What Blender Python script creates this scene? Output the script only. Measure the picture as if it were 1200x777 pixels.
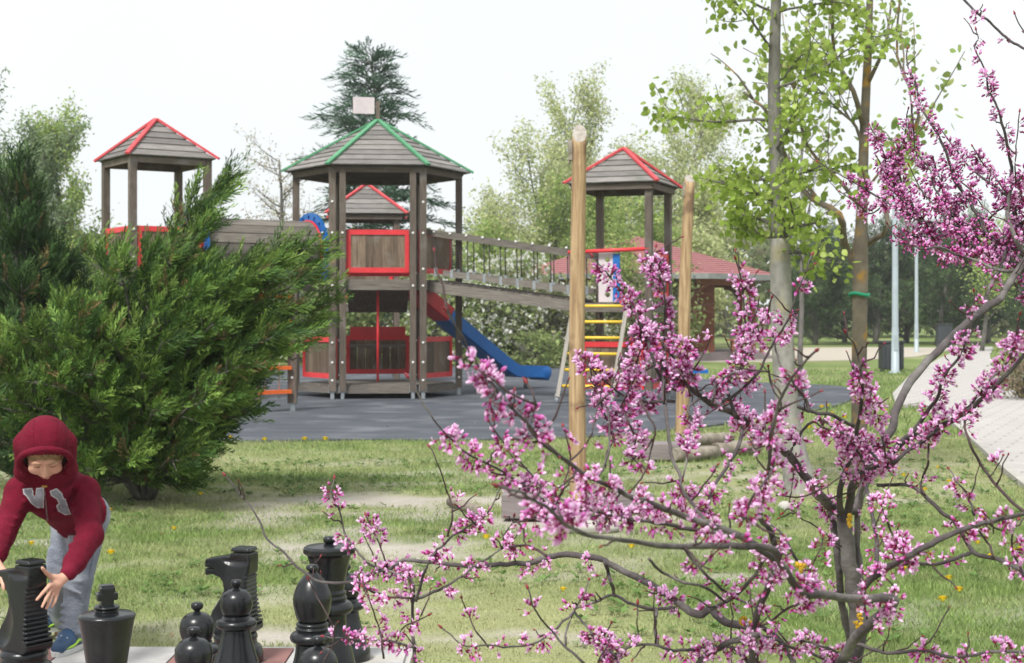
import bpy, bmesh, math, random
import numpy as np
from mathutils import Vector, Matrix
from mathutils.bvhtree import BVHTree

for o in list(bpy.data.objects):
    bpy.data.objects.remove(o)
scene = bpy.context.scene
COL = scene.collection

# ------------------------------------------------------------------ camera
CAM_H = 1.4
FPX = 1800.0            # focal length in pixels of the 1200 px wide photograph
HZ = 370.0              # pixel row of the horizon
cam_data = bpy.data.cameras.new("camera")
cam_data.sensor_width = 36.0
cam_data.lens = 54.0
cam_data.shift_y = -(388.5 - HZ) / 1200.0
cam_data.clip_start = 0.1
cam_data.clip_end = 3000
cam_data.dof.use_dof = True
cam_data.dof.focus_distance = 3.1
cam_data.dof.aperture_fstop = 16.0
cam = bpy.data.objects.new("camera", cam_data)
cam.location = (0, 0, CAM_H)
cam.rotation_euler = (math.radians(90), 0, 0)
COL.objects.link(cam)
scene.camera = cam

# ------------------------------------------------------------------ light
SUN_EL, SUN_AZ = 52.0, 205.0       # degrees; azimuth from +Y clockwise (behind the camera, to its left)
world = bpy.data.worlds.new("World")
scene.world = world
world.use_nodes = True
wn = world.node_tree
wn.nodes.clear()
w_out = wn.nodes.new("ShaderNodeOutputWorld")
w_bg = wn.nodes.new("ShaderNodeBackground")
w_sky = wn.nodes.new("ShaderNodeTexSky")
w_sky.sky_type = 'NISHITA'
w_sky.sun_disc = False
w_sky.sun_elevation = math.radians(SUN_EL)
w_sky.sun_rotation = math.radians(SUN_AZ)
w_sky.air_density = 1.0
w_sky.dust_density = 3.0
w_mix = wn.nodes.new("ShaderNodeMix")
w_mix.data_type = 'RGBA'
w_mix.inputs[0].default_value = 0.95
# the closed bright cloud layer, faintly mottled
w_tc = wn.nodes.new("ShaderNodeTexCoord")
w_nz = wn.nodes.new("ShaderNodeTexNoise")
w_nz.inputs["Scale"].default_value = 2.2
w_nz.inputs["Detail"].default_value = 4
w_rp = wn.nodes.new("ShaderNodeValToRGB")
w_rp.color_ramp.elements[0].position = .3
w_rp.color_ramp.elements[0].color = (5.0, 5.2, 5.3, 1)
w_rp.color_ramp.elements[1].position = .7
w_rp.color_ramp.elements[1].color = (5.45, 5.58, 5.62, 1)
wn.links.new(w_tc.outputs["Generated"], w_nz.inputs["Vector"])
wn.links.new(w_nz.outputs["Fac"], w_rp.inputs[0])
wn.links.new(w_rp.outputs[0], w_mix.inputs[7])
wn.links.new(w_sky.outputs[0], w_mix.inputs[6])
wn.links.new(w_mix.outputs[2], w_bg.inputs[0])
w_bg.inputs[1].default_value = 0.1
wn.links.new(w_bg.outputs[0], w_out.inputs[0])

sun_data = bpy.data.lights.new("sun", 'SUN')
sun_data.energy = 2.3
sun_data.angle = math.radians(14)
sun_data.color = (1.0, 0.97, 0.93)
sun = bpy.data.objects.new("sun", sun_data)
_az = math.radians(SUN_AZ)
_el = math.radians(SUN_EL)
_d = Vector((math.sin(_az) * math.cos(_el), math.cos(_az) * math.cos(_el), math.sin(_el)))
sun.rotation_euler = (-_d).to_track_quat('-Z', 'Y').to_euler()
sun.location = (0, 0, 30)
COL.objects.link(sun)

scene.view_settings.view_transform = 'Standard'
scene.view_settings.look = 'None'
scene.view_settings.exposure = 1.0
scene.view_settings.gamma = 1.0
scene.render.engine = 'CYCLES'
scene.cycles.use_denoising = True
scene.cycles.max_bounces = 6
scene.cycles.transparent_max_bounces = 8
scene.cycles.diffuse_bounces = 3
scene.cycles.glossy_bounces = 2


# ------------------------------------------------------------------ helpers
def P(px, py, Y):
    """World point seen at a pixel of the photograph, Y metres away."""
    return Vector(((px - 600.0) / FPX * Y, Y, CAM_H - (py - HZ) / FPX * Y))


def G(px, py):
    """Ground point seen at a pixel."""
    Y = FPX * CAM_H / (py - HZ)
    return Vector(((px - 600.0) / FPX * Y, Y, 0.0))


def lin(r, g, b):
    f = lambda c: (c / 255 / 12.92) if c / 255 <= 0.04045 else ((c / 255 + 0.055) / 1.055) ** 2.4
    return (f(r), f(g), f(b))


def link(o, parent=None):
    COL.objects.link(o)
    if parent is not None:
        o.parent = parent
    return o


def tag(o, label=None, cat=None, group=None, kind=None):
    if label: o['label'] = label
    if cat: o['category'] = cat
    if group: o['group'] = group
    if kind: o['kind'] = kind
    return o


def thing(name, label, cat, loc=(0, 0, 0), rz=0.0, group=None):
    o = bpy.data.objects.new(name, None)
    o.empty_display_size = 0.1
    o.location = loc
    o.rotation_euler = (0, 0, rz)
    COL.objects.link(o)
    return tag(o, label, cat, group)


class MB:
    """Small mesh builder with UVs (u along the length of a piece, in metres)."""
    def __init__(s):
        s.v = []; s.f = []; s.uv = []; s.mi = []; s.sm = []

    def face(s, idx, uv=None, mi=0, smooth=False):
        s.f.append(tuple(idx))
        s.uv.extend(uv if uv else [(0, 0)] * len(idx))
        s.mi.append(mi); s.sm.append(smooth)

    def beam(s, p0, p1, w, h, up=(0, 0, 1), mi=0, ext=0.0, jit=None):
        p0 = Vector(p0); p1 = Vector(p1)
        d = p1 - p0
        L = d.length
        d = d / L
        p0 = p0 - d * ext; p1 = p1 + d * ext
        up = Vector(up)
        side = d.cross(up)
        if side.length < 1e-4:
            up = Vector((0, 1, 0)); side = d.cross(up)
        side.normalize()
        up = side.cross(d).normalized()
        b = len(s.v)
        for p in (p0, p1):
            for a, c in ((-1, -1), (1, -1), (1, 1), (-1, 1)):
                s.v.append(p + side * (a * w / 2) + up * (c * h / 2))
        o = random.random() * 7
        q = ((0, 1, 5, 4, w), (1, 2, 6, 5, h), (2, 3, 7, 6, w), (3, 0, 4, 7, h))
        k = 0.0
        for a, c, e, g, ww in q:
            s.face((b + a, b + g, b + e, b + c),
                   [(o, o + k), (o + L, o + k), (o + L, o + k + ww), (o, o + k + ww)], mi)
            k += ww
        s.face((b, b + 1, b + 2, b + 3), [(o, o), (o + .05, o), (o + .05, o + h), (o, o + h)], mi)
        s.face((b + 7, b + 6, b + 5, b + 4), [(o, o), (o + .05, o), (o + .05, o + h), (o, o + h)], mi)
        return s

    def box(s, c, size, mi=0):
        c = Vector(c)
        ax = max(range(3), key=lambda i: size[i])
        d = Vector([size[i] / 2 if i == ax else 0 for i in range(3)])
        if ax == 2:
            return s.beam(c - d, c + d, size[0], size[1], (0, 1, 0), mi)
        if ax == 0:
            return s.beam(c - d, c + d, size[1], size[2], (0, 0, 1), mi)
        return s.beam(c - d, c + d, size[0], size[2], (0, 0, 1), mi)

    def tube(s, pts, rad, n=8, mi=0, cap=True, smooth=True):
        pts = [Vector(p) for p in pts]
        if not hasattr(rad, '__len__'): rad = [rad] * len(pts)
        ref = Vector((0.31, 0.17, 0.93)).normalized()
        b = len(s.v)
        L = 0.0
        ls = []
        prev = None
        for i, p in enumerate(pts):
            t = (pts[min(i + 1, len(pts) - 1)] - pts[max(i - 1, 0)]).normalized()
            if prev is None:
                if abs(t.dot(ref)) > .95: ref = Vector((1, 0, 0))
                a = t.cross(ref).normalized()
            else:
                a = (prev - t * prev.dot(t)).normalized()
            prev = a
            c = t.cross(a)
            for k in range(n):
                an = 2 * math.pi * k / n
                s.v.append(p + (a * math.cos(an) + c * math.sin(an)) * rad[i])
            if i: L += (p - pts[i - 1]).length
            ls.append(L)
        for i in range(len(pts) - 1):
            for k in range(n):
                k2 = (k + 1) % n
                r = max(rad[i], 1e-4) * 6.28 / n
                s.face((b + i * n + k, b + i * n + k2, b + (i + 1) * n + k2, b + (i + 1) * n + k),
                       [(ls[i], k * r), (ls[i], (k + 1) * r), (ls[i + 1], (k + 1) * r), (ls[i + 1], k * r)], mi, smooth)
        if cap:
            s.face([b + k for k in range(n)][::-1], None, mi)
            s.face([b + (len(pts) - 1) * n + k for k in range(n)], None, mi)
        return s

    def lathe(s, prof, n=32, c=(0, 0, 0), mi=0, flute=None, smooth=True):
        """prof: (r, z) from bottom to top; r = 0 closes."""
        c = Vector(c)
        b = len(s.v)
        m = len(prof)
        for r, z in prof:
            for k in range(n):
                an = 2 * math.pi * k / n
                s.v.append(c + Vector((r * math.cos(an), r * math.sin(an), z)))
        for i in range(m - 1):
            for k in range(n):
                k2 = (k + 1) % n
                s.face((b + i * n + k, b + i * n + k2, b + (i + 1) * n + k2, b + (i + 1) * n + k), None, mi, smooth)
        s.face([b + k for k in range(n)][::-1], None, mi)
        s.face([b + (m - 1) * n + k for k in range(n)], None, mi)
        return s

    def build(s, name, mats, parent=None, origin=None, merge=False):
        me = bpy.data.meshes.new(name)
        v = s.v if origin is None else [p - Vector(origin) for p in s.v]
        me.from_pydata([tuple(p) for p in v], [], s.f)
        uvl = me.uv_layers.new(name="UVMap")
        uvl.data.foreach_set("uv", np.array(s.uv, dtype=np.float32).ravel())
        if not isinstance(mats, (list, tuple)): mats = [mats]
        for m in mats: me.materials.append(m)
        if len(mats) > 1: me.polygons.foreach_set("material_index", s.mi)
        me.polygons.foreach_set("use_smooth", s.sm)
        me.update()
        return link(bpy.data.objects.new(name, me), parent)


def np_mesh(name, V, F, mat, parent=None, col=None, smooth=False):
    """Mesh object from numpy arrays; F is (N,3) or (N,4); col is (nverts,3)."""
    V = np.asarray(V, dtype=np.float32); F = np.asarray(F, dtype=np.int32)
    me = bpy.data.meshes.new(name)
    k = F.shape[1]
    me.vertices.add(len(V)); me.vertices.foreach_set("co", V.ravel())
    me.loops.add(F.size); me.loops.foreach_set("vertex_index", F.ravel())
    me.polygons.add(len(F))
    me.polygons.foreach_set("loop_start", np.arange(0, F.size, k, dtype=np.int32))
    me.polygons.foreach_set("loop_total", np.full(len(F), k, dtype=np.int32))
    me.polygons.foreach_set("use_smooth", np.full(len(F), smooth, dtype=bool))
    if col is not None:
        a = me.attributes.new("col", 'FLOAT_COLOR', 'POINT')
        c = np.ones((len(V), 4), dtype=np.float32); c[:, :3] = col
        a.data.foreach_set("color", c.ravel())
    me.materials.append(mat)
    me.update(calc_edges=True)
    me.validate()
    return link(bpy.data.objects.new(name, me), parent)


def unit(v):
    return v / np.maximum(np.linalg.norm(v, axis=-1, keepdims=True), 1e-9)


def frames(direction, normal):
    """(N,3,3) matrices whose columns are side, direction, normal."""
    d = unit(direction)
    n = normal - d * (normal * d).sum(-1, keepdims=True)
    n = unit(n)
    s = np.cross(d, n)
    return np.stack([s, d, n], axis=-1)


def scatter(tv, tf, pos, R, sc, tcol=None, cmul=None):
    """Copies of a template mesh: tv (k,3), tf (m,3)."""
    N, k = len(pos), len(tv)
    sc = np.asarray(sc)
    if sc.ndim == 1: sc = sc[:, None]
    V = np.einsum('nij,nkj->nki', R, tv[None] * sc[:, None, :]) + pos[:, None, :]
    F = tf[None] + (np.arange(N) * k)[:, None, None]
    C = None
    if tcol is not None or cmul is not None:
        C = np.ones((N, k, 3))
        if tcol is not None: C = C * tcol[None]
        if cmul is not None: C = C * cmul[:, None, :]
        C = C.reshape(-1, 3)
    return V.reshape(-1, 3), F.reshape(-1, tf.shape[1]), C


def join_np(parts):
    V = []; F = []; C = []; o = 0
    for v, f, c in parts:
        V.append(v); F.append(f + o); o += len(v)
        C.append(c if c is not None else np.ones((len(v), 3)))
    return np.concatenate(V), np.concatenate(F), np.concatenate(C)


def tubes_np(polys, n=6):
    """Many tubes as one quad mesh: polys = [(pts (m,3), radii (m,))]."""
    V = []; F = []; o = 0
    an = np.arange(n) * 2 * np.pi / n
    for pts, rad in polys:
        pts = np.asarray(pts, float); rad = np.asarray(rad, float)
        if rad[0] > .0008:                     # rounded ends
            pts = np.vstack([pts[0] - (pts[1] - pts[0]) * 1e-3, pts]); rad = np.r_[rad[0] * .02, rad]
        if rad[-1] > .0012:
            pts = np.vstack([pts, pts[-1] + unit(pts[-1] - pts[-2]) * rad[-1] * .5]); rad = np.r_[rad, rad[-1] * .1]
        m = len(pts)
        t = np.gradient(pts, axis=0); t = unit(t)
        ref = np.array([0.31, 0.17, 0.93])
        a = np.cross(t, ref); bad = np.linalg.norm(a, axis=1) < .2
        a[bad] = np.cross(t[bad], np.array([1.0, 0, 0])); a = unit(a)
        c = np.cross(t, a)
        ring = pts[:, None] + (a[:, None] * np.cos(an)[None, :, None] + c[:, None] * np.sin(an)[None, :, None]) * rad[:, None, None]
        V.append(ring.reshape(-1, 3))
        i = np.arange(m - 1)[:, None] * n; k = np.arange(n)[None]; k2 = (k + 1) % n
        F.append(np.stack([i + k, i + k2, i + n + k2, i + n + k], -1).reshape(-1, 4) + o)
        o += m * n
    return np.concatenate(V), np.concatenate(F)


def smooth_path(pts, per=4):
    """Catmull-Rom through points of any dimension."""
    p = np.asarray(pts, float)
    q = np.vstack([2 * p[0] - p[1], p, 2 * p[-1] - p[-2]])
    out = []
    for i in range(1, len(q) - 2):
        for t in np.linspace(0, 1, per, endpoint=False):
            a, b, c, d = q[i - 1], q[i], q[i + 1], q[i + 2]
            out.append(.5 * (2 * b + (c - a) * t + (2 * a - 5 * b + 4 * c - d) * t * t + (3 * b - a - 3 * c + d) * t ** 3))
    out.append(p[-1])
    return np.array(out)


def vnoise(x, y, seed=0):
    x = np.asarray(x, float); y = np.asarray(y, float)
    xi = np.floor(x).astype(np.int64); yi = np.floor(y).astype(np.int64)
    xf = x - xi; yf = y - yi
    def h(a, b):
        n = (a * 374761393 + b * 668265263 + seed * 1442695041) & 0xffffffff
        n = ((n ^ (n >> 13)) * 1274126177) & 0xffffffff
        return ((n ^ (n >> 16)) & 0xffff) / 65535.0
    u = xf * xf * (3 - 2 * xf); v = yf * yf * (3 - 2 * yf)
    return (h(xi, yi) * (1 - u) + h(xi + 1, yi) * u) * (1 - v) + (h(xi, yi + 1) * (1 - u) + h(xi + 1, yi + 1) * u) * v


def fbm(x, y, seed=0, o=4):
    s = 0; a = .5; t = 0
    for i in range(o):
        s = s + a * vnoise(x * 2 ** i, y * 2 ** i, seed + i * 17); t += a; a *= .5
    return s / t


# ------------------------------------------------------------------ materials
def mat(name, c1, c2=None, scale=6.0, stretch=(1, 1, 1), coord='Object', rough=.7, bump=0.0, bscale=None,
        rand=0.0, spec=.4, detail=5.0, attr=False, metal=0.0, lo=.35, hi=.65, coat=0.0, c3=None, s3=1.2, t3=(.55, .7)):
    m = bpy.data.materials.new(name)
    m.use_nodes = True
    nt = m.node_tree
    N = nt.nodes; L = nt.links
    bs = N["Principled BSDF"]
    bs.inputs["Roughness"].default_value = rough
    bs.inputs["Specular IOR Level"].default_value = spec
    bs.inputs["Metallic"].default_value = metal
    if coat: bs.inputs["Coat Weight"].default_value = coat
    tc = N.new("ShaderNodeTexCoord")
    mp = N.new("ShaderNodeMapping")
    mp.inputs["Scale"].default_value = stretch
    L.new(tc.outputs[coord], mp.inputs[0])
    out = None
    oi = None
    if rand:
        oi = N.new("ShaderNodeObjectInfo")
        ad = N.new("ShaderNodeVectorMath"); ad.operation = 'ADD'
        ml = N.new("ShaderNodeMath"); ml.operation = 'MULTIPLY'; ml.inputs[1].default_value = 37.0
        L.new(oi.outputs["Random"], ml.inputs[0])
        L.new(mp.outputs[0], ad.inputs[0]); L.new(ml.outputs[0], ad.inputs[1])
        vec = ad.outputs[0]
    else:
        vec = mp.outputs[0]
    nz = N.new("ShaderNodeTexNoise")
    nz.inputs["Scale"].default_value = scale
    nz.inputs["Detail"].default_value = detail
    nz.inputs["Roughness"].default_value = .6
    L.new(vec, nz.inputs["Vector"])
    if c2 is None: c2 = tuple(c * .8 for c in c1)
    rp = N.new("ShaderNodeValToRGB")
    rp.color_ramp.elements[0].position = lo; rp.color_ramp.elements[0].color = (*c1, 1)
    rp.color_ramp.elements[1].position = hi; rp.color_ramp.elements[1].color = (*c2, 1)
    L.new(nz.outputs["Fac"], rp.inputs[0])
    out = rp.outputs[0]
    if c3 is not None:
        n3 = N.new("ShaderNodeTexNoise"); n3.inputs["Scale"].default_value = s3; n3.inputs["Detail"].default_value = 6
        L.new(tc.outputs["Object"], n3.inputs["Vector"])
        r3 = N.new("ShaderNodeMapRange"); r3.inputs[1].default_value = t3[0]; r3.inputs[2].default_value = t3[1]
        L.new(n3.outputs["Fac"], r3.inputs[0])
        mx = N.new("ShaderNodeMix"); mx.data_type = 'RGBA'
        L.new(r3.outputs[0], mx.inputs[0]); L.new(out, mx.inputs[6]); mx.inputs[7].default_value = (*c3, 1)
        out = mx.outputs[2]
    if attr:
        at = N.new("ShaderNodeAttribute"); at.attribute_name = "col"
        mx = N.new("ShaderNodeMix"); mx.data_type = 'RGBA'; mx.blend_type = 'MULTIPLY'; mx.inputs[0].default_value = 1
        L.new(out, mx.inputs[6]); L.new(at.outputs["Color"], mx.inputs[7])
        out = mx.outputs[2]
    if rand:
        hs = N.new("ShaderNodeHueSaturation")
        mr = N.new("ShaderNodeMapRange"); mr.inputs[3].default_value = 1 - rand; mr.inputs[4].default_value = 1 + rand
        L.new(oi.outputs["Random"], mr.inputs[0]); L.new(mr.outputs[0], hs.inputs["Value"])
        L.new(out, hs.inputs["Color"]); out = hs.outputs[0]
    L.new(out, bs.inputs["Base Color"])
    if bump:
        bp = N.new("ShaderNodeBump"); bp.inputs["Strength"].default_value = bump; bp.inputs["Distance"].default_value = .02
        if bscale:
            nb = N.new("ShaderNodeTexNoise"); nb.inputs["Scale"].default_value = bscale; nb.inputs["Detail"].default_value = 6
            L.new(vec, nb.inputs["Vector"]); L.new(nb.outputs["Fac"], bp.inputs["Height"])
        else:
            L.new(nz.outputs["Fac"], bp.inputs["Height"])
        L.new(bp.outputs[0], bs.inputs["Normal"])
    return m


def leaf_mat(name, trans=.4, rough=.6, gain=1.0):
    """Thin leaves: colour from the 'col' attribute, light passes through."""
    m = bpy.data.materials.new(name)
    m.use_nodes = True
    N = m.node_tree.nodes; L = m.node_tree.links
    N.clear()
    at = N.new("ShaderNodeAttribute"); at.attribute_name = "col"
    tc = N.new("ShaderNodeTexCoord")
    nz = N.new("ShaderNodeTexNoise"); nz.inputs["Scale"].default_value = 3.0
    L.new(tc.outputs["Object"], nz.inputs["Vector"])
    mr = N.new("ShaderNodeMapRange"); mr.inputs[1].default_value = .3; mr.inputs[2].default_value = .7
    mr.inputs[3].default_value = .82 * gain; mr.inputs[4].default_value = 1.15 * gain
    L.new(nz.outputs["Fac"], mr.inputs[0])
    vm = N.new("ShaderNodeVectorMath"); vm.operation = 'SCALE'
    L.new(at.outputs["Color"], vm.inputs[0]); L.new(mr.outputs[0], vm.inputs["Scale"])
    df = N.new("ShaderNodeBsdfPrincipled"); df.inputs["Roughness"].default_value = rough
    df.inputs["Specular IOR Level"].default_value = .25
    tr = N.new("ShaderNodeBsdfTranslucent")
    mx = N.new("ShaderNodeMixShader"); mx.inputs[0].default_value = trans
    out = N.new("ShaderNodeOutputMaterial")
    L.new(vm.outputs[0], df.inputs["Base Color"]); L.new(vm.outputs[0], tr.inputs["Color"])
    L.new(df.outputs[0], mx.inputs[1]); L.new(tr.outputs[0], mx.inputs[2]); L.new(mx.outputs[0], out.inputs[0])
    return m


GRAIN = dict(coord='UV', stretch=(1.2, 22, 1))
m_post = mat("weathered_post", (.155, .124, .098), (.08, .064, .052), 3, rough=.85, bump=.35, rand=.15, c3=(.17, .155, .14), s3=2.5, **GRAIN)
m_board = mat("panel_board", (.20, .145, .10), (.085, .06, .042), 3, rough=.8, bump=.3, rand=.3, c3=(.2, .17, .14), s3=3, **GRAIN)
m_roof = mat("roof_board", (.25, .235, .222), (.12, .11, .104), 3, rough=.9, bump=.4, rand=.28, c3=(.13, .13, .115), s3=2, **GRAIN)
m_deckw = mat("deck_wood", (.2, .18, .155), (.1, .088, .075), 3, rough=.9, bump=.4, rand=.18, **GRAIN)
m_red = mat("red_paint", (.68, .04, .05), (.58, .03, .038), 5, rough=.45, rand=.06, c3=(.45, .05, .05), s3=5, t3=(.6, .8))
m_ridge = mat("red_ridge_paint", (.6, .075, .085), (.5, .05, .06), 5, rough=.5, rand=.06)
m_green = mat("green_paint", (.09, .30, .15), (.06, .23, .11), 5, rough=.5, rand=.06)
m_blue = mat("blue_plastic", (.006, .125, .42), (.005, .105, .36), 2, rough=.35, rand=.03)
m_redpl = mat("red_plastic", (.55, .02, .03), (.48, .018, .025), 2, rough=.35)
m_yellow = mat("yellow_paint", (.75, .52, .05), (.68, .46, .04), 4, rough=.5)
m_orange = mat("orange_plastic", (.75, .14, .02), (.68, .12, .02), 4, rough=.5)
m_pink = mat("pale_pink_board", (.60, .53, .55), (.52, .46, .48), 4, rough=.6)
m_white = mat("white_cap", (.7, .7, .68), (.6, .6, .58), 5, rough=.5)
m_metal = mat("galvanised_metal", (.38, .41, .43), (.28, .31, .33), 8, rough=.45, metal=.6)
m_rope = mat("dark_rope", (.07, .065, .06), (.04, .038, .035), 40, rough=.9)
m_pine = mat("peeled_pine", (.47, .335, .19), (.25, .155, .08), 2.6, rough=.75, bump=.3, c3=(.17, .105, .06), s3=3.2, t3=(.56, .64),
             coord='Object', stretch=(16, 16, .9))
m_pineend = mat("pine_end_grain", (.40, .37, .33), (.26, .23, .2), 25, rough=.85, bump=.3)
m_greywood = mat("grey_timber", (.27, .235, .235), (.19, .16, .16), 3, rough=.9, bump=.4, rand=.1, **GRAIN)
m_log = mat("old_log", (.32, .28, .23), (.18, .155, .125), 4, rough=.95, bump=.6, stretch=(3, 3, 3))
m_plastic = mat("black_plastic", (.008, .0095, .011), (.011, .013, .0145), 12, rough=.27, spec=.42, bump=.03, bscale=60, c3=(.028, .029, .029), s3=7, t3=(.55, .85))
# ================================================================== the setting
rng = np.random.default_rng(7)
random.seed(11)

BARE = [(430, 605, 1.3, 1.0, .55), (560, 640, .8, .6, .4), (520, 585, 1.3, .35, 1.0), (600, 560, .9, .3, .8), (420, 640, 1.0, .22, .7), (560, 745, .55, .16, 1.0), (640, 740, .3, .12, .6),
        (230, 735, .5, .2, .8), (350, 745, .4, .12, .8), (150, 700, .3, .12, .4), (690, 610, .8, .3, .6), (500, 650, .7, .12, .55),
        (850, 560, .9, .3, .5), (780, 590, .7, .3, .5), (540, 690, .5, .12, .5), (60, 720, .5, .2, .4), (330, 700, .5, .1, .4)]
BARE = [(G(a, b), c, d, e) for a, b, c, d, e in BARE]


def bare_at(x, y):
    s = np.zeros_like(np.asarray(x, float))
    for g, sx, sy, k in BARE:
        s = s + k * np.exp(-((x - g.x) / sx) ** 2 - ((y - g.y) / sy) ** 2)
    n = fbm(x * 1.7, y * 2.4, 5)
    s = s * (.1 + 1.7 * fbm(x * 2.6, y * 3.4, 15, 3))
    fade = np.clip((17 - y) / 3, 0, 1)
    return np.clip((s * .85 + (n - .52) * 1.9 * fade), 0, 1)


def green_at(x, y):
    n = fbm(x * .5, y * .6, 21)
    right = np.clip((x - .4) / 1.2, 0, 1) * np.clip((12 - y) / 3, 0, 1)
    near_j = np.exp(-((x + 2.6) / 1.5) ** 2 - ((y - 10.0) / 1.0) ** 2)
    far = np.clip((y - 15) / 6, 0, 1)
    return np.clip((n - .36) * 1.9 + .6 * right + .6 * near_j + .5 * far, 0, 1)


def ground_colour(x, y):
    n1 = fbm(x * 3, y * 3, 31)[..., None]
    n2 = fbm(x * 14, y * 14, 41, 3)[..., None]
    dry = np.array([.295, .31, .15]) * (0.8 + .4 * n2)
    grn = np.array([.15, .21, .062]) * (0.75 + .5 * n2)
    soil = np.array([.43, .395, .345]) * (0.82 + .36 * n2)
    g = green_at(x, y)[..., None]; b = bare_at(x, y)[..., None]
    b = np.clip(b * 1.2 + (n1 - .5) * .5 * (b > .05), 0, 1)
    c = dry * (1 - g) + grn * g
    return c * (1 - b) + soil * b


def stretch_axis(lo, hi, mid0, mid1, step, growth=1.12):
    a = list(np.arange(mid0, mid1 + 1e-6, step))
    s = step
    while a[-1] < hi: s *= growth; a.append(a[-1] + s)
    s = step
    while a[0] > lo: s *= growth; a.insert(0, a[0] - s)
    return np.array(a)


gx = stretch_axis(-900, 900, -5.5, 5.5, .1)
gy = stretch_axis(-200, 1800, 5.2, 19, .1, 1.08)
XX, YY = np.meshgrid(gx, gy)
ZZ = (fbm(XX * .9, YY * .9, 3) - .5) * .05 * np.exp(-((YY - 12) / 9) ** 2)
ZZ = np.where((YY < 7.2) | (YY > 16.2), ZZ * np.clip(np.maximum((YY - 6.5) / .7, 0), 0, 1) * (YY < 40), ZZ) - .012
V = np.stack([XX, YY, ZZ], -1).reshape(-1, 3)
ny, nx = XX.shape
ii = np.arange(ny - 1)[:, None] * nx + np.arange(nx - 1)[None]
F = np.stack([ii, ii + 1, ii + nx + 1, ii + nx], -1).reshape(-1, 4)
m_ground = mat("lawn_ground", (1, 1, 1), (.8, .8, .78), 60, rough=.95, spec=.1, bump=.5, attr=True)
lawn = np_mesh("ground", V, F, m_ground, None, ground_colour(XX, YY).reshape(-1, 3), True)
tag(lawn, kind='structure')


def sheet(name, pts, z, m, thick=.03, kind='structure'):
    """Flat slab from an outline of ground points."""
    mb = MB()
    n = len(pts)
    for zz in (z - thick, z):
        for p in pts: mb.v.append(Vector((p[0], p[1], zz)))
    mb.face(list(range(n, 2 * n)))
    for i in range(n):
        j = (i + 1) % n
        mb.face((i, j, n + j, n + i))
    o = mb.build(name, m)
    if o.data.polygons[0].normal.z < 0: o.data.flip_normals()
    return tag(o, kind=kind)


# rubber safety surfacing under the playground
m_rubber = mat("rubber_surface", (.056, .063, .075), (.082, .091, .106), 1.1, stretch=(.35, 1.6, 1), rough=.85, spec=.25, bump=.25, bscale=90,
               c3=(.135, .145, .16), s3=1.3, t3=(.5, .7))
_edge = [(250, 517), (330, 517), (420, 516), (520, 516), (600, 515), (690, 512), (780, 505), (850, 497), (920, 486), (985, 475), (1000, 462), (985, 453),
         (900, 449), (820, 444), (740, 438), (690, 432), (600, 429), (530, 428), (440, 428), (330, 430), (200, 440), (120, 470)]
_ep = smooth_path([G(*e)[:2] for e in _edge + [_edge[0]]], 4)[:-1]
sheet("rubber_playground_surface", [(p[0], p[1]) for p in _ep][::-1], .012, m_rubber, .06)

# pale gravel strip in front of the hedge, and the paved path
m_gravel = mat("pale_gravel", (.45, .405, .335), (.37, .33, .275), 20, rough=.95, bump=.3)
sheet("gravel_path", [(p.x, p.y) for p in (G(620, 422), G(800, 424), G(900, 424), G(1010, 422), G(1075, 418), G(1128, 407.5), G(1010, 407), G(820, 409), G(640, 409))], .010, m_gravel)


def paver_mat():
    m = bpy.data.materials.new("concrete_pavers"); m.use_nodes = True
    N = m.node_tree.nodes; L = m.node_tree.links; bs = N["Principled BSDF"]
    tc = N.new("ShaderNodeTexCoord"); mp = N.new("ShaderNodeMapping"); mp.inputs["Rotation"].default_value = (0, 0, math.radians(24))
    L.new(tc.outputs["Object"], mp.inputs[0])
    bk = N.new("ShaderNodeTexBrick"); bk.inputs["Scale"].default_value = 1.0
    bk.inputs["Brick Width"].default_value = .4; bk.inputs["Row Height"].default_value = .22; bk.inputs["Mortar Size"].default_value = .014
    bk.inputs["Color1"].default_value = (.445, .425, .405, 1); bk.inputs["Color2"].default_value = (.405, .385, .37, 1); bk.inputs["Mortar"].default_value = (.30, .285, .27, 1)
    L.new(mp.outputs[0], bk.inputs["Vector"])
    nz = N.new("ShaderNodeTexNoise"); nz.inputs["Scale"].default_value = 2.5; nz.inputs["Detail"].default_value = 6
    L.new(tc.outputs["Object"], nz.inputs["Vector"])
    mx = N.new("ShaderNodeMix"); mx.data_type = 'RGBA'; mx.blend_type = 'MULTIPLY'; mx.inputs[0].default_value = .55
    L.new(bk.outputs["Color"], mx.inputs[6])
    rp = N.new("ShaderNodeValToRGB"); rp.color_ramp.elements[0].color = (.72, .72, .72, 1); rp.color_ramp.elements[1].color = (1.15, 1.13, 1.1, 1)
    L.new(nz.outputs["Fac"], rp.inputs[0]); L.new(rp.outputs[0], mx.inputs[7])
    L.new(mx.outputs[2], bs.inputs["Base Color"]); bs.inputs["Roughness"].default_value = .9
    bp = N.new("ShaderNodeBump"); bp.inputs["Strength"].default_value = .5; bp.inputs["Distance"].default_value = .01; bp.invert = True
    L.new(bk.outputs["Fac"], bp.inputs["Height"]); L.new(bp.outputs[0], bs.inputs["Normal"])
    return m


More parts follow.
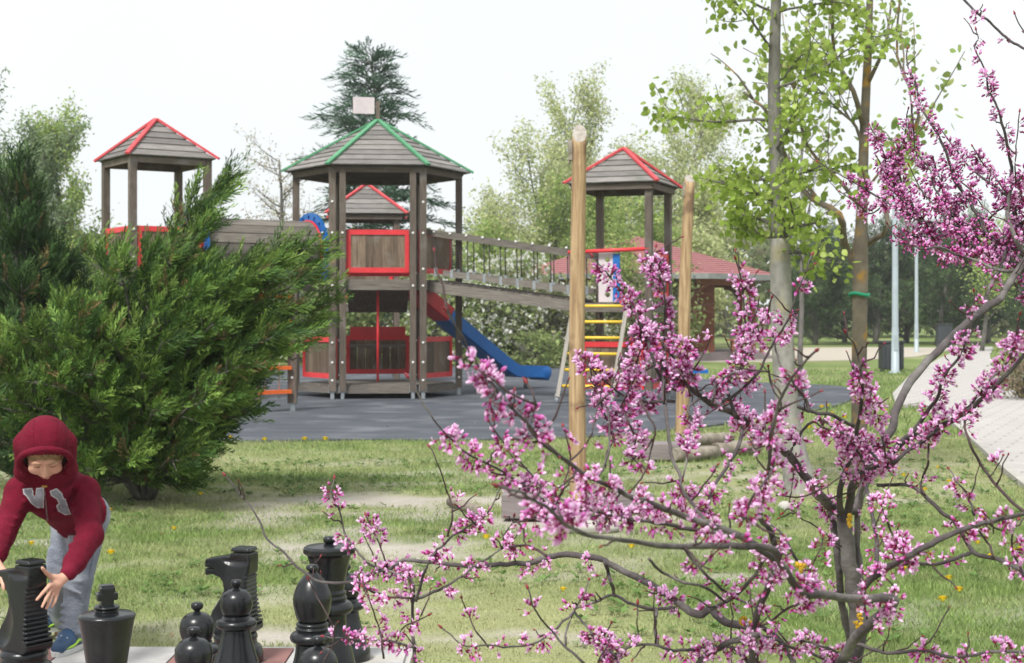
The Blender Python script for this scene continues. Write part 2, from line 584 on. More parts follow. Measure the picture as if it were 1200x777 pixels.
m_paver = paver_mat()
_pl = [(1330, 660), (1255, 610), (1186, 557), (1125, 503), (1085, 476), (1050, 478), (1046, 462), (1066, 441), (1100, 421), (1130, 407)]
_pr = [(1164, 407), (1160, 418), (1163, 430), (1180, 450), (1210, 476), (1330, 560)]
_pathpts = [G(*p) for p in _pl + _pr]
sheet("paved_path", [(p.x, p.y) for p in _pathpts], .022, m_paver, .05)
m_kerb = mat("kerb_stone", (.45, .43, .40), (.36, .34, .31), 8, rough=.9, bump=.2)
_kp = smooth_path([G(*p)[:2] for p in _pl[:6]], 3)
mb = MB()
for a, b in zip(_kp[:-1], _kp[1:]):
    mb.beam((a[0], a[1], .005), (b[0], b[1], .005), .08, .07)
tag(mb.build("path_kerb", m_kerb), kind='structure')

# planting bed beyond the path on the right
m_soil = mat("bed_soil", (.17, .135, .10), (.11, .085, .06), 10, rough=.95, bump=.5)
sheet("planting_bed", [(p.x, p.y) for p in (G(1168, 425), G(1182, 449), G(1214, 474), G(1330, 555), G(1420, 540), G(1300, 440), G(1200, 420))], .030, m_soil, .06)

# chessboard paving at the bottom edge: border strip and half-metre tiles, each a part of the board
m_tile_r = mat("red_tile", (.27, .135, .12), (.20, .10, .09), 9, rough=.9, bump=.25, rand=.12, c3=(.33, .25, .22), s3=4)
m_tile_w = mat("grey_tile", (.44, .43, .42), (.35, .34, .33), 9, rough=.9, bump=.25, rand=.08, c3=(.38, .36, .32), s3=4)
T = .47
bx0 = (80 - 600) / FPX * 6.37
by1 = 6.37
board = sheet("chessboard_paving", [(bx0 - 4.3 * T, 1.0), (bx0 + 3 * T + .02, 1.0), (bx0 + 3 * T + .02, by1 + .09), (bx0 - 4.3 * T, by1 + .09)], .008,
              mat("board_concrete", (.47, .46, .43), (.38, .37, .345), 12, rough=.95, bump=.3, c3=(.30, .28, .22), s3=5), .1)
for i in range(-4, 3):
    for j in range(8):
        mb = MB()
        cx = bx0 + (i + .5) * T; cy = by1 - (j + .5) * T
        mb.box((cx, cy, .008), (T - .008, T - .0085, .03))
        mb.build("paving_tile", m_tile_r if (i + j) % 2 else m_tile_w, board)

# ------------------------------------------------------------------ grass blades (nobody could count them)
m_blade = leaf_mat("grass_blade", .25, .7)


_rub = np.array([(p[0], p[1]) for p in _ep]); _pat = np.array([(p.x, p.y) for p in _pathpts])


def inside(poly, x, y):
    r = np.zeros(len(x), bool)
    n = len(poly)
    for i in range(n):
        x0, y0 = poly[i]; x1, y1 = poly[(i + 1) % n]
        c = ((y0 > y) != (y1 > y))
        with np.errstate(divide='ignore', invalid='ignore'):
            r ^= c & (x < (x1 - x0) * (y - y0) / (y1 - y0 + 1e-12) + x0)
    return r


def blades(n, y0, y1, hgt, wid, spread=.37):
    y = np.sqrt(rng.random(n) * (y1 ** 2 - y0 ** 2) + y0 ** 2)
    x = (rng.random(n) * 2 - 1) * spread * y
    b = bare_at(x, y); g = green_at(x, y)
    keep = rng.random(n) > b * 1.05
    keep &= ~((y < by1 + .08) & (x < bx0 + 3 * T + .015))
    keep &= ~inside(_rub, x, y) & ~inside(_pat, x, y)
    keep &= rng.random(n) < (.55 + .45 * g)
    x, y, b, g = x[keep], y[keep], b[keep], g[keep]
    n = len(x)
    h = hgt * (.5 + rng.random(n)) * (1 - .5 * b) * (.65 + .7 * g) * (.6 + .8 * fbm(x * 2.2, y * 2.2, 77))
    w = wid * (.7 + .6 * rng.random(n))
    a = rng.random(n) * 2 * np.pi
    lean = (rng.random(n) ** .7) * .95
    la = rng.random(n) * 2 * np.pi
    base = np.stack([x, y, np.full(n, -.005)], -1)
    sd = np.stack([np.cos(a), np.sin(a), 0 * a], -1) * w[:, None]
    tip = base + np.stack([np.cos(la) * lean * h, np.sin(la) * lean * h, h], -1)
    V = np.stack([base - sd, base + sd, tip], 1).reshape(-1, 3)
    F = np.arange(3 * n).reshape(-1, 3)
    dry = np.array([.36, .375, .19]); grn = np.array([.16, .245, .07]); lime = np.array([.24, .33, .10])
    t = np.clip(g * .9 + (fbm(x * 4, y * 4, 55, 3) - .5) * 1.5 + rng.normal(0, .22, n), 0, 1)[:, None]
    gm = np.where(rng.random(n)[:, None] < .4, lime, grn)
    c = (dry * (1 - t) + gm * t) * (.75 + .5 * rng.random(n))[:, None]
    return V, F, np.repeat(c, 3, 0)


def weeds(n, y0, y1):
    """Low broad-leaved rosettes and clover among the grass."""
    y = np.sqrt(rng.random(n) * (y1 ** 2 - y0 ** 2) + y0 ** 2); x = (rng.random(n) * 2 - 1) * .37 * y
    k = (bare_at(x, y) < .35) & ~inside(_rub, x, y) & ~inside(_pat, x, y) & (fbm(x * 1.3, y * 1.3, 66) > .46)
    x, y = x[k], y[k]; m = 7
    x = np.repeat(x, m); y = np.repeat(y, m); N = len(x)
    a = np.tile(np.arange(m) * 6.283 / m, len(x) // m) + rng.normal(0, .3, N)
    L = .05 * (.4 + .9 * rng.random(N)); w = L * .22; up = .1 + .5 * rng.random(N)
    d = np.stack([np.cos(a), np.sin(a), up], -1); s = np.stack([-np.sin(a), np.cos(a), 0 * a], -1)
    b = np.stack([x, y, np.full(N, .004)], -1)
    V = np.stack([b, b + d * (L * .55)[:, None] + s * w[:, None], b + d * L[:, None], ], 1).reshape(-1, 3)
    V2 = np.stack([b, b + d * L[:, None], b + d * (L * .55)[:, None] - s * w[:, None]], 1).reshape(-1, 3)
    V = np.concatenate([V, V2]); F = np.arange(len(V)).reshape(-1, 3)
    c = np.array([.11, .19, .05]) * (.7 + .7 * rng.random(N))[:, None]
    return V, F, np.repeat(np.concatenate([c, c]), 3, 0)


V, F, C = join_np([blades(175000, 6.05, 11, .021, .0028), blades(130000, 10.5, 19, .027, .0044), blades(45000, 18, 40, .06, .012), weeds(2600, 6.5, 15)])
tag(np_mesh("lawn_grass", V, F, m_blade, None, C), "short patchy lawn grass, dry and green, around the chessboard and play area", "grass", kind='stuff')
# ================================================================== the playground
def roof(parent, nside, R, z0, z1, rot, m_cap, rows, thick=.022, capw=.07):
    """Pyramid roof: a soffit mesh (the part), its boards and ridge caps (sub-parts)."""
    A = [rot + 2 * math.pi * k / nside for k in range(nside)]
    C = [Vector((R * math.cos(a), R * math.sin(a), z0)) for a in A]
    apex = Vector((0, 0, z1))
    mb = MB()
    for k in range(nside):
        a, b = C[k] * .97, C[(k + 1) % nside] * .97
        a.z = b.z = z0 - .01
        mb.v += [a, b, apex - Vector((0, 0, .05))]
        n = len(mb.v)
        mb.face((n - 3, n - 2, n - 1))
    # eave beams and rafters under the boards
    for k in range(nside):
        a, b = C[k] * .9, C[(k + 1) % nside] * .9
        a.z = b.z = z0 - .05
        mb.beam(a, b, .05, .11)
        r0 = C[k] * .93; r0.z = z0 - .025
        mb.beam(r0, apex - Vector((0, 0, .09)), .05, .06)
    base = mb.build("roof", m_post, parent)
    for k in range(nside):
        a, b = C[k], C[(k + 1) % nside]
        nrm = (b - a).cross(apex - a).normalized()
        for r in range(rows):
            t0, t1 = r / rows, min(1, (r + 1.12) / rows)
            if r == rows - 1: t1 = .985
            p = [a.lerp(apex, t0), b.lerp(apex, t0), b.lerp(apex, t1), a.lerp(apex, t1)]
            lift0 = nrm * (.022 + random.uniform(-.003, .004)); lift1 = nrm * .004
            q = [p[0] + lift0, p[1] + lift0, p[2] + lift1, p[3] + lift1]
            lo = [p[0] + lift0 - nrm * thick, p[1] + lift0 - nrm * thick, p[2] - nrm * .012, p[3] - nrm * .012]
            mb = MB(); mb.v = q + lo
            L = (p[1] - p[0]).length; o = random.random() * 5; W = (p[2] - p[1]).length
            mb.face((0, 1, 2, 3), [(o, o), (o + L, o), (o + L, o + W), (o, o + W)])
            mb.face((1, 0, 4, 5), [(o + L, o), (o, o), (o, o + .02), (o + L, o + .02)])
            mb.face((0, 3, 7, 4)); mb.face((2, 1, 5, 6)); mb.face((7, 6, 5, 4))
            mb.build("roof_board", m_roof, base)
    for k in range(nside):
        c = C[k]
        out = Vector((c.x, c.y, 0)).normalized()
        up = (apex - c).normalized()
        side = out.cross(Vector((0, 0, 1)))
        nn = side.cross(up)
        if nn.z < 0: nn = -nn
        mb = MB()
        mb.beam(c + out * .04 - Vector((0, 0, .02)) + nn * .04, apex + nn * .035, capw, .035, nn)
        mb.build("ridge_cap", m_cap, base)
    return base


def panel(parent, p0, p1, z0, z1, nb=7, fr=.085, m_frame=None, name="panel", th=.03, boards=True):
    """Red rail frame with upright boards between two ground points (local)."""
    m_frame = m_frame or m_red
    p0 = Vector((p0[0], p0[1], 0)); p1 = Vector((p1[0], p1[1], 0))
    d = (p1 - p0).normalized(); L = (p1 - p0).length
    n = Vector((-d.y, d.x, 0))
    Z = Vector((0, 0, 1))
    mb = MB()
    w = .055
    mb.beam(p0 + Z * (z1 - fr / 2), p1 + Z * (z1 - fr / 2), w, fr)
    mb.beam(p0 + Z * (z0 + fr / 2), p1 + Z * (z0 + fr / 2), w, fr)
    for q in (p0 + d * fr * .4, p1 - d * fr * .4):
        mb.beam(q + Z * (z0 + fr), q + Z * (z1 - fr), fr * .8, w, n)
    fo = mb.build(name, m_frame, parent)
    if boards:
        bw = (L - fr * 1.2) / nb
        for i in range(nb):
            c = p0 + d * (fr * .6 + bw * (i + .5)) + n * random.uniform(-.003, .003)
            mb = MB()
            mb.beam(c + Z * (z0 + fr * .6), c + Z * (z1 - fr * .6), bw - .004, .02, n)
            mb.build("board", m_board, fo)
    return fo


def post(parent, x, y, z0, z1, w=.11, bolts=(), rz=0.0, foot=True):
    mb = MB()
    up = Vector((math.cos(rz), math.sin(rz), 0))
    mb.beam((x, y, z0), (x, y, z1), w, w, up)
    o = mb.build("post", m_post, parent)
    if foot:
        mb = MB()
        mb.box((x, y, z0 / 2), (w * .55, w * .55, z0 + .02))
        mb.box((x, y, z0 + .04), (w + .02, w * .5, .12))
        mb.build("post_foot", m_metal, o)
    for bz, bx, by in bolts:
        mb = MB()
        mb.lathe([(.022, -.01), (.022, .008), (.012, .016)], 8, (0, 0, 0))
        b = mb.build("bolt_cap", m_white, o)
        v = Vector((bx, by, 0)).normalized()
        b.matrix_local = Matrix.Translation(Vector((x, y, bz)) + v * (w / 2)) @ v.to_track_quat('Z', 'Y').to_matrix().to_4x4()
    return o


def deck(parent, corners, z, nplank, th=.12, name="deck"):
    """Beam frame round a polygon with planks on it."""
    mb = MB()
    n = len(corners)
    for i in range(n):
        a, b = corners[i], corners[(i + 1) % n]
        mb.beam((a[0], a[1], z - th / 2), (b[0], b[1], z - th / 2), .06, th)
    o = mb.build(name, m_deckw, parent)
    ys = [c[1] for c in corners]
    y0, y1 = min(ys) + .01, max(ys) - .01
    h = (y1 - y0) / nplank
    for i in range(nplank):
        yc = y0 + (i + .5) * h
        xs = []
        for k in range(n):
            a, b = corners[k], corners[(k + 1) % n]
            if (a[1] - yc) * (b[1] - yc) < 0:
                t = (yc - a[1]) / (b[1] - a[1]); xs.append(a[0] + t * (b[0] - a[0]))
        if len(xs) >= 2:
            mb = MB(); mb.beam((min(xs), yc, z + .014), (max(xs), yc, z + .014), h - .008, .028)
            mb.build("deck_plank", m_deckw, o)
    return o


def square(side, rz=0.0):
    s = side / 2
    return [(-s, -s), (s, -s), (s, s), (-s, s)]


def square_tower(loc, rz, side, z_deck, z_eave, z_apex, z_rail, label, panels, Rroof):
    t = thing("play_tower", label, "play tower", loc, rz, "roofed towers of the wooden playground")
    c = square(side)
    for (x, y) in c:
        post(t, x, y, .12, z_eave - .03, .11, [(z_deck + .08, x, y), (z_rail - .06, 0, -1), (z_rail - .5, 0, -1)])
    deck(t, square(side - .06), z_deck, 8)
    k = .5 - .075 / side
    for e in panels:
        a, b = Vector(c[e]), Vector(c[(e + 1) % 4])
        m = (a + b) / 2
        panel(t, m + (a - m) * (1 - .15 / side), m + (b - m) * (1 - .15 / side), z_deck + .12, z_rail, 8)
    roof(t, 4, Rroof, z_eave, z_apex, math.pi / 4, m_ridge, 6)
    return t


# left tower, above the juniper
Tl = square_tower((-5.79, 25.0, 0), math.radians(33.8), 1.25, 2.0, 3.92, 4.57, 2.82,
                  "left play tower with pointed red-edged roof rising behind the big juniper", (0, 3, 2), 1.02)
# right tower, with the yellow ladder in front of it
RT = Vector((1.84, 25.3, 0)); RTA = math.radians(-20.6)
Tr = square_tower(RT, RTA, 1.19, 1.58, 3.53, 4.13, 2.42,
                  "right play tower with red-edged roof between the two bare pine poles", (1,), 1.05)
# far tower seen through the big one
Tf = square_tower((-2.98, 31.5, 0), math.radians(5.4), 1.2, 1.6, 3.44, 4.08, 2.45,
                  "small far play tower whose red-edged roof shows under the big green-edged roof", (0, 1, 3), 1.1)

# right tower extras: lower red frame with boards, holed pink panel, blue upright, red bar
panel(Tr, (-.52, -.60), (.52, -.60), .22, .98, 7, name="lower_panel")
panel(Tr, (.595, -.52), (.595, .52), .22, .98, 7, name="lower_panel")


def plate_holes(name, w, h, th, holes, m, parent, bev=0.0):
    """Upright plate in local XZ with round holes cut by bmesh filling."""
    bm = bmesh.new()
    loops = [[(-w / 2, 0), (w / 2, 0), (w / 2, h), (-w / 2, h)]]
    for (cx, cz, r) in holes:
        loops.append([(cx + r * math.cos(2 * math.pi * k / 14), cz + r * math.sin(2 * math.pi * k / 14)) for k in range(14)])
    ed = []
    for lp in loops:
        vs = [bm.verts.new((x, 0, z)) for x, z in lp]
        ed += [bm.edges.new((vs[i], vs[(i + 1) % len(vs)])) for i in range(len(vs))]
    bmesh.ops.triangle_fill(bm, use_beauty=True, edges=ed)
    r = bmesh.ops.extrude_face_region(bm, geom=bm.faces[:])
    bmesh.ops.translate(bm, vec=(0, th, 0), verts=[e for e in r['geom'] if isinstance(e, bmesh.types.BMVert)])
    bmesh.ops.recalc_face_normals(bm, faces=bm.faces[:])
    me = bpy.data.meshes.new(name); bm.to_mesh(me); bm.free()
    me.materials.append(m)
    return link(bpy.data.objects.new(name, me), parent)


pp = plate_holes("holed_panel", .26, .80, .03, [(0.02, .69, .045), (0.02, .40, .045), (0.02, .12, .045)], m_pink, Tr)
pp.location = (-.13, -.55, 1.62)
mb = MB(); mb.beam((.045, -.56, 1.62), (.045, -.56, 2.40), .11, .04, (0, 1, 0)); mb.build("blue_upright", m_blue, Tr)
mb = MB(); mb.tube([(-.75, -.62, 2.43), (.62, -.62, 2.47)], .032, 8); mb.build("top_bar", m_orange if False else m_red, Tr)
mb = MB(); mb.beam((.10, -.56, 1.66), (.30, -.56, 1.66), .05, .12); mb.build("toe_board", m_red, Tr)

# yellow ladder leaning on the right tower
c, s_ = math.cos(RTA), math.sin(RTA)
def rt(x, y, z): return Vector((RT.x + c * x - s_ * y, RT.y + s_ * x + c * y, z))
lad = thing("climbing_ladder", "ladder of yellow rungs between grey wooden stringers leaning on the right play tower", "ladder", rt(-.28, -1.0, 0))
org = rt(-.28, -1.0, 0)
m_string = mat("stringer_wood", (.38, .35, .31), (.26, .24, .21), 3, rough=.85, bump=.3, **GRAIN)
LA, LB = -.64, .26
for x in (LA, LB):
    mb = MB(); mb.beam(rt(x - .08, -1.28, .10), rt(x + .0, -.68, 1.64), .06, .12, (0, -1, 0)); mb.build("stringer", m_string, lad, org)
    mb = MB(); mb.tube([rt(x - .085, -1.30, -.02), rt(x - .08, -1.27, .16)], .04, 8); mb.build("stringer_foot", m_metal, lad, org)
for k in range(6):
    t = .12 + k * .165
    y = -1.28 + t * .60; z = .10 + t * 1.54
    dx = -.08 * (1 - t)
    mb = MB(); mb.tube([rt(LA + dx, y, z), rt(LB + dx, y, z)], .026, 8); mb.build("rung", m_yellow, lad, org)

# the big hexagonal tower
HX = Vector((-2.35, 26.9, 0))
hexT = thing("play_tower", "big hexagonal play tower with green-edged roof, two storeys and red-framed panels", "play tower", HX, math.radians(5), "roofed towers of the wooden playground")
HR = 1.42
HC = [(HR * math.cos(math.radians(a)), HR * math.sin(math.radians(a))) for a in (240, 300, 0, 60, 120, 180)]   # front-left, front-right, right, back-right, back-left, left
ZD, ZE, ZA, ZL = 1.98, 3.90, 4.80, .21
for i, (x, y) in enumerate(HC):
    bl = [(z, 0, -1) for z in (.32, .62, .95, ZD - .08, ZD + .2, ZD + .8, 3.3)]
    if i in (0, 1):
        sg = -1 if i == 0 else 1
        post(hexT, x + sg * .045, y, .14, ZE - .03, .115, bl)
        post(hexT, x - sg * .125, y - .03, .14, ZE - .03, .105, bl[1:-1:2])
    else:
        post(hexT, x, y, .14, ZE - .03, .115, bl[:5:2], math.radians((240, 300, 0, 60, 120, 180)[i]))
HI = [(x * .97, y * .97) for x, y in HC]
deck(hexT, HI, ZD, 12, .15)
deck(hexT, HI, ZL, 12, .11, "lower_deck")


def hexpanel(i, z0, z1, nb=6, k=.93, tr=.13, name="panel"):
    a, b = Vector(HC[i]) * k, Vector(HC[(i + 1) % 6]) * k
    m = (a + b) / 2; f = 1 - tr / (a - b).length * 1.3
    return panel(hexT, m + (a - m) * f, m + (b - m) * f, z0, z1, nb, .085, name=name)


_a, _b = Vector(HC[0]), Vector(HC[1])
panel(hexT, (_a.x + .19, _a.y + .05), (_b.x - .19, _b.y + .05), 2.12, 2.84, 7, .085)
hexpanel(1, 2.12, 2.84, 6)
hexpanel(3, 2.12, 2.84, 6)
for i in (1, 5, 3):
    hexpanel(i, .34, 1.04, 7, name="lower_panel")
mb = MB(); mb.tube([(.0, -.85, .28), (.0, -.85, ZD - .06)], .022, 8); mb.build("fire_pole", m_red, hexT)
mb = MB(); mb.beam((-.5, .55, .86), (.5, .55, .86), .3, .04); mb.build("bench_shelf", m_deckw, hexT)
mb = MB(); mb.beam((-.5, 1.02, 1.12), (.5, 1.02, 1.12), .05, .16); mb.build("back_rail", m_red, hexT)
roof(hexT, 6, 1.62, ZE, ZA, 0, m_green, 9, capw=.08)
mb = MB(); mb.beam((.0, 0, ZA - .12), (.0, 0, ZA + .36), .07, .07, (0, 1, 0)); fp = mb.build("flag_pole", m_post, hexT)
mb = MB(); mb.beam((-.06, -.045, ZA + .27), (-.43, -.10, ZA + .27), .02, .29); mb.build("flag_board", m_pink, fp)
# dark hatch lid and back wall boards hanging below the upper deck
mb = MB(); mb.beam((0, -.80, ZD - .10), (0, .75, ZD - .50), 1.05, .04); mb.build("sloping_ceiling", m_post, hexT)

# wooden barrel tunnel between left tower and big tower
A0 = Vector((-5.22, 25.22, 2.50)); A1 = Vector((-3.52, 26.45, 2.50))
dT = (A1 - A0).normalized(); sT = dT.cross(Vector((0, 0, 1))).normalized(); uT = Vector((0, 0, 1))
tun = thing("crawl_tunnel", "barrel-shaped crawl tunnel of grey boards ending in a blue arch", "tunnel", (A0.x, A0.y, 0))
o0 = Vector((A0.x, A0.y, 0))
mb = MB()
for q in (A0 + dT * .05, A0.lerp(A1, .5), A1 - dT * .06):
    ring = [q + (sT * math.cos(a) + uT * math.sin(a)) * .455 for a in np.linspace(0, 2 * math.pi, 25)]
    mb.tube(ring, .03, 6, cap=False)
hoop = mb.build("hoop", m_redpl, tun, o0)
for k in range(18):
    a = 2 * math.pi * k / 18
    r = sT * math.cos(a) + uT * math.sin(a)
    mb = MB(); mb.beam(A0 + r * .50, A1 + r * .50, .165, .03, r)
    mb.build("barrel_board", m_deckw, tun, o0)


def arch_plate(name, parent, c, right, normal, m, ro=.66, ri=.50, holes=True, thick=.04, low=-.55):
    """Plastic end wall with a round opening."""
    bm = bmesh.new()
    outer = [(ro * math.cos(a), ro * math.sin(a) * 1.02) for a in np.linspace(0, math.pi, 18)] + [(-ro, low), (ro, low)]
    inner = [(ri * math.cos(a), ri * math.sin(a) - .02) for a in np.linspace(0, 2 * math.pi, 25)[:-1]]
    loops = [outer, inner]
    if holes:
        for a in (50, 70, 90, 110, 130):
            cx, cz = (ro + ri) / 2 * math.cos(math.radians(a)), (ro + ri) / 2 * math.sin(math.radians(a)) + .005
            loops.append([(cx + .035 * math.cos(t), cz + .045 * math.sin(t)) for t in np.linspace(0, 2 * math.pi, 9)[:-1]])
    ed = []
    for lp in loops:
        vs = [bm.verts.new(c + right * x + Vector((0, 0, z))) for x, z in lp]
        ed += [bm.edges.new((vs[i], vs[(i + 1) % len(vs)])) for i in range(len(vs))]
    bmesh.ops.triangle_fill(bm, use_beauty=True, edges=ed)
    r = bmesh.ops.extrude_face_region(bm, geom=bm.faces[:])
    bmesh.ops.translate(bm, vec=normal * thick, verts=[e for e in r['geom'] if isinstance(e, bmesh.types.BMVert)])
    bmesh.ops.recalc_face_normals(bm, faces=bm.faces[:])
    me = bpy.data.meshes.new(name); bm.to_mesh(me); bm.free(); me.materials.append(m)
    return link(bpy.data.objects.new(name, me), parent)


ar = arch_plate("arch_wall", tun, A1 - o0 + dT * .02, sT, dT, m_blue)
arch_plate("arch_wall", tun, A0 - o0 - dT * .06, sT, dT, m_blue)
ring = [A1 - dT * .01 + (sT * math.cos(a) + uT * math.sin(a)) * .53 for a in np.linspace(0, 2 * math.pi, 29)]
mb = MB(); mb.tube(ring, .022, 6, cap=False); mb.build("rim_ring", m_redpl, tun, o0)
for a in (8, 30, -12, -32, 150, 172):
    q = A1 - dT * .0 + (sT * math.cos(math.radians(a)) + uT * math.sin(math.radians(a))) * .60
    mb = MB(); mb.lathe([(.024, -.012), (.024, .006), (.012, .014)], 8)
    b = mb.build("bolt_cap", m_white, ar); v = -dT
    b.matrix_local = Matrix.Translation(q - o0) @ v.to_track_quat('Z', 'Y').to_matrix().to_4x4()

# sloping rope-sided bridge from the big tower to the right tower
B0 = Vector((-1.22, 26.45, 0)); B1 = Vector((1.22, 25.50, 0))
ZB0, ZB1 = 1.94, 1.60
dB = (B1 - B0); LB_ = dB.length; dB.normalize(); nB = Vector((-dB.y, dB.x, 0))
br = thing("footbridge", "sloping wooden footbridge with hanging rope sides between two play towers", "bridge", B0)
def bp(t, side, z): return B0 + dB * (t * LB_) + nB * side + Vector((0, 0, ZB0 + (ZB1 - ZB0) * t + z))
for sd in (-.45, .45):
    mb = MB(); mb.beam(bp(0, sd, -.05), bp(1.0, sd, -.05), .07, .17); mb.build("stringer", m_deckw, br, B0)
    mb = MB(); mb.beam(bp(-.02, sd * 1.08, .87), bp(1.05, sd * 1.08, .80), .10, .11); hr = mb.build("handrail", m_deckw, br, B0)
    mb = MB(); mb.beam(bp(.10 if sd < 0 else 0, sd * 1.08, .21), bp(1.0, sd * 1.08, .21), .07, .10); lr = mb.build("lower_rail", m_deckw, br, B0)
    for k in range(9):
        t = .04 + k * .113
        mb = MB(); a, b = bp(t, sd * 1.08, .83 - .02 * t), bp(t + .004, sd * 1.08, .2)
        mb.tube([a, b], .011, 6); mb.build("hanging_rope", m_rope, hr, B0)
        mb = MB(); q = bp(t + .004, sd * 1.08, .21); mb.box(q - B0, (.05, .09, .15)); mb.build("rope_clamp", m_metal, lr)
        if sd < 0:
            mb = MB(); q = bp(t, sd * 1.08, .89) - nB * .055
            mb.lathe([(.022, -.01), (.022, .006), (.012, .014)], 8); b_ = mb.build("bolt_cap", m_white, hr)
            b_.matrix_local = Matrix.Translation(q - B0) @ (-nB).to_track_quat('Z', 'Y').to_matrix().to_4x4()
sp = mb = MB(); mb.beam(bp(0, 0, -.0), bp(1, 0, -.0), .3, .03); bd = mb.build("bridge_deck", m_deckw, br, B0)
for k in range(24):
    t = (k + .5) / 24
    mb = MB(); mb.beam(bp(t, -.44, .055), bp(t, .44, .055), LB_ / 24 - .01, .028, (0, 0, 1)); mb.build("deck_plank", m_deckw, bd, B0)

# slide: red sides at the top, blue chute below
S0 = Vector((-1.66, 27.75, 1.72)); S1 = Vector((-.06, 29.15, .33)); S2 = Vector((.52, 29.65, .29))
S00 = S0 + (S0 - S1).normalized() * .2
sl = thing("slide", "blue plastic slide with red upper sides running down from the big play tower", "slide", (S2.x, S2.y, 0))
so = Vector((S2.x, S2.y, 0))


def chute(name, path, m, w=.40, wall=.13, th=.035):
    """U-section swept along a path, rounded lips."""
    prof = [(-w / 2, wall), (-w / 2, -.03), (-w / 2 + .03, -.05), (w / 2 - .03, -.05), (w / 2, -.03), (w / 2, wall),
            (w / 2 + th, wall + .012), (w / 2 + th, -.075), (w / 2 + th - .02, -.09), (-w / 2 - th + .02, -.09), (-w / 2 - th, -.075), (-w / 2 - th, wall + .012)]
    mb = MB(); n = len(prof)
    for i, p in enumerate(path):
        t = (path[min(i + 1, len(path) - 1)] - path[max(i - 1, 0)]).normalized()
        s = t.cross(Vector((0, 0, 1))).normalized(); u = s.cross(t)
        for x, z in prof: mb.v.append(p + s * x + u * z)
    for i in range(len(path) - 1):
        for k in range(n):
            k2 = (k + 1) % n
            mb.face((i * n + k, i * n + k2, (i + 1) * n + k2, (i + 1) * n + k), None, 0, False)
    mb.face(list(range(n))[::-1]); mb.face([(len(path) - 1) * n + k for k in range(n)])
    return mb.build(name, m, sl, so)


S1b = S1.lerp(S2, .12); S1a = S0.lerp(S1, .93)
pt = [S0.lerp(S1, .24), S0.lerp(S1, .4), S0.lerp(S1, .6), S0.lerp(S1, .8), S1a, S1.lerp(S1b, .3) + Vector((0, 0, .01)), S1b, S1.lerp(S2, .4), S1.lerp(S2, .7), S1.lerp(S2, .92), S2 + Vector((.03, .06, -.05))]
chute("chute", pt, m_blue)
chute("upper_chute", [S00, S0, S0.lerp(S1, .12), S0.lerp(S1, .245)], m_redpl, wall=.16)
mb = MB(); mb.lathe([(.02, -.235), (.115, -.235), (.13, -.22), (.13, .22), (.115, .235), (.02, .235)], 18)
e = mb.build("exit_lip", m_blue, sl)
dS = (S2 - S1); dS.z = 0; dS.normalize()
e.matrix_local = Matrix.Translation(S2 - so + Vector((0, 0, .015))) @ dS.cross(Vector((0, 0, 1))).to_track_quat('Z', 'Y').to_matrix().to_4x4()
mb = MB(); q = S1.lerp(S2, .55)
mb.tube([Vector((q.x, q.y, -.02)), Vector((q.x, q.y, q.z - .05))], .04, 8); mb.build("slide_leg", m_metal, sl, so)

# rung ladder with orange rungs, half hidden by the juniper
L0 = P(343, 485, 22.4); L0.z = 0
L1 = P(300, 485, 22.0); L1.z = 0
rl = thing("rung_ladder", "climbing frame with orange rungs on white ropes beside the juniper", "climbing frame", L0)
def rp_(v): return v - L0
for q in (L0, L1):
    post(rl, q.x - L0.x, q.y - L0.y, .13, 1.98, .13, [(.5, 0, -1), (1.2, 0, -1), (1.8, 0, -1)])
top = L0 + Vector((0, 0, 1.90)); tgt = Vector((HX.x + HC[0][0] - .12, HX.y + HC[0][1] - .02, 1.92))
mb = MB(); mb.beam(top + Vector((.04, 0, 0)), tgt, .07, .11); mb.build("link_beam", m_post, rl, L0)
mb = MB(); mb.beam(L0 + Vector((-.06, -.03, 1.80)), L1 + Vector((.06, 0, 1.80)), .07, .10); mb.build("top_beam", m_post, rl, L0)
for k in range(5):
    z = .30 + k * .345
    mb = MB(); a = L0 + Vector((-.03, -.09, z)); b = L1 + Vector((.05, -.07, z))
    mb.beam(a, b, .10, .055); mb.build("rung", m_orange, rl, L0)
m_wrope = mat("white_rope", (.5, .48, .44), (.36, .35, .32), 60, rough=.9)
for f in (.35, .75):
    q = L0.lerp(L1, f)
    mb = MB(); mb.tube([q + Vector((0, -.08, .2)), q + Vector((0, -.05, 1.78))], .014, 6); mb.build("rope", m_wrope, rl, L0)

# small blue spring rocker beyond the second pole
g = G(812, 456)
sr = thing("spring_rocker", "small blue spring rocker on the rubber behind the second pine pole", "spring rocker", g)
mb = MB()
mb.tube([Vector((.10 * math.cos(a), .10 * math.sin(a), .03 + a * .0145)) for a in np.linspace(0, 6 * math.pi, 50)], .016, 6); mb.build("spring", m_rope, sr)
mb = MB(); mb.beam((-.28, 0, .34), (.28, 0, .34), .24, .07); mb.beam((-.05, .0, .37), (.0, .0, .62), .22, .04, (1, 0, 0)); mb.build("seat", m_blue, sr)
mb = MB(); mb.beam((-.14, -.13, .33), (-.14, -.13, .78), .05, .03, (1, 0, 0)); mb.tube([(-.14, -.16, .7), (-.14, .16, .7)], .016, 6); mb.build("handle", m_blue, sr)

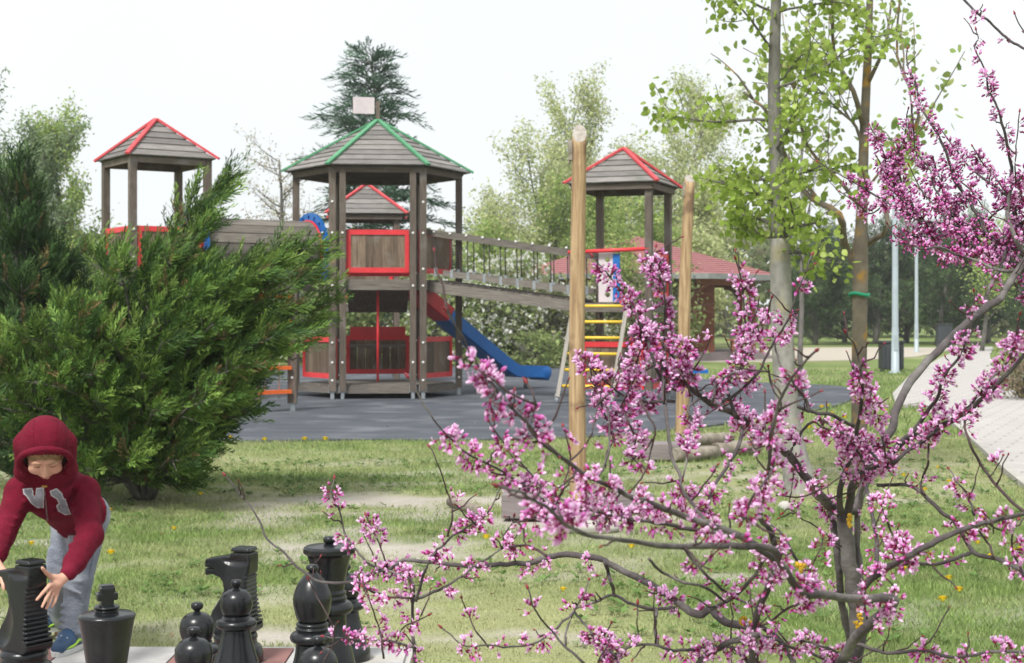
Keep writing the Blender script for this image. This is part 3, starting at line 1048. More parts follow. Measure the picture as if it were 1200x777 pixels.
# two bare pine poles for a cable, cut at a slant
def pine_pole(px, pyb, top, rad, lean, label, seed, slant=1.25):
    g = G(px, pyb)
    t = thing("cable_pole", label, "pole", g)
    r = np.random.default_rng(seed)
    n = 22
    mb = MB()
    N = 20
    rows = 26
    for i in range(rows + 1):
        z = -.05 + (top + .05) * i / rows
        f = z / top
        cx, cy = lean * f + .012 * math.sin(z * 1.7 + seed), .01 * math.sin(z * 2.3 + seed)
        for k in range(N):
            a = 2 * math.pi * k / N
            rr = rad * (1 - .16 * f) * (1 + .05 * math.sin(2 * a + z * .8 + seed) + .025 * math.sin(5 * a + z * 2.1))
            if abs((a - 4.55 - .15 * math.sin(z * 1.3)) % 6.283) < .16: rr *= .90   # a long drying crack
            zz = z
            if i == rows: zz = z + rr * math.sin(a) * slant     # slanted cut facing the viewer
            mb.v.append(Vector((cx + rr * math.cos(a), cy + rr * math.sin(a), zz)))
    for i in range(rows):
        for k in range(N):
            k2 = (k + 1) % N
            mb.face((i * N + k, i * N + k2, (i + 1) * N + k2, (i + 1) * N + k), None, 0, True)
    mb.face([rows * N + k for k in range(N)], None, 1)
    mb.build("pole_shaft", [m_pine, m_pineend], t)
    # shackle plate and a short cable end at the top, ground collar
    mb = MB(); x = lean - rad * .84 + .012
    mb.beam((x - .012, 0, top - .20), (x - .012, 0, top - .05), .05, .028, (1, 0, 0)); mb.tube([(x - .012, 0, top - .19), (x - .022, 0, top - .23)], .011, 6)
    mb.build("cable_bracket", m_log, t)
    return t


pine_pole(678, 590, 2.76, .066, -.005, "near pine pole, thick and peeled, with slanted top cut", 3)
pine_pole(798, 509, 3.02, .076, .10, "farther slender pine pole leaning right beside the red-roofed shelter", 8, .75)

# sleepers and log pieces lying at the pole feet
def sleeper(pa, pb, h, w, label, m=None):
    a, b = G(*pa), G(*pb)
    t = MB(); t.beam(a + Vector((0, w / 2, h / 2)), b + Vector((0, w / 2, h / 2)), w, h)
    o = t.build("timber_sleeper", m or m_greywood, None, (a + b) / 2)
    o.location = (a + b) / 2
    bv = o.modifiers.new("bevel", 'BEVEL'); bv.width = .012; bv.segments = 2
    return tag(o, label, "sleeper")


sleeper((591, 608), (650, 609), .175, .34, "thick grey timber sleeper on the lawn left of the near pine pole")
sleeper((692, 604), (760, 600), .13, .22, "grey timber sleeper on the lawn right of the near pine pole")
sleeper((738, 539), (800, 540), .16, .35, "weathered timber sleeper left of the farther pine pole's foot")


def small_log(pa, pb, r, label, seed, group=None, dz=0.0):
    a, b = G(*pa), G(*pb)
    o_ = (a + b) / 2
    rr = random.Random(seed)
    pts = [a.lerp(b, t) + Vector((0, 0, r * .85 + dz + rr.uniform(-.008, .008))) for t in np.linspace(0, 1, 7)]
    mb = MB(); mb.tube(pts, [r * rr.uniform(.85, 1.08) for _ in pts], 12)
    o = mb.build("log", m_log, None, o_); o.location = o_
    return tag(o, label, "log", group)


m_stub = m_log
small_log((528, 592), (562, 603), .035, "short dark log lying on bare earth left of the thick sleeper", 1)
small_log((790, 541), (838, 538), .07, "long front log in the pile by the farther pine pole", 2, "logs piled by the farther pole")
small_log((838, 535), (886, 531), .075, "rightmost log of the pile by the farther pine pole", 3, "logs piled by the farther pole")
small_log((800, 532), (846, 530), .07, "back log in the pile by the farther pine pole", 4, "logs piled by the farther pole")
small_log((808, 536), (856, 532), .06, "log lying on top of the pile by the farther pole", 5, "logs piled by the farther pole", .11)

# pale flat stones at the lawn
def stone(px, py, sx, sy, sz, label, seed):
    g = G(px, py)
    bm = bmesh.new(); bmesh.ops.create_icosphere(bm, subdivisions=3, radius=1)
    r = random.Random(seed)
    for v in bm.verts:
        n = vnoise(v.co.x * 2 + seed, v.co.y * 2 + v.co.z, seed)
        v.co *= .85 + .3 * float(n)
        v.co.x *= sx; v.co.y *= sy; v.co.z *= sz
    for f in bm.faces: f.smooth = True
    me = bpy.data.meshes.new("stone"); bm.to_mesh(me); bm.free(); me.materials.append(m_kerb)
    o = link(bpy.data.objects.new("stone", me)); o.location = (g.x, g.y, sz * .3)
    return tag(o, label, "stone")


stone(692, 622, .17, .12, .05, "flat pale stone in the grass in front of the near pine pole", 4)
stone(920, 597, .05, .045, .05, "small dark grey stone at the foot of the linden", 9)
# ================================================================== shelter, lamps, bins
m_shing = mat("red_shingle_roof", (.33, .135, .135), (.25, .095, .10), 14, rough=.9, bump=.4, stretch=(1, 1, 3), c3=(.30, .13, .12), s3=1.5)
m_fascia = mat("grey_fascia", (.26, .27, .27), (.2, .21, .21), 4, rough=.7)
m_cabin = mat("brown_log_wall", (.24, .085, .05), (.17, .06, .036), 4, rough=.8, bump=.3, rand=.12, **GRAIN)
SY = 47.0
sc_ = SY / FPX
SHX = (758 - 600) * sc_
sh = thing("park_shelter", "brown wooden shelter with low red shingle roof and closed cabin part", "shelter", (SHX, SY + 3.6, 0))
so = Vector((SHX, SY + 3.6, 0))
NS = 8; RR = 4.75
zE, zA = CAM_H + (HZ - 321) * sc_, CAM_H + (HZ - 272) * sc_ + .05
CC = [Vector((RR * math.cos(a), RR * .92 * math.sin(a), zE)) for a in [math.pi / 8 + 2 * math.pi * k / NS for k in range(NS)]]
mb = MB()
ap = Vector((0, 0, zA))
for k in range(NS):
    a, b = CC[k], CC[(k + 1) % NS]
    rows = 18
    for r in range(rows):
        t0, t1 = r / rows, (r + 1) / rows
        q = [a.lerp(ap, t0), b.lerp(ap, t0), b.lerp(ap, t1), a.lerp(ap, t1)]
        n = (b - a).cross(ap - a).normalized() * .018
        i = len(mb.v); mb.v += [q[0] + n, q[1] + n, q[2], q[3], q[0], q[1]]
        mb.face((i, i + 1, i + 2, i + 3)); mb.face((i + 1, i, i + 4, i + 5))
rf = mb.build("roof", m_shing, sh)
mb = MB()
for k in range(NS):
    a, b = CC[k].copy(), CC[(k + 1) % NS].copy(); a.z = b.z = zE - .07
    mb.beam(a, b, .05, .17, ext=.02)
mb.v += [Vector((c.x * .98, c.y * .98, zE - .12)) for c in CC]; n = len(mb.v)
mb.face(list(range(n - NS, n))[::-1])
mb.build("fascia", m_fascia, sh)
mb = MB()
for k in range(NS):
    a, b = CC[k] * .82, CC[(k + 1) % NS] * .82
    mb.beam((a.x, a.y, zE - .22), (b.x, b.y, zE - .22), .12, .2)
mb.build("ring_beam", m_cabin, sh)
for k in range(NS):
    c_ = CC[k] * .82
    mb = MB(); mb.beam((c_.x, c_.y, .0), (c_.x, c_.y, zE - .3), .15, .15, (0, 1, 0))
    po = mb.build("post", m_cabin, sh)
    for j in (-1, 1):
        nb_ = CC[(k + j) % NS] * .82
        d = Vector((nb_.x - c_.x, nb_.y - c_.y, 0)).normalized()
        pts = [Vector((c_.x, c_.y, zE - 1.0)) + d * (.62 * (1 - math.cos(t))) + Vector((0, 0, .68 * math.sin(t))) for t in np.linspace(.1, math.pi / 2, 6)]
        mb = MB()
        for u, v in zip(pts[:-1], pts[1:]): mb.beam(u, v, .09, .12, (0, 0, 1) if abs((v - u).normalized().z) < .9 else d, ext=.02)
        mb.build("curved_brace", m_cabin, po)
mb = MB()
oc = [Vector((c.x * .9, c.y * .9, .26)) for c in CC]; lo = [Vector((c.x, c.y, 0)) for c in oc]
mb.v = oc + lo
mb.face(list(range(NS)))
for k in range(NS): mb.face((k, NS + k, NS + (k + 1) % NS, (k + 1) % NS))
mb.build("floor_platform", m_greywood, sh)
# closed log cabin under the roof
xa, xb = (786 - 758) * sc_ * .0 - 1.1, (841 - 758) * sc_ * 1.02
cab = MB(); cab.box(((xa + xb) / 2, -1.0, 1.3), (xb - xa - .12, 3.0, 2.1)); cb = cab.build("cabin", m_cabin, sh)
for k in range(13):
    mb = MB(); mb.beam((xa, -2.53, .34 + k * .172), (xb, -2.53, .34 + k * .172), .07, .165); mb.build("wall_board", m_cabin, cb)
    mb = MB(); mb.beam((xb - .04, -2.5, .34 + k * .172), (xb - .04, .5, .34 + k * .172), .07, .165); mb.build("wall_board", m_cabin, cb)
mb = MB(); mb.beam((xb + .3, -3.0, .65), (xb + 1.6, -3.0, .65), .4, .05); mb.box((xb + .5, -3.0, .45), (.08, .3, .38)); mb.box((xb + 1.4, -3.0, .45), (.08, .3, .38)); mb.build("bench", m_cabin, sh)

# lamp posts
m_lamp = mat("lamp_post_paint", (.36, .42, .45), (.30, .35, .38), 3, rough=.4)
m_lampglass = mat("lamp_glass", (.6, .62, .6), (.5, .52, .5), 3, rough=.2)


def lamp(px, pyb, h, r, label):
    g = G(px, pyb)
    t = thing("street_lamp", label, "street lamp", g, 0, "lamp posts along the path")
    mb = MB(); mb.lathe([(r * 1.9, -.05), (r * 1.9, .02), (r * 1.15, .05), (r, 1.1), (r * .95, 1.12), (r * .75, h - .3), (r * .6, h - .25)], 16); p_ = mb.build("pole", m_lamp, t)
    mb = MB(); mb.box((0, -r - .008, .75), (.09, .016, .4)); mb.build("service_door", m_lamp, p_)
    mb = MB(); mb.lathe([(.10, h - .25), (.2, h - .06), (.2, h - .03)], 20); mb.build("lamp_glass", m_lampglass, t)
    mb = MB(); mb.lathe([(.30, h - .03), (.31, h), (.12, h + .05), (.02, h + .06)], 24); mb.build("lamp_shade", m_lamp, t)
    return t


lamp(1049, 437, 5.15, .085, "nearer grey lamp post rising beside the dark litter bin")
lamp(1074, 413, 5.4, .075, "farther thin grey lamp post with a flat round shade, right of the bin")

m_bin = mat("bin_paint", (.045, .05, .056), (.035, .04, .045), 6, rough=.5)


def litter_bin(px, pyb, w, h, label, cap=True):
    g = G(px, pyb)
    t = thing("litter_bin", label, "litter bin", g + Vector((0, .25, 0)))
    mb = MB(); mb.box((0, 0, h / 2 + .03), (w, w * .75, h - .06)); body = mb.build("body", m_bin, t)
    bv = body.modifiers.new("bevel", 'BEVEL'); bv.width = .03; bv.segments = 2
    for k in range(6):
        mb = MB(); mb.box((-w / 2 + w * (k + .5) / 6, -w * .375 - .012, h / 2), (w / 6 - .02, .022, h - .16)); mb.build("slat", m_bin, body)
    mb = MB(); mb.box((0, 0, h + .03), (w + .05, w * .75 + .05, .05)); mb.build("lid", m_bin, t)
    mb = MB(); mb.box((-w * .4, 0, .02), (.06, w * .5, .06)); mb.box((w * .4, 0, .02), (.06, w * .5, .06)); mb.build("foot", m_bin, t)
    return t


litter_bin(1047, 436, .55, .72, "dark square litter bin standing behind the nearer lamp post")
litter_bin(1108, 408, .62, 1.0, "dark bluish bin far off at the end of the paved path")
# ================================================================== trees and shrubs
m_bark = mat("grey_bark", (.16, .15, .135), (.085, .078, .07), 7, rough=.9, bump=.5, stretch=(3, 3, .8))
m_barkmid = mat("leaf_shaded_linden_bark", (.20, .19, .17), (.11, .105, .095), 6, rough=.9, bump=.45, stretch=(3, 3, 1.2))  # upper trunk: shade of the leaves put into a darker bark colour
m_barkpale = mat("pale_linden_bark", (.31, .30, .27), (.19, .185, .165), 5, rough=.9, bump=.45, stretch=(3, 3, 1.6), c3=(.30, .27, .16), s3=4, t3=(.55, .7))
m_lichen = mat("lichen_bark", (.20, .17, .125), (.12, .10, .08), 8, rough=.95, bump=.5, c3=(.34, .20, .05), s3=7, t3=(.53, .66))
m_leaf = leaf_mat("spring_leaf", .5)
m_needle = leaf_mat("needle_leaf", .15, .65)

LEAF_V = np.array([[0, 0, 0], [-.38, .30, .05], [.38, .30, .05], [-.30, .72, .02], [.30, .72, .02], [0, 1.0, -.08]], float)
LEAF_F = np.array([[0, 2, 1], [1, 2, 3], [2, 4, 3], [3, 4, 5]])
DIA_V = np.array([[0, 0, 0], [-.34, .5, .06], [.34, .5, .06], [0, 1, 0]], float)
DIA_F = np.array([[0, 2, 1], [1, 2, 3]])
TRI_V = np.array([[-.3, 0, 0], [.3, .1, 0], [0, 1, 0]], float)
TRI_F = np.array([[0, 1, 2]])


def rand_dirs(n, r):
    v = r.normal(size=(n, 3)); return unit(v)


def grow(r, base, d0, length, rad, levels, nchild, spread, up=.15, wander=.12, frac0=.3, shrink=.62, seg=7, cr=.55):
    """Recursive limbs: returns list of (pts, radii, level)."""
    out = []
    def rec(p, d, L, ra, lv):
        pts = [np.array(p, float)]; d = np.array(d, float)
        for i in range(seg):
            d = unit(d + r.normal(size=3) * wander + np.array([0, 0, up * (lv > 0)]) * .35)
            pts.append(pts[-1] + d * L / seg)
        pts = np.array(pts)
        rads = ra * (1 - np.linspace(0, 1, seg + 1) * (.72 if lv == 0 else .85))
        out.append((pts, rads, lv))
        if lv >= levels: return
        k = nchild[lv] if lv < len(nchild) else nchild[-1]
        for j in range(k):
            f = frac0 + (1 - frac0) * (j + r.random()) / k if lv == 0 else .2 + .8 * (j + r.random()) / k
            f = min(f, .99)
            i = f * seg; a = int(i); q = pts[a] + (pts[min(a + 1, seg)] - pts[a]) * (i - a)
            t = unit(pts[min(a + 1, seg)] - pts[a])
            s = r.normal(size=3); s = unit(s - t * s.dot(t))
            ang = spread[min(lv, len(spread) - 1)] * (.75 + .5 * r.random())
            nd = t * math.cos(ang) + s * math.sin(ang)
            LL = L * shrink * (1 - .55 * f if lv == 0 else .8) * (.7 + .6 * r.random())
            rec(q, nd, LL, rads[a] * cr, lv + 1)
    rec(base, d0, length, rad, 0)
    return out


def leaves_on(r, limbs, minlv, per, size, droop=.4, flat=.3, out=.0):
    """Leaf positions, axes, normals and sizes along the fine limbs."""
    pos = []
    for pts, rad, lv in limbs:
        if lv < minlv: continue
        L = np.linalg.norm(np.diff(pts, axis=0), axis=1).sum()
        n = max(1, int(r.poisson(per * L)))
        f = (r.random(n) ** .8) * (len(pts) - 1.001)
        a = f.astype(int)
        pos.append(pts[a] + (pts[a + 1] - pts[a]) * (f - a)[:, None])
    pos = np.concatenate(pos); n = len(pos)
    pos = pos + r.normal(size=(n, 3)) * out
    d = rand_dirs(n, r); d[:, 2] -= droop; d = unit(d)
    nn = rand_dirs(n, r); nn[:, 2] += flat
    return pos, frames(d, nn), size * (.6 + .8 * r.random(n))


def palette(r, n, cols, jit=.18):
    cols = np.array(cols, float)
    c = cols[r.integers(0, len(cols), n)]
    return c * (1 + r.normal(size=(n, 1)) * jit).clip(.4, 1.7)


def tree(name, cat, label, base, h, rad, seed, leafcols, leafsize, per, nchild=(16, 6, 4), spread=(1.0, .8, .8), levels=2, lean=(0, 0), bark=None, up=.3,
         shrink=.5, frac0=.25, tpl=(TRI_V, TRI_F), minlv=2, droop=.3, out=.05, group=None, wander=.1, leafmat=None, n=5, mass="crown", sunk=.1, cr=.5):
    r = np.random.default_rng(seed)
    t = thing(name, label, cat, base, 0, group)
    limbs = grow(r, (0, 0, -sunk), (lean[0], lean[1], 1), h, rad, levels, nchild, spread, up, wander, frac0, shrink, cr=cr)
    V, F = tubes_np([(p, np.maximum(q, .004)) for p, q, lv in limbs if lv == 0], 10)
    np_mesh("trunk", V, F, bark or m_bark, t, None, True)
    V, F = tubes_np([(p, np.maximum(q, .003)) for p, q, lv in limbs if lv > 0], n)
    np_mesh("limbs", V, F, bark or m_bark, t, None, True)
    pos, R, s = leaves_on(r, limbs, minlv, per, leafsize, droop, .3, out)
    V, F, C = scatter(tpl[0], tpl[1], pos, R, s, None, palette(r, len(pos), leafcols))
    c = np_mesh(mass, V, F, leafmat or m_leaf, t, C)
    c['kind'] = 'stuff'
    return t, limbs, r


LIME = [(.31, .43, .12), (.38, .48, .15), (.25, .37, .10), (.45, .50, .19)]
PALE = [(.46, .53, .24), (.54, .58, .30), (.40, .47, .21), (.60, .60, .36)]
WILLOW = [(.24, .32, .17), (.30, .38, .22), (.20, .28, .14)]
OLIVE = [(.16, .19, .09), (.22, .24, .12), (.13, .16, .07)]


# --- the linden with the pale trunk: its 300 nearest leaves are parts
g = G(938, 578)
r = np.random.default_rng(5)
lin_t = thing("linden_tree", "young linden with pale thick trunk and round fresh green leaves", "tree", g)
tr = smooth_path([(-.0, 0, -.1, .17), (.0, 0, .05, .135), (-.08, .02, .5, .096), (-.135, .03, 1.2, .088), (-.155, .03, 1.9, .080), (-.17, .03, 2.3, .060), (-.20, .05, 3.2, .05), (-.18, .0, 4.4, .035), (-.2, 0, 5.4, .015)], 4)
ks = int(np.argmax(tr[:, 2] > 1.95))
V, F = tubes_np([(tr[:ks + 1, :3], tr[:ks + 1, 3])], 14)
np_mesh("trunk", V, F, m_barkpale, lin_t, None, True)
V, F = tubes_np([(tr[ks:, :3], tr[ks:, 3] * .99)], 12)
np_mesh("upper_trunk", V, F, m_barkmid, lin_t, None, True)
limbs = []
for k in range(30):
    f = .40 + .58 * (k + r.random()) / 30
    i = int(f * (len(tr) - 1)); q = tr[i, :3]
    if q[2] < 1.75: continue
    a = k * 2.4 + r.normal() * .3
    e = .15 + .35 * r.random()
    d = np.array([math.cos(a) * math.cos(e), math.sin(a) * math.cos(e), math.sin(e)])
    L = (.60 if q[2] < 2.8 else .85) * (.75 + .5 * r.random())
    limbs += grow(r, q, d, L, tr[i, 3] * .26, 1, (8,), (.8,), .1, .13, .25, .55, cr=.5)
# drooping leafy lower limbs
V, F = tubes_np([(p, np.maximum(q, .0035)) for p, q, lv in limbs], 6)
np_mesh("limbs", V, F, m_bark, lin_t, None, True)
pos, R, s = leaves_on(r, limbs, 0, 66, .056, .9, .2, .06)
cols = palette(r, len(pos), [(.32, .44, .085), (.38, .49, .11), (.27, .38, .07), (.44, .53, .16)], .12)
wp = pos + np.array(g)
u = wp[:, 0] / wp[:, 1] * FPX + 600; v = HZ - (wp[:, 2] - CAM_H) / wp[:, 1] * FPX
vis = (u > 0) & (u < 1200) & (v > 0) & (v < 777)
order = np.argsort(np.where(vis, -s / wp[:, 1], 1))
ME_LEAF = []
for k in range(6):
    me = bpy.data.meshes.new("leaf")
    lv = LEAF_V + np.array([0, 0, 1.0]) * (LEAF_V[:, 1:2] ** 2) * (-.25 + .1 * k)
    me.from_pydata(lv.tolist(), [], LEAF_F.tolist())
    a = me.attributes.new("col", 'FLOAT_COLOR', 'POINT')
    cc = palette(r, 1, [(.33, .445, .09)], .15)[0]
    a.data.foreach_set("color", np.tile(np.append(cc, 1), len(lv)).astype(np.float32))
    me.materials.append(m_leaf); ME_LEAF.append(me)


def place(me, name, parent, pos, R, s):
    o = bpy.data.objects.new(name, me); COL.objects.link(o); o.parent = parent
    M = Matrix.Identity(4)
    for i in range(3):
        for j in range(3): M[i][j] = float(R[i, j] * s)
        M[i][3] = float(pos[i])
    o.matrix_local = M
    return o


for j, k in enumerate(order[:300]):
    place(ME_LEAF[j % 6], "leaf", lin_t, pos[k], R[k], s[k])
rest = order[300:]
V, F, C = scatter(LEAF_V, LEAF_F, pos[rest], R[rest], s[rest], None, cols[rest])
np_mesh("foliage", V, F, m_leaf, lin_t, C)['kind'] = 'stuff'

# --- slender brown tree just behind the linden
tree("young_tree", "tree", "slim brown-stemmed young tree between linden and lichen-covered tree", G(938, 465), 5.6, .055, 12, LIME, .08, 6, (22, 3), (.7, .7), 2, (.01, 0), m_bark, .2, .30, .42, minlv=1)

# --- young tree with orange lichen on the trunk and a green tie
g = G(1006, 560)
lt = thing("lichen_tree", "young tree with orange lichen on its trunk and a small green tie", "tree", g)
r = np.random.default_rng(9)
sc0 = g.y / FPX
def lp(px, py, dy=0.0): return np.array([(px - 1006) * sc0, dy, CAM_H - (py - HZ) * sc0])
main = smooth_path([np.append(lp(1006, 562), .085), np.append(lp(1007, 500), .072), np.append(lp(1007, 420), .066), np.append(lp(1008, 340), .066), np.append(lp(1008, 300), .07), np.append(lp(1010, 250), .05), np.append(lp(1013, 150), .042), np.append(lp(1018, 40), .034), np.append(lp(1022, -80), .02), np.append(lp(1030, -200), .008)], 4)
V, F = tubes_np([(main[:, :3], main[:, 3])], 12)
np_mesh("trunk", V, F, m_lichen, lt, None, True)
LB2 = []
for pts, r0 in (([(1006, 318), (990, 285), (972, 255), (955, 228), (935, 190), (900, 140), (875, 105)], .04), ([(1009, 312), (1022, 285), (1033, 268), (1042, 215), (1050, 150), (1060, 60), (1066, -40)], .032),
                ([(1012, 150), (995, 110), (978, 60), (965, 0), (955, -60)], .026), ([(1010, 245), (985, 215), (950, 170), (925, 110), (905, 60)], .022), ([(1013, 190), (1002, 150), (980, 130), (960, 100)], .018),
                ([(1016, 100), (1030, 60), (1048, 10), (1055, -50)], .02), ([(1010, 230), (1030, 200), (1050, 180), (1062, 150)], .014)):
    p = smooth_path([lp(a, b, r.normal() * .12 * min(i, 3)) for i, (a, b) in enumerate(pts)], 3)
    LB2.append((p, r0 * np.linspace(1, .25, len(p)), 1))
    for k in range(7):
        i = r.integers(len(p) // 3, len(p) - 1)
        LB2 += [(a, b, 2) for a, b, c in grow(r, p[i], unit(p[i + 1] - p[i]) + r.normal(size=3) * .5 + np.array([0, 0, .3]), .5 + .5 * r.random(), r0 * .3, 0, (0,), (.5,), .2, .1)]
V, F = tubes_np([(p, np.maximum(q, .004)) for p, q, lv in LB2], 7)
np_mesh("limbs", V, F, m_lichen, lt, None, True)
pos, R, s = leaves_on(r, LB2, 2, 10, .06, -.3, .2, .03)
pos2, R2, s2 = leaves_on(r, [l for l in LB2 if l[0][:, 2].min() > 2.3], 2, 22, .065, .3, .2, .08)
pos = np.concatenate([pos, pos2]); R = np.concatenate([R, R2]); s = np.concatenate([s, s2])
V, F, C = scatter(LEAF_V, LEAF_F, pos, R, s, None, palette(r, len(pos), LIME))
np_mesh("foliage", V, F, m_leaf, lt, C)['kind'] = 'stuff'
m_tie = mat("green_tie", (.02, .30, .16), (.015, .25, .13), 5, rough=.6)
mb = MB(); q = lp(1007, 345); mb.tube([Vector((q[0] + .078 * math.cos(a), q[1] + .078 * math.sin(a), q[2] + .01 * math.sin(2 * a))) for a in np.linspace(0, 2 * math.pi, 20)], .016, 6, cap=False); mb.build("tie", m_tie, lt)


# --- junipers: arching branches with feathery upswept sprays
def spray_tpl(r, n=13):
    """Feathery frond along +Y in the XY plane, slender triangles; also a brightness per vertex."""
    V = []; F = []; C = []
    def blade(p, d, L, w, nrm, c0, c1):
        s = np.cross(d, nrm); s = s / (np.linalg.norm(s) + 1e-9)
        i = len(V)
        m = p + d * L * .5
        V.extend([p, m + s * w, m - s * w, p + d * L])
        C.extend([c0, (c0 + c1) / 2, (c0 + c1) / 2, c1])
        F.extend([[i, i + 1, i + 2], [i + 2, i + 1, i + 3]])
    for k in range(n):
        f = (k + .3) / n
        y = f
        side = 1 if k % 2 else -1
        ang = .62 - .25 * f + r.normal() * .1
        roll = r.normal() * .5
        d = np.array([side * math.sin(ang), math.cos(ang), roll * .45]); d /= np.linalg.norm(d)
        p = np.array([0, y * .85, .08 * math.sin(y * 3)])
        L = (.42 - .26 * f) * (.75 + .5 * r.random())
        nr = np.array([r.normal() * .5, r.normal() * .3, 1.0])
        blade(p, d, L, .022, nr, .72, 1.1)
        for j in range(1):
            q = p + d * L * (.35 + .25 * r.random())
            d2 = d + np.array([r.normal() * .5, .35, r.normal() * .45]); d2 /= np.linalg.norm(d2)
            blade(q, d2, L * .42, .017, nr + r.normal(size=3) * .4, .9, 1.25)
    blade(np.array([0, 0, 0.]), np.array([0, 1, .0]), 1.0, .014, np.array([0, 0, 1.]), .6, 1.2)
    return np.array(V), np.array(F), np.repeat(np.array(C)[:, None], 3, 1)


SPR = [spray_tpl(np.random.default_rng(100 + k)) for k in range(5)]
JCOL = [(.072, .145, .030), (.115, .205, .040), (.16, .27, .054), (.044, .095, .026), (.205, .31, .068)]


def juniper(base, seed, targets, label, nsub=7, per=11, slen=.30, cols=JCOL, name="juniper", twist=.35, lift=.45, bend=.05):
    """targets: list of branch tip points (local); branches arch from the base towards them."""
    r = np.random.default_rng(seed)
    t = thing(name, label, "juniper", base)
    limbs = []
    P_ = []; D_ = []; S_ = []; N_ = []
    for tp in targets:
        tp = np.array(tp, float)
        L = np.linalg.norm(tp)
        hor = np.array([tp[0], tp[1], 0]); 
        m1 = hor * .30 + np.array([0, 0, max(tp[2], .15) * .52 + .05]); m2 = hor * .68 + np.array([0, 0, tp[2] * .86 + .02])
        st = unit(hor + 1e-6) * .05
        p = smooth_path([st, m1, m2, tp], 5)
        limbs.append((p, np.linspace(.022, .004, len(p)) * min(1.3, .6 + L * .3), 0))
        subs = [(p, .22)]
        for k in range(nsub):
            i = int(len(p) * (.35 + .6 * (k + r.random()) / nsub)); i = min(i, len(p) - 2)
            d = unit(p[i + 1] - p[i]); s = r.normal(size=3); s[2] *= .6; s = unit(s - d * s.dot(d))
            nd = unit(d + s * (.55 + .35 * r.random()) + np.array([0, 0, .18]))
            l2 = min(.55, L * (.20 + .16 * r.random())) * (1.12 - i / len(p))
            q = np.array([p[i] + nd * l2 * f + np.array([0, 0, .06 * l2 * f * f]) for f in np.linspace(0, 1, 5)])
            limbs.append((q, np.linspace(.007, .002, 5), 1)); subs.append((q, .0))
        for q, f0 in subs:
            l = np.linalg.norm(np.diff(q, axis=0), axis=1).sum()
            n = max(2, int(per * l * (2.0 if f0 else 2.6)))
            f = (f0 + (1 - f0) * np.sqrt(r.random(n))) * (len(q) - 1.001); a = f.astype(int)
            pos = q[a] + (q[a + 1] - q[a]) * (f - a)[:, None]
            ax = unit(q[a + 1] - q[a])
            sd = r.normal(size=(n, 3)); sd = unit(sd - ax * (sd * ax).sum(1, keepdims=True))
            d = unit(ax + sd * (twist + .5 * r.random((n, 1))) + np.array([bend, 0, lift]))
            P_.append(pos); D_.append(d); S_.append(slen * (.55 + .7 * r.random(n))); N_.append(sd + np.array([0, 0, .9]))
    V, F = tubes_np([(p, q) for p, q, lv in limbs], 5)
    np_mesh("branches", V, F, m_bark, t, None, True)
    pos = np.concatenate(P_); d = np.concatenate(D_); s = np.concatenate(S_); nn = np.concatenate(N_) + r.normal(size=(len(pos), 3)) * .35
    n = len(pos)
    R = frames(d, nn)
    c = palette(r, n, cols, .2)
    dead = r.random(n) < .035
    c[dead] = palette(r, int(dead.sum()), [(.17, .11, .06), (.22, .15, .07)], .2)
    k = r.integers(0, len(SPR), n)
    parts = []
    for j in range(len(SPR)):
        m = k == j
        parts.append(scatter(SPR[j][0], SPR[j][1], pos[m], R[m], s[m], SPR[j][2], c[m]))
    V, F, C = join_np(parts)
    o = np_mesh("foliage", V, F, m_needle, t, C); o['kind'] = 'stuff'
    print(label[:30], n, len(F))
    return t


def dome_targets(r, n, ax, ay, az, e0=.0, power=1.0, wild=.14, bias=(0, 0)):
    out = []
    for k in range(n):
        a = 2.39996 * k + r.normal() * .15
        e = e0 + (1.45 - e0) * (((k + .5) / n) ** power)
        w = 1 + r.normal() * wild
        out.append((math.cos(a) * math.cos(e) * ax * w + bias[0] * math.sin(e), math.sin(a) * math.cos(e) * ay * w + bias[1] * math.sin(e), max(.06, math.sin(e) * az * w)))
    return out


r = np.random.default_rng(77)
bj = G(170, 585)
J1 = []
for k in range(165):
    a = 2.39996 * k + r.normal() * .2; z = .08 + 1.55 * ((k + .5) / 165) ** .85
    rr = ((.24 if math.cos(a) > 0 else .42) + (.68 if math.cos(a) > 0 else .62) * min(z, 1.05)) * (1 if z < 1.05 else max(.12, 1 - ((z - 1.05) / .72) ** 1.6)) * (1 + r.normal() * .12)
    J1.append((math.cos(a) * rr * (1.0 if math.cos(a) > 0 else 1.12), math.sin(a) * rr, z * (1 + .12 * math.cos(a))))
def jt(px, py, dy): 
    p = P(px, py, bj.y + dy); return (p.x - bj.x, dy, p.z)
J1 += [jt(392, 352, -.2), (jt(372, 300, .1)), jt(372, 322, -.4), jt(345, 290, .2), jt(325, 308, -.3), jt(375, 372, 0), jt(345, 405, -.4), jt(300, 435, -.5),
       jt(262, 210, .1), jt(250, 235, .0), jt(238, 262, -.1), jt(222, 255, .2), jt(300, 320, -.5), jt(275, 330, -.7), jt(320, 395, -.8), jt(275, 470, -.7), jt(290, 480, -.4), jt(320, 400, -.6), jt(310, 330, -.2),
       jt(200, 305, -.4), jt(170, 300, -.2), jt(140, 318, -.5), jt(110, 300, .1), jt(225, 340, -.8), jt(250, 380, -1.0), jt(190, 400, -1.1), jt(130, 400, -1.0), jt(240, 470, -1.1), jt(180, 480, -1.2),
       jt(280, 430, -.9), jt(235, 520, -.9), jt(215, 545, -.8), jt(110, 470, -1.1), jt(210, 540, -1.0), jt(150, 540, -1.1), jt(100, 550, -.9), jt(285, 312, .3), jt(310, 312, .4)]
juniper(bj, 501, J1, "big spreading juniper with feathery bright green sprays in front of the playground", 6, 9.0, .25, bend=.72)
bj2 = G(10, 580) + Vector((-.05, .6, 0))
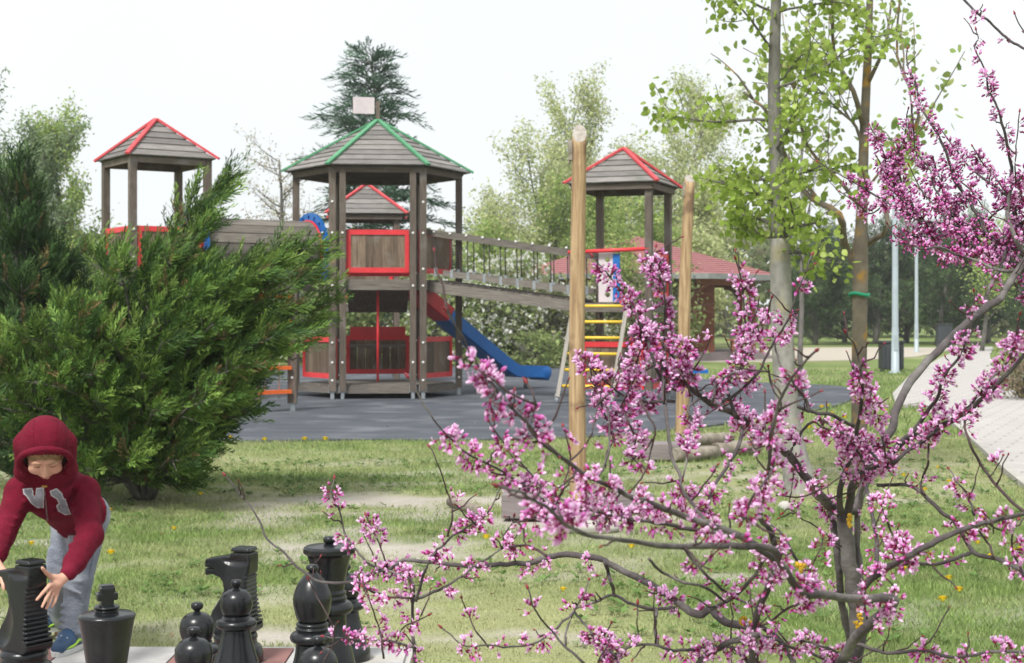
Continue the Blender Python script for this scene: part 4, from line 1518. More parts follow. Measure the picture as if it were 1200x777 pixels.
def jt2(px, py, dy):
    p = P(px, py, bj2.y + dy); return (p.x - bj2.x - .10, dy, max(.1, p.z - .22))
J2 = dome_targets(r, 80, .62, .8, 1.75, .0, .8, .10, (.0, 0))
J2 += [jt2(32, 162, 0), jt2(44, 185, .1), jt2(18, 190, -.1), jt2(60, 235, -.1), jt2(75, 285, -.2), jt2(85, 320, -.3), jt2(100, 360, -.3), jt2(5, 210, .2), jt2(-20, 240, 0), jt2(40, 300, -.7), jt2(20, 360, -.8), jt2(70, 400, -.8), jt2(90, 340, .2), jt2(30, 240, -.4), jt2(10, 290, -.6),
       jt2(50, 450, -1.0), jt2(-10, 400, -.9), jt2(100, 430, -.6), jt2(15, 480, -.9), jt2(50, 210, .0), jt2(55, 260, .2)]
juniper(bj2, 502, J2, "tall dark juniper at the left edge behind the boy", 6, 8.5, .25, [(.035, .075, .026), (.05, .105, .03), (.07, .13, .034), (.03, .062, .024)], lift=.7)


# --- deodar cedar behind the big tower
def conifer(px, pyb, h, w, seed, label, cols, slen=.5, nb=110, cat="conifer", name="cedar_tree", droop=-.05, clear=.04):
    base = G(px, pyb); r = np.random.default_rng(seed)
    t = thing(name, label, cat, base)
    tk = np.array([(r.normal() * .04, r.normal() * .04, z) for z in np.linspace(-.1, h, 9)])
    V, F = tubes_np([(smooth_path(tk, 3), np.linspace(.16, .015, 25))], 8)
    np_mesh("trunk", V, F, m_bark, t, None, True)
    limbs = []; PP = []; DD = []; SS = []; NN = []
    for k in range(nb):
        f = clear + (1 - clear) * (k + r.random()) / nb
        a = 2.39996 * k + r.normal() * .3
        L = w * (1 - f) ** .75 * (.3 + 1.05 * r.random() ** 1.3) + .25
        e = .25 + .5 * f + r.normal() * .1
        p = []
        q = np.array([0, 0, f * h])
        for i in range(6):
            d = np.array([math.cos(a) * math.cos(e), math.sin(a) * math.cos(e), math.sin(e)])
            p.append(q.copy()); q = q + d * L / 5; e -= .16 - droop
        p = np.array(p); limbs.append((p, np.linspace(.03, .006, 6)))
        n = int(10 * L * (1.4 if slen < .6 else 1.0)) + 3
        ff = (.15 + .85 * r.random(n)) * 4.99; i = ff.astype(int)
        pos = p[i] + (p[i + 1] - p[i]) * (ff - i)[:, None]; ax = unit(p[i + 1] - p[i])
        sd = np.cross(ax, np.array([0, 0, 1.])); sd = unit(sd) * np.where(r.random(n) < .5, 1, -1)[:, None]
        PP.append(pos); DD.append(unit(ax + sd * (.5 + .6 * r.random((n, 1))) + r.normal(size=(n, 3)) * .15 + np.array([0, 0, -.12]))); SS.append(slen * (.5 + .8 * r.random(n))); NN.append(np.tile([0, 0, 1.], (n, 1)) + r.normal(size=(n, 3)) * .3)
    V, F = tubes_np(limbs, 4); np_mesh("limbs", V, F, m_bark, t, None, True)
    pos = np.concatenate(PP); n = len(pos); R = frames(np.concatenate(DD), np.concatenate(NN)); s = np.concatenate(SS)
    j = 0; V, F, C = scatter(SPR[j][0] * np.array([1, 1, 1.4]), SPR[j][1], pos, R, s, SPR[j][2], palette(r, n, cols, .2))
    np_mesh("foliage", V, F, m_needle, t, C)['kind'] = 'stuff'
    return t


CED = [(.07, .15, .085), (.10, .19, .11), (.05, .11, .065)]
conifer(436, 424, 9.3, 2.9, 61, "tall loose blue-green cedar rising behind the big hexagonal tower", CED, .9, 110)
PINE = [(.06, .105, .04), (.085, .135, .05), (.048, .08, .034), (.10, .155, .06)]


def pine(px, pyb, h, w, seed, label):
    """Broad dark pine: many needle tufts on spreading limbs."""
    base = G(px, pyb); r = np.random.default_rng(seed)
    t = thing("pine_tree", label, "pine tree", base, 0, "dark pines beyond the gravel strip")
    limbs = grow(r, (0, 0, -.1), (0, 0, 1), h * .92, .16, 2, (34, 6), (1.15, .7), .25, .07, .06, w / h * .85, cr=.4)
    V, F = tubes_np([(p, np.maximum(q, .01)) for p, q, lv in limbs if lv == 0], 8); np_mesh("trunk", V, F, m_bark, t, None, True)
    V, F = tubes_np([(p, np.maximum(q, .006)) for p, q, lv in limbs if lv], 4); np_mesh("limbs", V, F, m_bark, t, None, True)
    pos, R, s = leaves_on(r, limbs, 1, 5.6, .62, -.8, .2, .08)
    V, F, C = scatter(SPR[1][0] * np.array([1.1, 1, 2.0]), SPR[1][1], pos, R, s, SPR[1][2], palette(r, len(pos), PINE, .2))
    np_mesh("foliage", V, F, m_needle, t, C)['kind'] = 'stuff'


for k, (px, pyb, h, w, lb) in enumerate([(955, 404, 5.0, 3.4, "dark pine behind the linden trunk, next to the shelter"), (1025, 403, 5.7, 3.8, "broad dark pine straight behind the lichen-covered trunk"),
                                         (1098, 404, 5.9, 3.8, "big dark pine behind the two lamp posts"), (1158, 402, 5.2, 3.4, "dark pine behind the far end of the paved path"), (1215, 406, 4.6, 3.0, "dark pine at the right edge of the view"), (990, 401.5, 4.6, 3.2, "low dark pine left of the lichen-covered trunk, farther back"), (1062, 401.5, 4.9, 3.4, "low dark pine between the two lamp posts, farther back"), (1130, 401, 5.0, 3.4, "low dark pine right of the lamp posts, farther back")]):
    pine(px, pyb, h, w, 200 + k, lb)

# --- pale spring trees behind the playground
def bg(px, pyb, top, rad, seed, cols, size, per, label, name="young_tree", **kw):
    b = G(px, pyb); h = CAM_H + (HZ - top) * b.y / FPX
    kw.setdefault('nchild', (24, 6)); kw.setdefault('spread', (.85, .8)); kw.setdefault('shrink', .42); size *= .8; per *= 2.0; h *= .84
    tree(name, "tree", label, b, h, rad, seed, cols, size, per, levels=2, minlv=1, **kw)


BIR = dict(up=.4, group="pale trees behind the playground", out=.22)
bg(720, 405, 78, .12, 301, PALE, .19, 34, "tallest pale birch-like tree, behind the near pine pole and right tower", "birch_tree", **BIR)
bg(778, 406, 70, .11, 302, PALE, .18, 34, "tall pale tree right of the tallest birch, its top above the slender pine pole", "birch_tree", **BIR)
bg(650, 408, 135, .10, 303, PALE, .17, 26, "wispy pale tree left of the near pine pole", "birch_tree", **BIR)
bg(822, 408, 215, .09, 304, PALE, .18, 34, "low pale tree above the red roof of the shelter", "birch_tree", **BIR)
bg(690, 410, 205, .08, 305, LIME, .18, 36, "bushy light green tree behind the bridge end", "birch_tree", **BIR)
bg(600, 408, 228, .08, 306, PALE, .18, 34, "small pale tree above the bridge handrail", "birch_tree", **BIR)
bg(560, 410, 248, .07, 307, LIME, .18, 34, "small lime green tree right of the big tower", "birch_tree", **BIR)
bg(740, 412, 225, .08, 308, LIME, .18, 36, "light green tree seen through the posts of the right tower", "birch_tree", **BIR)
bg(575, 407, 205, .09, 328, PALE, .17, 26, "pale wispy tree behind the bridge's upper end", "birch_tree", **BIR)
bg(625, 409, 190, .09, 329, LIME, .17, 26, "soft green tree above the middle of the bridge", "birch_tree", **BIR)
bg(805, 409, 190, .09, 330, PALE, .17, 28, "pale full tree beside the slender pole, behind the shelter", "birch_tree", **BIR)
bg(680, 405, 140, .10, 331, PALE, .17, 26, "pale wispy tree directly behind the near pole's shaft", "birch_tree", **BIR)
bg(860, 410, 250, .08, 309, PALE, .18, 34, "pale bush-like tree right behind the shelter roof", "birch_tree", **BIR)
bg(325, 415, 140, .12, 310, [(.36, .30, .22), (.42, .36, .26), (.34, .36, .18)], .12, 9, "bare brownish tree with few leaves left of the big tower", "budding_tree", up=.2, spread=(1.05, .9), group="pale trees behind the playground", out=.1)
bg(290, 417, 225, .06, 311, [(.36, .32, .22), (.30, .32, .17)], .10, 6, "thin budding tree above the crawl tunnel", "budding_tree", up=.2, spread=(1.05, .9), group="pale trees behind the playground", out=.1)
bg(702, 426, 232, .06, 327, LIME, .11, 30, "light green sapling in front of the shelter roof, left of the ladder", "young_tree", up=.4, group="pale trees behind the playground", out=.14)
LW = dict(up=.5, group="trees beyond the left tower", out=.14)
bg(25, 424, 80, .14, 321, WILLOW, .15, 34, "tall grey-green tree at the upper left corner", "willow_tree", nchild=(30, 7), **LW)
bg(75, 427, 112, .12, 322, LIME, .13, 34, "light green tree left of the left play tower", "willow_tree", nchild=(30, 7), **LW)
bg(-25, 430, 100, .12, 323, WILLOW, .14, 32, "grey-green tree cut by the left edge", "willow_tree", nchild=(30, 7), **LW)
bg(105, 420, 250, .10, 324, WILLOW, .13, 32, "lower green tree behind the left play tower posts", "willow_tree", **LW)
bg(200, 420, 240, .07, 325, WILLOW, .13, 10, "thin upright shrub tree seen between the left tower posts", "willow_tree", **LW)
bg(1150, 412, 245, .10, 326, LIME, .14, 14, "yellow-green tree behind the flowering branches at right", "birch_tree", up=.4, group="pale trees behind the playground", out=.15)

# --- flowering bushes behind the slide
WHT = np.array([(.75, .75, .70), (.8, .8, .76)])


def bush(px, pyb, w, h, seed, cols, n, size, label, flowers=0, name="flowering_bush", group=None, cat="bush", fsize=.10):
    b = G(px, pyb); r = np.random.default_rng(seed)
    t = thing(name, label, cat, b, 0, group)
    st = []
    for k in range(22):
        a = r.random() * 6.28; L = h * (.7 + .35 * r.random()); o = w * .5 * (.2 + .8 * r.random())
        p = smooth_path([(0, 0, -.05), (math.cos(a) * o * .35, math.sin(a) * o * .35, L * .5), (math.cos(a) * o, math.sin(a) * o, L * (.9 if r.random() < .6 else .6))], 4)
        st.append((p, np.linspace(.02, .004, len(p)), 0))
        st += [(x, y, 1) for x, y, z in grow(r, p[5], unit(p[6] - p[5]) + r.normal(size=3) * .7, L * .45, .01, 0, (0,), (.5,), .0, .2)]
    V, F = tubes_np([(p, q) for p, q, lv in st], 4); np_mesh("stems", V, F, m_bark, t, None, True)
    # clumps of leaves through the volume
    nc = 46
    ca = r.random(nc) * 6.28; cr_ = np.sqrt(r.random(nc)); cz = .12 + .85 * r.random(nc)
    rr = w * .5 * np.sqrt(np.clip(1 - (cz - .3) ** 2 * 1.1, .1, 1)) * cr_
    cen = np.stack([np.cos(ca) * rr, np.sin(ca) * rr, cz * h], -1)
    k = r.integers(0, nc, n)
    pos = cen[k] + r.normal(size=(n, 3)) * np.array([w * .085, w * .085, h * .075])
    pos[:, 2] = np.abs(pos[:, 2])
    shade = (.75 + .5 * r.random(nc))[k]
    d = rand_dirs(n, r); d[:, 2] += .1
    R = frames(unit(d), rand_dirs(n, r) + np.array([0, 0, .4]))
    V, F, C = scatter(DIA_V * np.array([1.2, 1, 1]), DIA_F, pos, R, size * (.6 + .8 * r.random(n)), None, palette(r, n, cols, .15) * shade[:, None])
    np_mesh("foliage", V, F, m_leaf, t, C)['kind'] = 'stuff'
    if flowers:
        k = r.integers(0, n, flowers)
        q = pos[k] * np.array([1.06, 1.06, 1.03])
        V, F, C = scatter(DIA_V * np.array([1.6, 1, 1]), DIA_F, np.repeat(q, 3, 0) + r.normal(size=(flowers * 3, 3)) * .03, frames(rand_dirs(flowers * 3, r), rand_dirs(flowers * 3, r)), fsize * (.6 + .6 * r.random(flowers * 3)), None, WHT[r.integers(0, 2, flowers * 3)])
        np_mesh("blossoms", V, F, m_leaf, t, C)['kind'] = 'stuff'
    return t


BU = [(.24, .31, .11), (.30, .37, .14), (.19, .26, .09), (.35, .38, .18)]
BUD = [(.22, .25, .11), (.27, .29, .15), (.18, .21, .09), (.32, .30, .19)]
FG = "white-flowering bushes behind the slide"
bush(552, 429, 2.6, 2.5, 401, BU, 2600, .12, "white-flowering bush right behind the big tower", 460, group=FG)
bush(600, 428, 3.0, 2.9, 402, BU, 3200, .12, "densest white-flowering bush, behind the middle of the bridge", 760, group=FG)
bush(655, 428, 2.8, 2.3, 403, BUD, 2800, .12, "olive bush with few white flowers behind the bridge's lower end", 300, group=FG)
bush(505, 429, 2.4, 2.6, 404, BU, 2400, .12, "white-flowering bush seen through the big tower posts", 180, group=FG)
bush(700, 427, 2.6, 2.2, 405, BUD, 2600, .12, "olive bush behind the near pine pole", 20, "bush", group="olive bushes behind the play area")
bush(745, 426, 2.8, 2.6, 406, BUD, 2800, .12, "olive bush behind the yellow ladder", 0, "bush", group="olive bushes behind the play area")
bush(628, 431, 1.6, .95, 407, BU, 1300, .10, "low rounded green bush at the rubber's far edge behind the slide's end", 0, "bush")
bush(440, 428, 3.0, 2.4, 408, BU, 2600, .12, "green bush behind the lower floor of the big tower", 60, "bush", group="olive bushes behind the play area")
bush(380, 428, 2.8, 2.3, 409, BU, 2500, .12, "green bush behind the orange rungs", 30, "bush", group="olive bushes behind the play area")
bush(785, 424, 2.0, 3.0, 410, BU, 1800, .12, "leafy creeper bush climbing beside the brown cabin", 0, "bush")
bush(150, 426, 3.6, 3.0, 411, LIME, 3000, .13, "light green bush below the left tower", 0, "bush", group="light bushes beyond the left tower")
bush(60, 430, 3.6, 3.4, 412, LIME, 3000, .13, "light green bush left of the left tower", 0, "bush", group="light bushes beyond the left tower")
bush(250, 424, 3.6, 2.9, 413, LIME, 3000, .13, "pale green bush beneath the crawl tunnel", 40, "bush", group="light bushes beyond the left tower")
bush(320, 424, 3.2, 2.8, 414, WILLOW, 2600, .13, "grey-green bush right of the crawl tunnel", 60, "bush", group="light bushes beyond the left tower")
BR = [(.22, .17, .11), (.26, .20, .13), (.18, .17, .08)]
bush(1198, 468, 1.5, .62, 415, BR, 1500, .05, "low brownish shrub in the bed beside the paved path", 0, "shrub", cat="shrub")
bush(1215, 440, 1.8, .9, 416, BR + LIME, 1600, .06, "low green-brown shrub farther along the path-side bed", 0, "shrub", cat="shrub")

# --- far wood that reads as one mass, closing the horizon
r = np.random.default_rng(900)
n = 36000
x = (r.random(n) * 2 - 1) * 62; y = 96 + r.random(n) * 14
top = 4.2 + 4.2 * fbm(x * .12, y * .02, 90) + 1.4 * (fbm(x * .6, y * .1, 91) - .5)
pos = np.stack([x, y, top * r.random(n) ** .75], -1)
V, F, C = scatter(DIA_V * np.array([1.3, 1, 1]), DIA_F, pos, frames(rand_dirs(n, r), rand_dirs(n, r)), .55 * (.6 + .8 * r.random(n)), None, palette(r, n, [(.30, .35, .17), (.28, .32, .16), (.16, .21, .09), (.30, .28, .18)], .15))
tag(np_mesh("far_woodland", V, F, m_leaf, None, C), "pale spring woodland closing the horizon far behind the playground", "woodland", kind='stuff')

# --- dandelions
m_dand = mat("dandelion_yellow", (.90, .70, .03), (.86, .60, .02), 120, rough=.7, bump=.3)
m_stem = mat("flower_stem", (.2, .3, .08), (.15, .24, .06), 20, rough=.7)
DH = MB()
DH.lathe([(.002, -.008), (.007, -.004), (.011, .002), (.010, .006), (.004, .009)], 8)
for ring, rr, zz in ((17, .0215, .004), (13, .016, .009), (8, .010, .012)):
    for q in range(ring):
        a = 2 * math.pi * (q + .5 * (ring % 2)) / ring; n0 = len(DH.v); wv = .0026; lr = rr * (.9 + .2 * ((q * 7) % 5) / 5)
        u = Vector((math.cos(a), math.sin(a), 0)); s_ = Vector((-u.y, u.x, 0))
        DH.v += [u * .003 - s_ * wv * .5 + Vector((0, 0, .003)), u * .003 + s_ * wv * .5 + Vector((0, 0, .003)), u * lr + s_ * wv + Vector((0, 0, zz)), u * lr - s_ * wv + Vector((0, 0, zz))]
        DH.face((n0, n0 + 1, n0 + 2, n0 + 3))
d_head = None
DL = [(163, 578, 0), (235, 587, 0), (128, 603, 0), (57, 618, 0), (37, 645, 0), (204, 630, 0), (130, 660, 0), (270, 519, 1), (357, 519, 1), (381, 521, 1), (310, 521, 1),
      (1059, 675, 2), (1091, 657, 2), (1095, 669, 2), (1112, 686, 2), (1124, 704, 2), (1105, 714, 2), (1154, 616, 2), (1146, 648, 2), (1161, 658, 2), (1196, 654, 2), (1187, 653, 2), (1099, 555, 2), (1059, 564, 2), (1112, 569, 2), (1053, 556, 2), (1084, 582, 2),
      (916, 492, 3), (975, 500, 3), (963, 481, 3), (971, 479, 3), (981, 509, 3), (990, 492, 3), (948, 505, 3), (1038, 486, 3), (975, 488, 3), (660, 700, 4), (740, 650, 4), (905, 640, 4), (570, 640, 4)]
DLAB = ["dandelion among those between boy and juniper", "dandelion along the rubber edge beside the juniper", "dandelion in green lawn right of the redbud trunk",
        "dandelion behind the blossoms near the linden trunk", "dandelion in the worn lawn before the pine pole"]
DGRP = ["dandelions near the juniper", "dandelions at the rubber edge", "dandelions in the right lawn", "dandelions behind the blossoms", "dandelions in the worn lawn"]
WORD = ["leftmost", "second from left", "third from left", "fourth from left", "fifth from left", "sixth from left", "seventh from left", "eighth from left", "ninth from left", "tenth from left", "eleventh from left", "twelfth from left", "thirteenth from left", "fourteenth from left", "fifteenth from left", "sixteenth from left"]
def dlabel(px, py, gi):
    row = sorted(q for q in DL if q[2] == gi)
    i = row.index((px, py, gi))
    return WORD[i] + " " + DLAB[gi]


for k, (px, py, gi) in enumerate(DL):
    q = G(px, py)
    t = thing("dandelion", dlabel(px, py, gi), "dandelion", (q.x, q.y, 0), 0, DGRP[gi])
    big = 1.0 + .35 * random.random() + (.9 if gi == 3 else 0) + (.6 if gi == 1 else 0)
    hz = .03 + .03 * random.random()
    if d_head is None:
        d_head = DH.build("flower_head", m_dand, t); me_d = d_head.data
        o = d_head
    else:
        o = link(bpy.data.objects.new("flower_head", me_d), t)
    o.location = (0, 0, hz); o.scale = (big,) * 3; o.rotation_euler = (-.5 + random.random() * .3, random.random() * .4 - .2, 0)
    mb = MB(); mb.tube([(0, 0, -.02), (.003, 0, hz)], .002, 5); mb.build("stem", m_stem, t)

# --- fallen scraps: bud scales, old leaves and petals on lawn and rubber
r = np.random.default_rng(555)
n = 3800
y = np.sqrt(r.random(n) * (34 ** 2 - 6.5 ** 2) + 6.5 ** 2); x = (r.random(n) * 2 - 1) * .36 * y
onr = inside(_rub, x, y)
k = ~((r.random(n) < .45) & ~onr) & ~((r.random(n) < .72) & onr)
x, y, onr = x[k], y[k], onr[k]
n = len(x)
d = rand_dirs(n, r); d[:, 2] *= .15
V, F, C = scatter(DIA_V, DIA_F, np.stack([x, y, np.where(onr, .017, .014)], -1), frames(unit(d), np.tile([0, 0, 1.], (n, 1)) + r.normal(size=(n, 3)) * .2), .028 * (.4 + 1.2 * r.random(n) ** 2), None,
                  palette(r, n, [(.20, .13, .07), (.28, .20, .11), (.12, .085, .05), (.36, .30, .2)], .2))
tag(np_mesh("leaf_litter", V, F, m_leaf, None, C), "small brown scraps of old leaves on lawn and rubber surface", "leaf litter", kind='stuff')
# ================================================================== signed-distance modelling for rounded shapes
class SDF:
    def __init__(s, lo, hi, h):
        s.lo = np.array(lo, float); s.h = h
        s.n = np.ceil((np.array(hi) - s.lo) / h).astype(int) + 1
        s.F = np.full(tuple(s.n), .3, dtype=np.float32)

    def block(s, lo, hi):
        a = np.clip(np.floor((np.array(lo) - s.lo) / s.h).astype(int), 0, s.n - 1)
        b = np.clip(np.ceil((np.array(hi) - s.lo) / s.h).astype(int) + 1, 1, s.n)
        sl = tuple(slice(i, j) for i, j in zip(a, b))
        g = [s.lo[i] + s.h * np.arange(a[i], b[i]) for i in range(3)]
        X, Y, Z = np.meshgrid(*g, indexing='ij', sparse=True)
        return sl, X, Y, Z

    def _put(s, sl, d, k, mode):
        f = s.F[sl]
        if mode == 'add':
            if k > 0:
                hh = np.clip(.5 + .5 * (f - d) / k, 0, 1)
                s.F[sl] = f * (1 - hh) + d * hh - k * hh * (1 - hh)
            else: s.F[sl] = np.minimum(f, d)
        elif mode == 'sub':
            d = -d
            if k > 0:
                hh = np.clip(.5 - .5 * (f - d) / k, 0, 1)
                s.F[sl] = f * (1 - hh) + d * hh + k * hh * (1 - hh)
            else: s.F[sl] = np.maximum(f, d)

    def cap(s, p0, p1, r0, r1=None, k=.02, mode='add', flat=None):
        """Tapered capsule; flat = (axis, factor) squashes the distance along an axis."""
        r1 = r0 if r1 is None else r1
        p0 = np.array(p0, float); p1 = np.array(p1, float)
        R = max(r0, r1) * (1.6 if flat is not None else 1) + k + 2 * s.h
        sl, X, Y, Z = s.block(np.minimum(p0, p1) - R, np.maximum(p0, p1) + R)
        v = p1 - p0; L2 = max(v.dot(v), 1e-12)
        t = np.clip(((X - p0[0]) * v[0] + (Y - p0[1]) * v[1] + (Z - p0[2]) * v[2]) / L2, 0, 1)
        dx, dy, dz = X - p0[0] - t * v[0], Y - p0[1] - t * v[1], Z - p0[2] - t * v[2]
        if flat is not None:
            a, f = flat; a = np.array(a, float) / np.linalg.norm(a)
            q = dx * a[0] + dy * a[1] + dz * a[2]
            e = q * (f - 1)
            dx, dy, dz = dx + a[0] * e, dy + a[1] * e, dz + a[2] * e
        d = np.sqrt(dx * dx + dy * dy + dz * dz) - (r0 + (r1 - r0) * t)
        s._put(sl, d.astype(np.float32), k, mode)

    def ell(s, c, R3, axes=None, k=.02, mode='add'):
        c = np.array(c, float); R3 = np.array(R3, float)
        A = np.eye(3) if axes is None else np.array(axes, float)     # rows: local axes
        m = max(R3) + k + 2 * s.h
        sl, X, Y, Z = s.block(c - m, c + m)
        x, y, z = X - c[0], Y - c[1], Z - c[2]
        q = [(x * A[i, 0] + y * A[i, 1] + z * A[i, 2]) for i in range(3)]
        k0 = np.sqrt(sum((q[i] / R3[i]) ** 2 for i in range(3)))
        k1 = np.sqrt(sum((q[i] / R3[i] ** 2) ** 2 for i in range(3))) + 1e-9
        s._put(sl, (k0 * (k0 - 1) / k1).astype(np.float32), k, mode)

    def boxs(s, c, half, axes=None, rd=.004, k=.0, mode='add'):
        c = np.array(c, float); A = np.eye(3) if axes is None else np.array(axes, float)
        m = float(np.linalg.norm(half)) + k + 2 * s.h
        sl, X, Y, Z = s.block(c - m, c + m)
        x, y, z = X - c[0], Y - c[1], Z - c[2]
        q = [np.abs(x * A[i, 0] + y * A[i, 1] + z * A[i, 2]) - (half[i] - rd) for i in range(3)]
        o = np.sqrt(sum(np.maximum(v, 0) ** 2 for v in q)) + np.minimum(np.maximum(np.maximum(q[0], q[1]), q[2]), 0) - rd
        s._put(sl, o.astype(np.float32), k, mode)

    def mesh(s, name, m, parent=None, origin=(0, 0, 0), smooth_it=0):
        V, Fc = surface_nets(s.F, s.lo, s.h)
        for _ in range(smooth_it):
            acc = np.zeros_like(V); cnt = np.zeros(len(V))
            for a, b in ((0, 1), (1, 2), (2, 3), (3, 0)):
                np.add.at(acc, Fc[:, a], V[Fc[:, b]]); np.add.at(acc, Fc[:, b], V[Fc[:, a]])
                np.add.at(cnt, Fc[:, a], 1); np.add.at(cnt, Fc[:, b], 1)
            V = V * .5 + .5 * acc / np.maximum(cnt, 1)[:, None]
        o = np_mesh(name, V - np.array(origin), Fc, m, parent, None, True)
        return o


def surface_nets(F, lo, h):
    ng = F < 0
    nx, ny, nz = F.shape
    c = np.zeros((nx - 1, ny - 1, nz - 1), np.uint8)
    for i in (0, 1):
        for j in (0, 1):
            for k in (0, 1):
                c += ng[i:nx - 1 + i, j:ny - 1 + j, k:nz - 1 + k]
    idx = np.argwhere((c > 0) & (c < 8))
    ID = np.full(c.shape, -1, np.int32)
    ID[idx[:, 0], idx[:, 1], idx[:, 2]] = np.arange(len(idx))
    acc = np.zeros((len(idx), 3)); cnt = np.zeros(len(idx))
    cor = [(i, j, k) for i in (0, 1) for j in (0, 1) for k in (0, 1)]
    for a in range(8):
        for b in range(a + 1, 8):
            da = np.array(cor[b]) - np.array(cor[a])
            if np.abs(da).sum() != 1: continue
            pa = idx + np.array(cor[a]); pb = idx + np.array(cor[b])
            fa = F[pa[:, 0], pa[:, 1], pa[:, 2]]; fb = F[pb[:, 0], pb[:, 1], pb[:, 2]]
            m = (fa < 0) != (fb < 0)
            t = fa[m] / (fa[m] - fb[m])
            acc[m] += pa[m] + t[:, None] * da; cnt[m] += 1
    V = np.array(lo) + h * acc / np.maximum(cnt, 1)[:, None]
    Q = []
    for ax in range(3):
        sa = [slice(None)] * 3; sb = [slice(None)] * 3
        sa[ax] = slice(0, -1); sb[ax] = slice(1, None)
        A = ng[tuple(sa)]; B = ng[tuple(sb)]
        e = np.argwhere(A != B)
        o1, o2 = [(1, 2), (2, 0), (0, 1)][ax]
        ok = (e[:, o1] > 0) & (e[:, o2] > 0) & (e[:, o1] < F.shape[o1] - 1) & (e[:, o2] < F.shape[o2] - 1)
        e = e[ok]
        q = []
        for d1, d2 in ((-1, -1), (0, -1), (0, 0), (-1, 0)):
            p = e.copy(); p[:, o1] += d1; p[:, o2] += d2
            q.append(ID[p[:, 0], p[:, 1], p[:, 2]])
        q = np.stack(q, -1)
        fl = ~A[e[:, 0], e[:, 1], e[:, 2]]
        q[fl] = q[fl][:, ::-1]
        Q.append(q)
    return V, np.concatenate(Q)


# ================================================================== giant chess pieces
def prof(pts, per=5):
    """Lathe outline: segments between '|' breaks are smoothed."""
    out = []; run = []
    for p in pts + [None]:
        if p is None:
            if len(run) > 2: out += [tuple(q) for q in smooth_path(run, per)]
            else: out += run
            run = []
        else: run.append(p)
    return [(max(a, .0015), b) for a, b in out]


def piece(name, label, x, y, parts, rz=0.0, group=None, flutes=None):
    t = thing(name, label, "chess piece", (x, y, .023), rz, group)
    for nm, pr in parts:
        mb = MB(); mb.lathe(prof(pr), 40); mb.build(nm, m_plastic, t)
    return t


GP = "giant black garden chess pieces"


def base_profile(r, h):
    return [(r * .96, 0), None, (r, .006), (r, .034), None, (r * .985, .04), (r * .95, .052), (r * .86, .060), None, (r * .84, .062), (r * .83, h)]


def pawn(px, Y, label):
    x = (px - 600) / FPX * Y
    return piece("chess_pawn", label, x, Y, [
        ("base", base_profile(.10, .075)),
        ("stem", [(.084, .07), (.074, .10), (.060, .15), (.050, .20)]),
        ("collar", [(.050, .195), (.070, .202), (.077, .215), (.072, .228), (.056, .236), None, (.053, .236), (.051, .246)]),
        ("head", [(.040, .240), (.053, .256), (.0605, .288), (.055, .318), (.038, .338), (.016, .346), (.012, .348)]),
        ("knob", [(.010, .342), (.010, .352), (.019, .360), (.0215, .370), (.017, .379), (.003, .382)])], 0, GP)


pawn(277, 5.80, "chess pawn with a ball head standing in front of the knight")
pawn(231, 5.34, "chess pawn at left of the front group, partly behind the lowest pawn")
pawn(227, 4.92, "lowest chess pawn at the bottom edge, only its ball and knob in view")
pawn(373, 4.78, "chess pawn at the bottom edge in front of the bishop")
pawn(405, 6.16, "chess pawn half hidden behind the queen's right side")

Yb = 5.30
piece("chess_bishop", "chess bishop with an egg-shaped head in front of the queen", (366 - 600) / FPX * Yb, Yb, [
    ("base", base_profile(.115, .09)),
    ("stem", [(.095, .08), (.082, .13), (.062, .20), (.055, .25)]),
    ("collar", [(.055, .25), (.072, .256), (.077, .270), (.070, .283), (.052, .292), None, (.056, .293), (.058, .300), (.052, .306), None, (.054, .308), (.056, .315), (.050, .321)]),
    ("head", [(.040, .316), (.054, .335), (.0655, .385), (.063, .42), (.046, .46), (.022, .487), (.014, .493)]),
    ("knob", [(.010, .485), (.011, .495), (.020, .501), (.022, .509), (.017, .517), (.003, .520)])], 0, GP)
Yq = 5.60
qx = (386 - 600) / FPX * Yq
Q = piece("chess_queen", "tall chess queen with a wide flared coronet and knob", qx, Yq, [
    ("base", base_profile(.125, .10)),
    ("stem", [(.10, .09), (.085, .15), (.064, .24), (.060, .30)]),
    ("collar", [(.06, .29), (.08, .298), (.086, .315), (.078, .332), (.058, .342), None, (.062, .343), (.064, .352), (.058, .360), None, (.060, .362), (.062, .371), (.054, .378), (.054, .385)]),
    ("knob", [(.010, .530), (.011, .545), (.020, .552), (.0225, .562), (.018, .571), (.003, .575)])], 0, GP)
mb = MB()
N = 40; pf = [(.054, .38), (.060, .42), (.070, .47), (.080, .505), (.094, .515), (.094, .530), (.085, .538), (.03, .545), (.003, .548)]
for rr, z in pf:
    for k in range(N):
        a = 2 * math.pi * k / N
        q = rr * (1 + (.028 if (k // 2) % 2 else -.01) * (1 if .505 <= z <= .535 else 0))
        mb.v.append(Vector((q * math.cos(a), q * math.sin(a), z)))
for i in range(len(pf) - 1):
    for k in range(N):
        k2 = (k + 1) % N; mb.face((i * N + k, i * N + k2, (i + 1) * N + k2, (i + 1) * N + k), None, 0, i < 3 or i > 6)
mb.face([(len(pf) - 1) * N + k for k in range(N)])
mb.build("coronet", m_plastic, Q)
Yk = 4.16
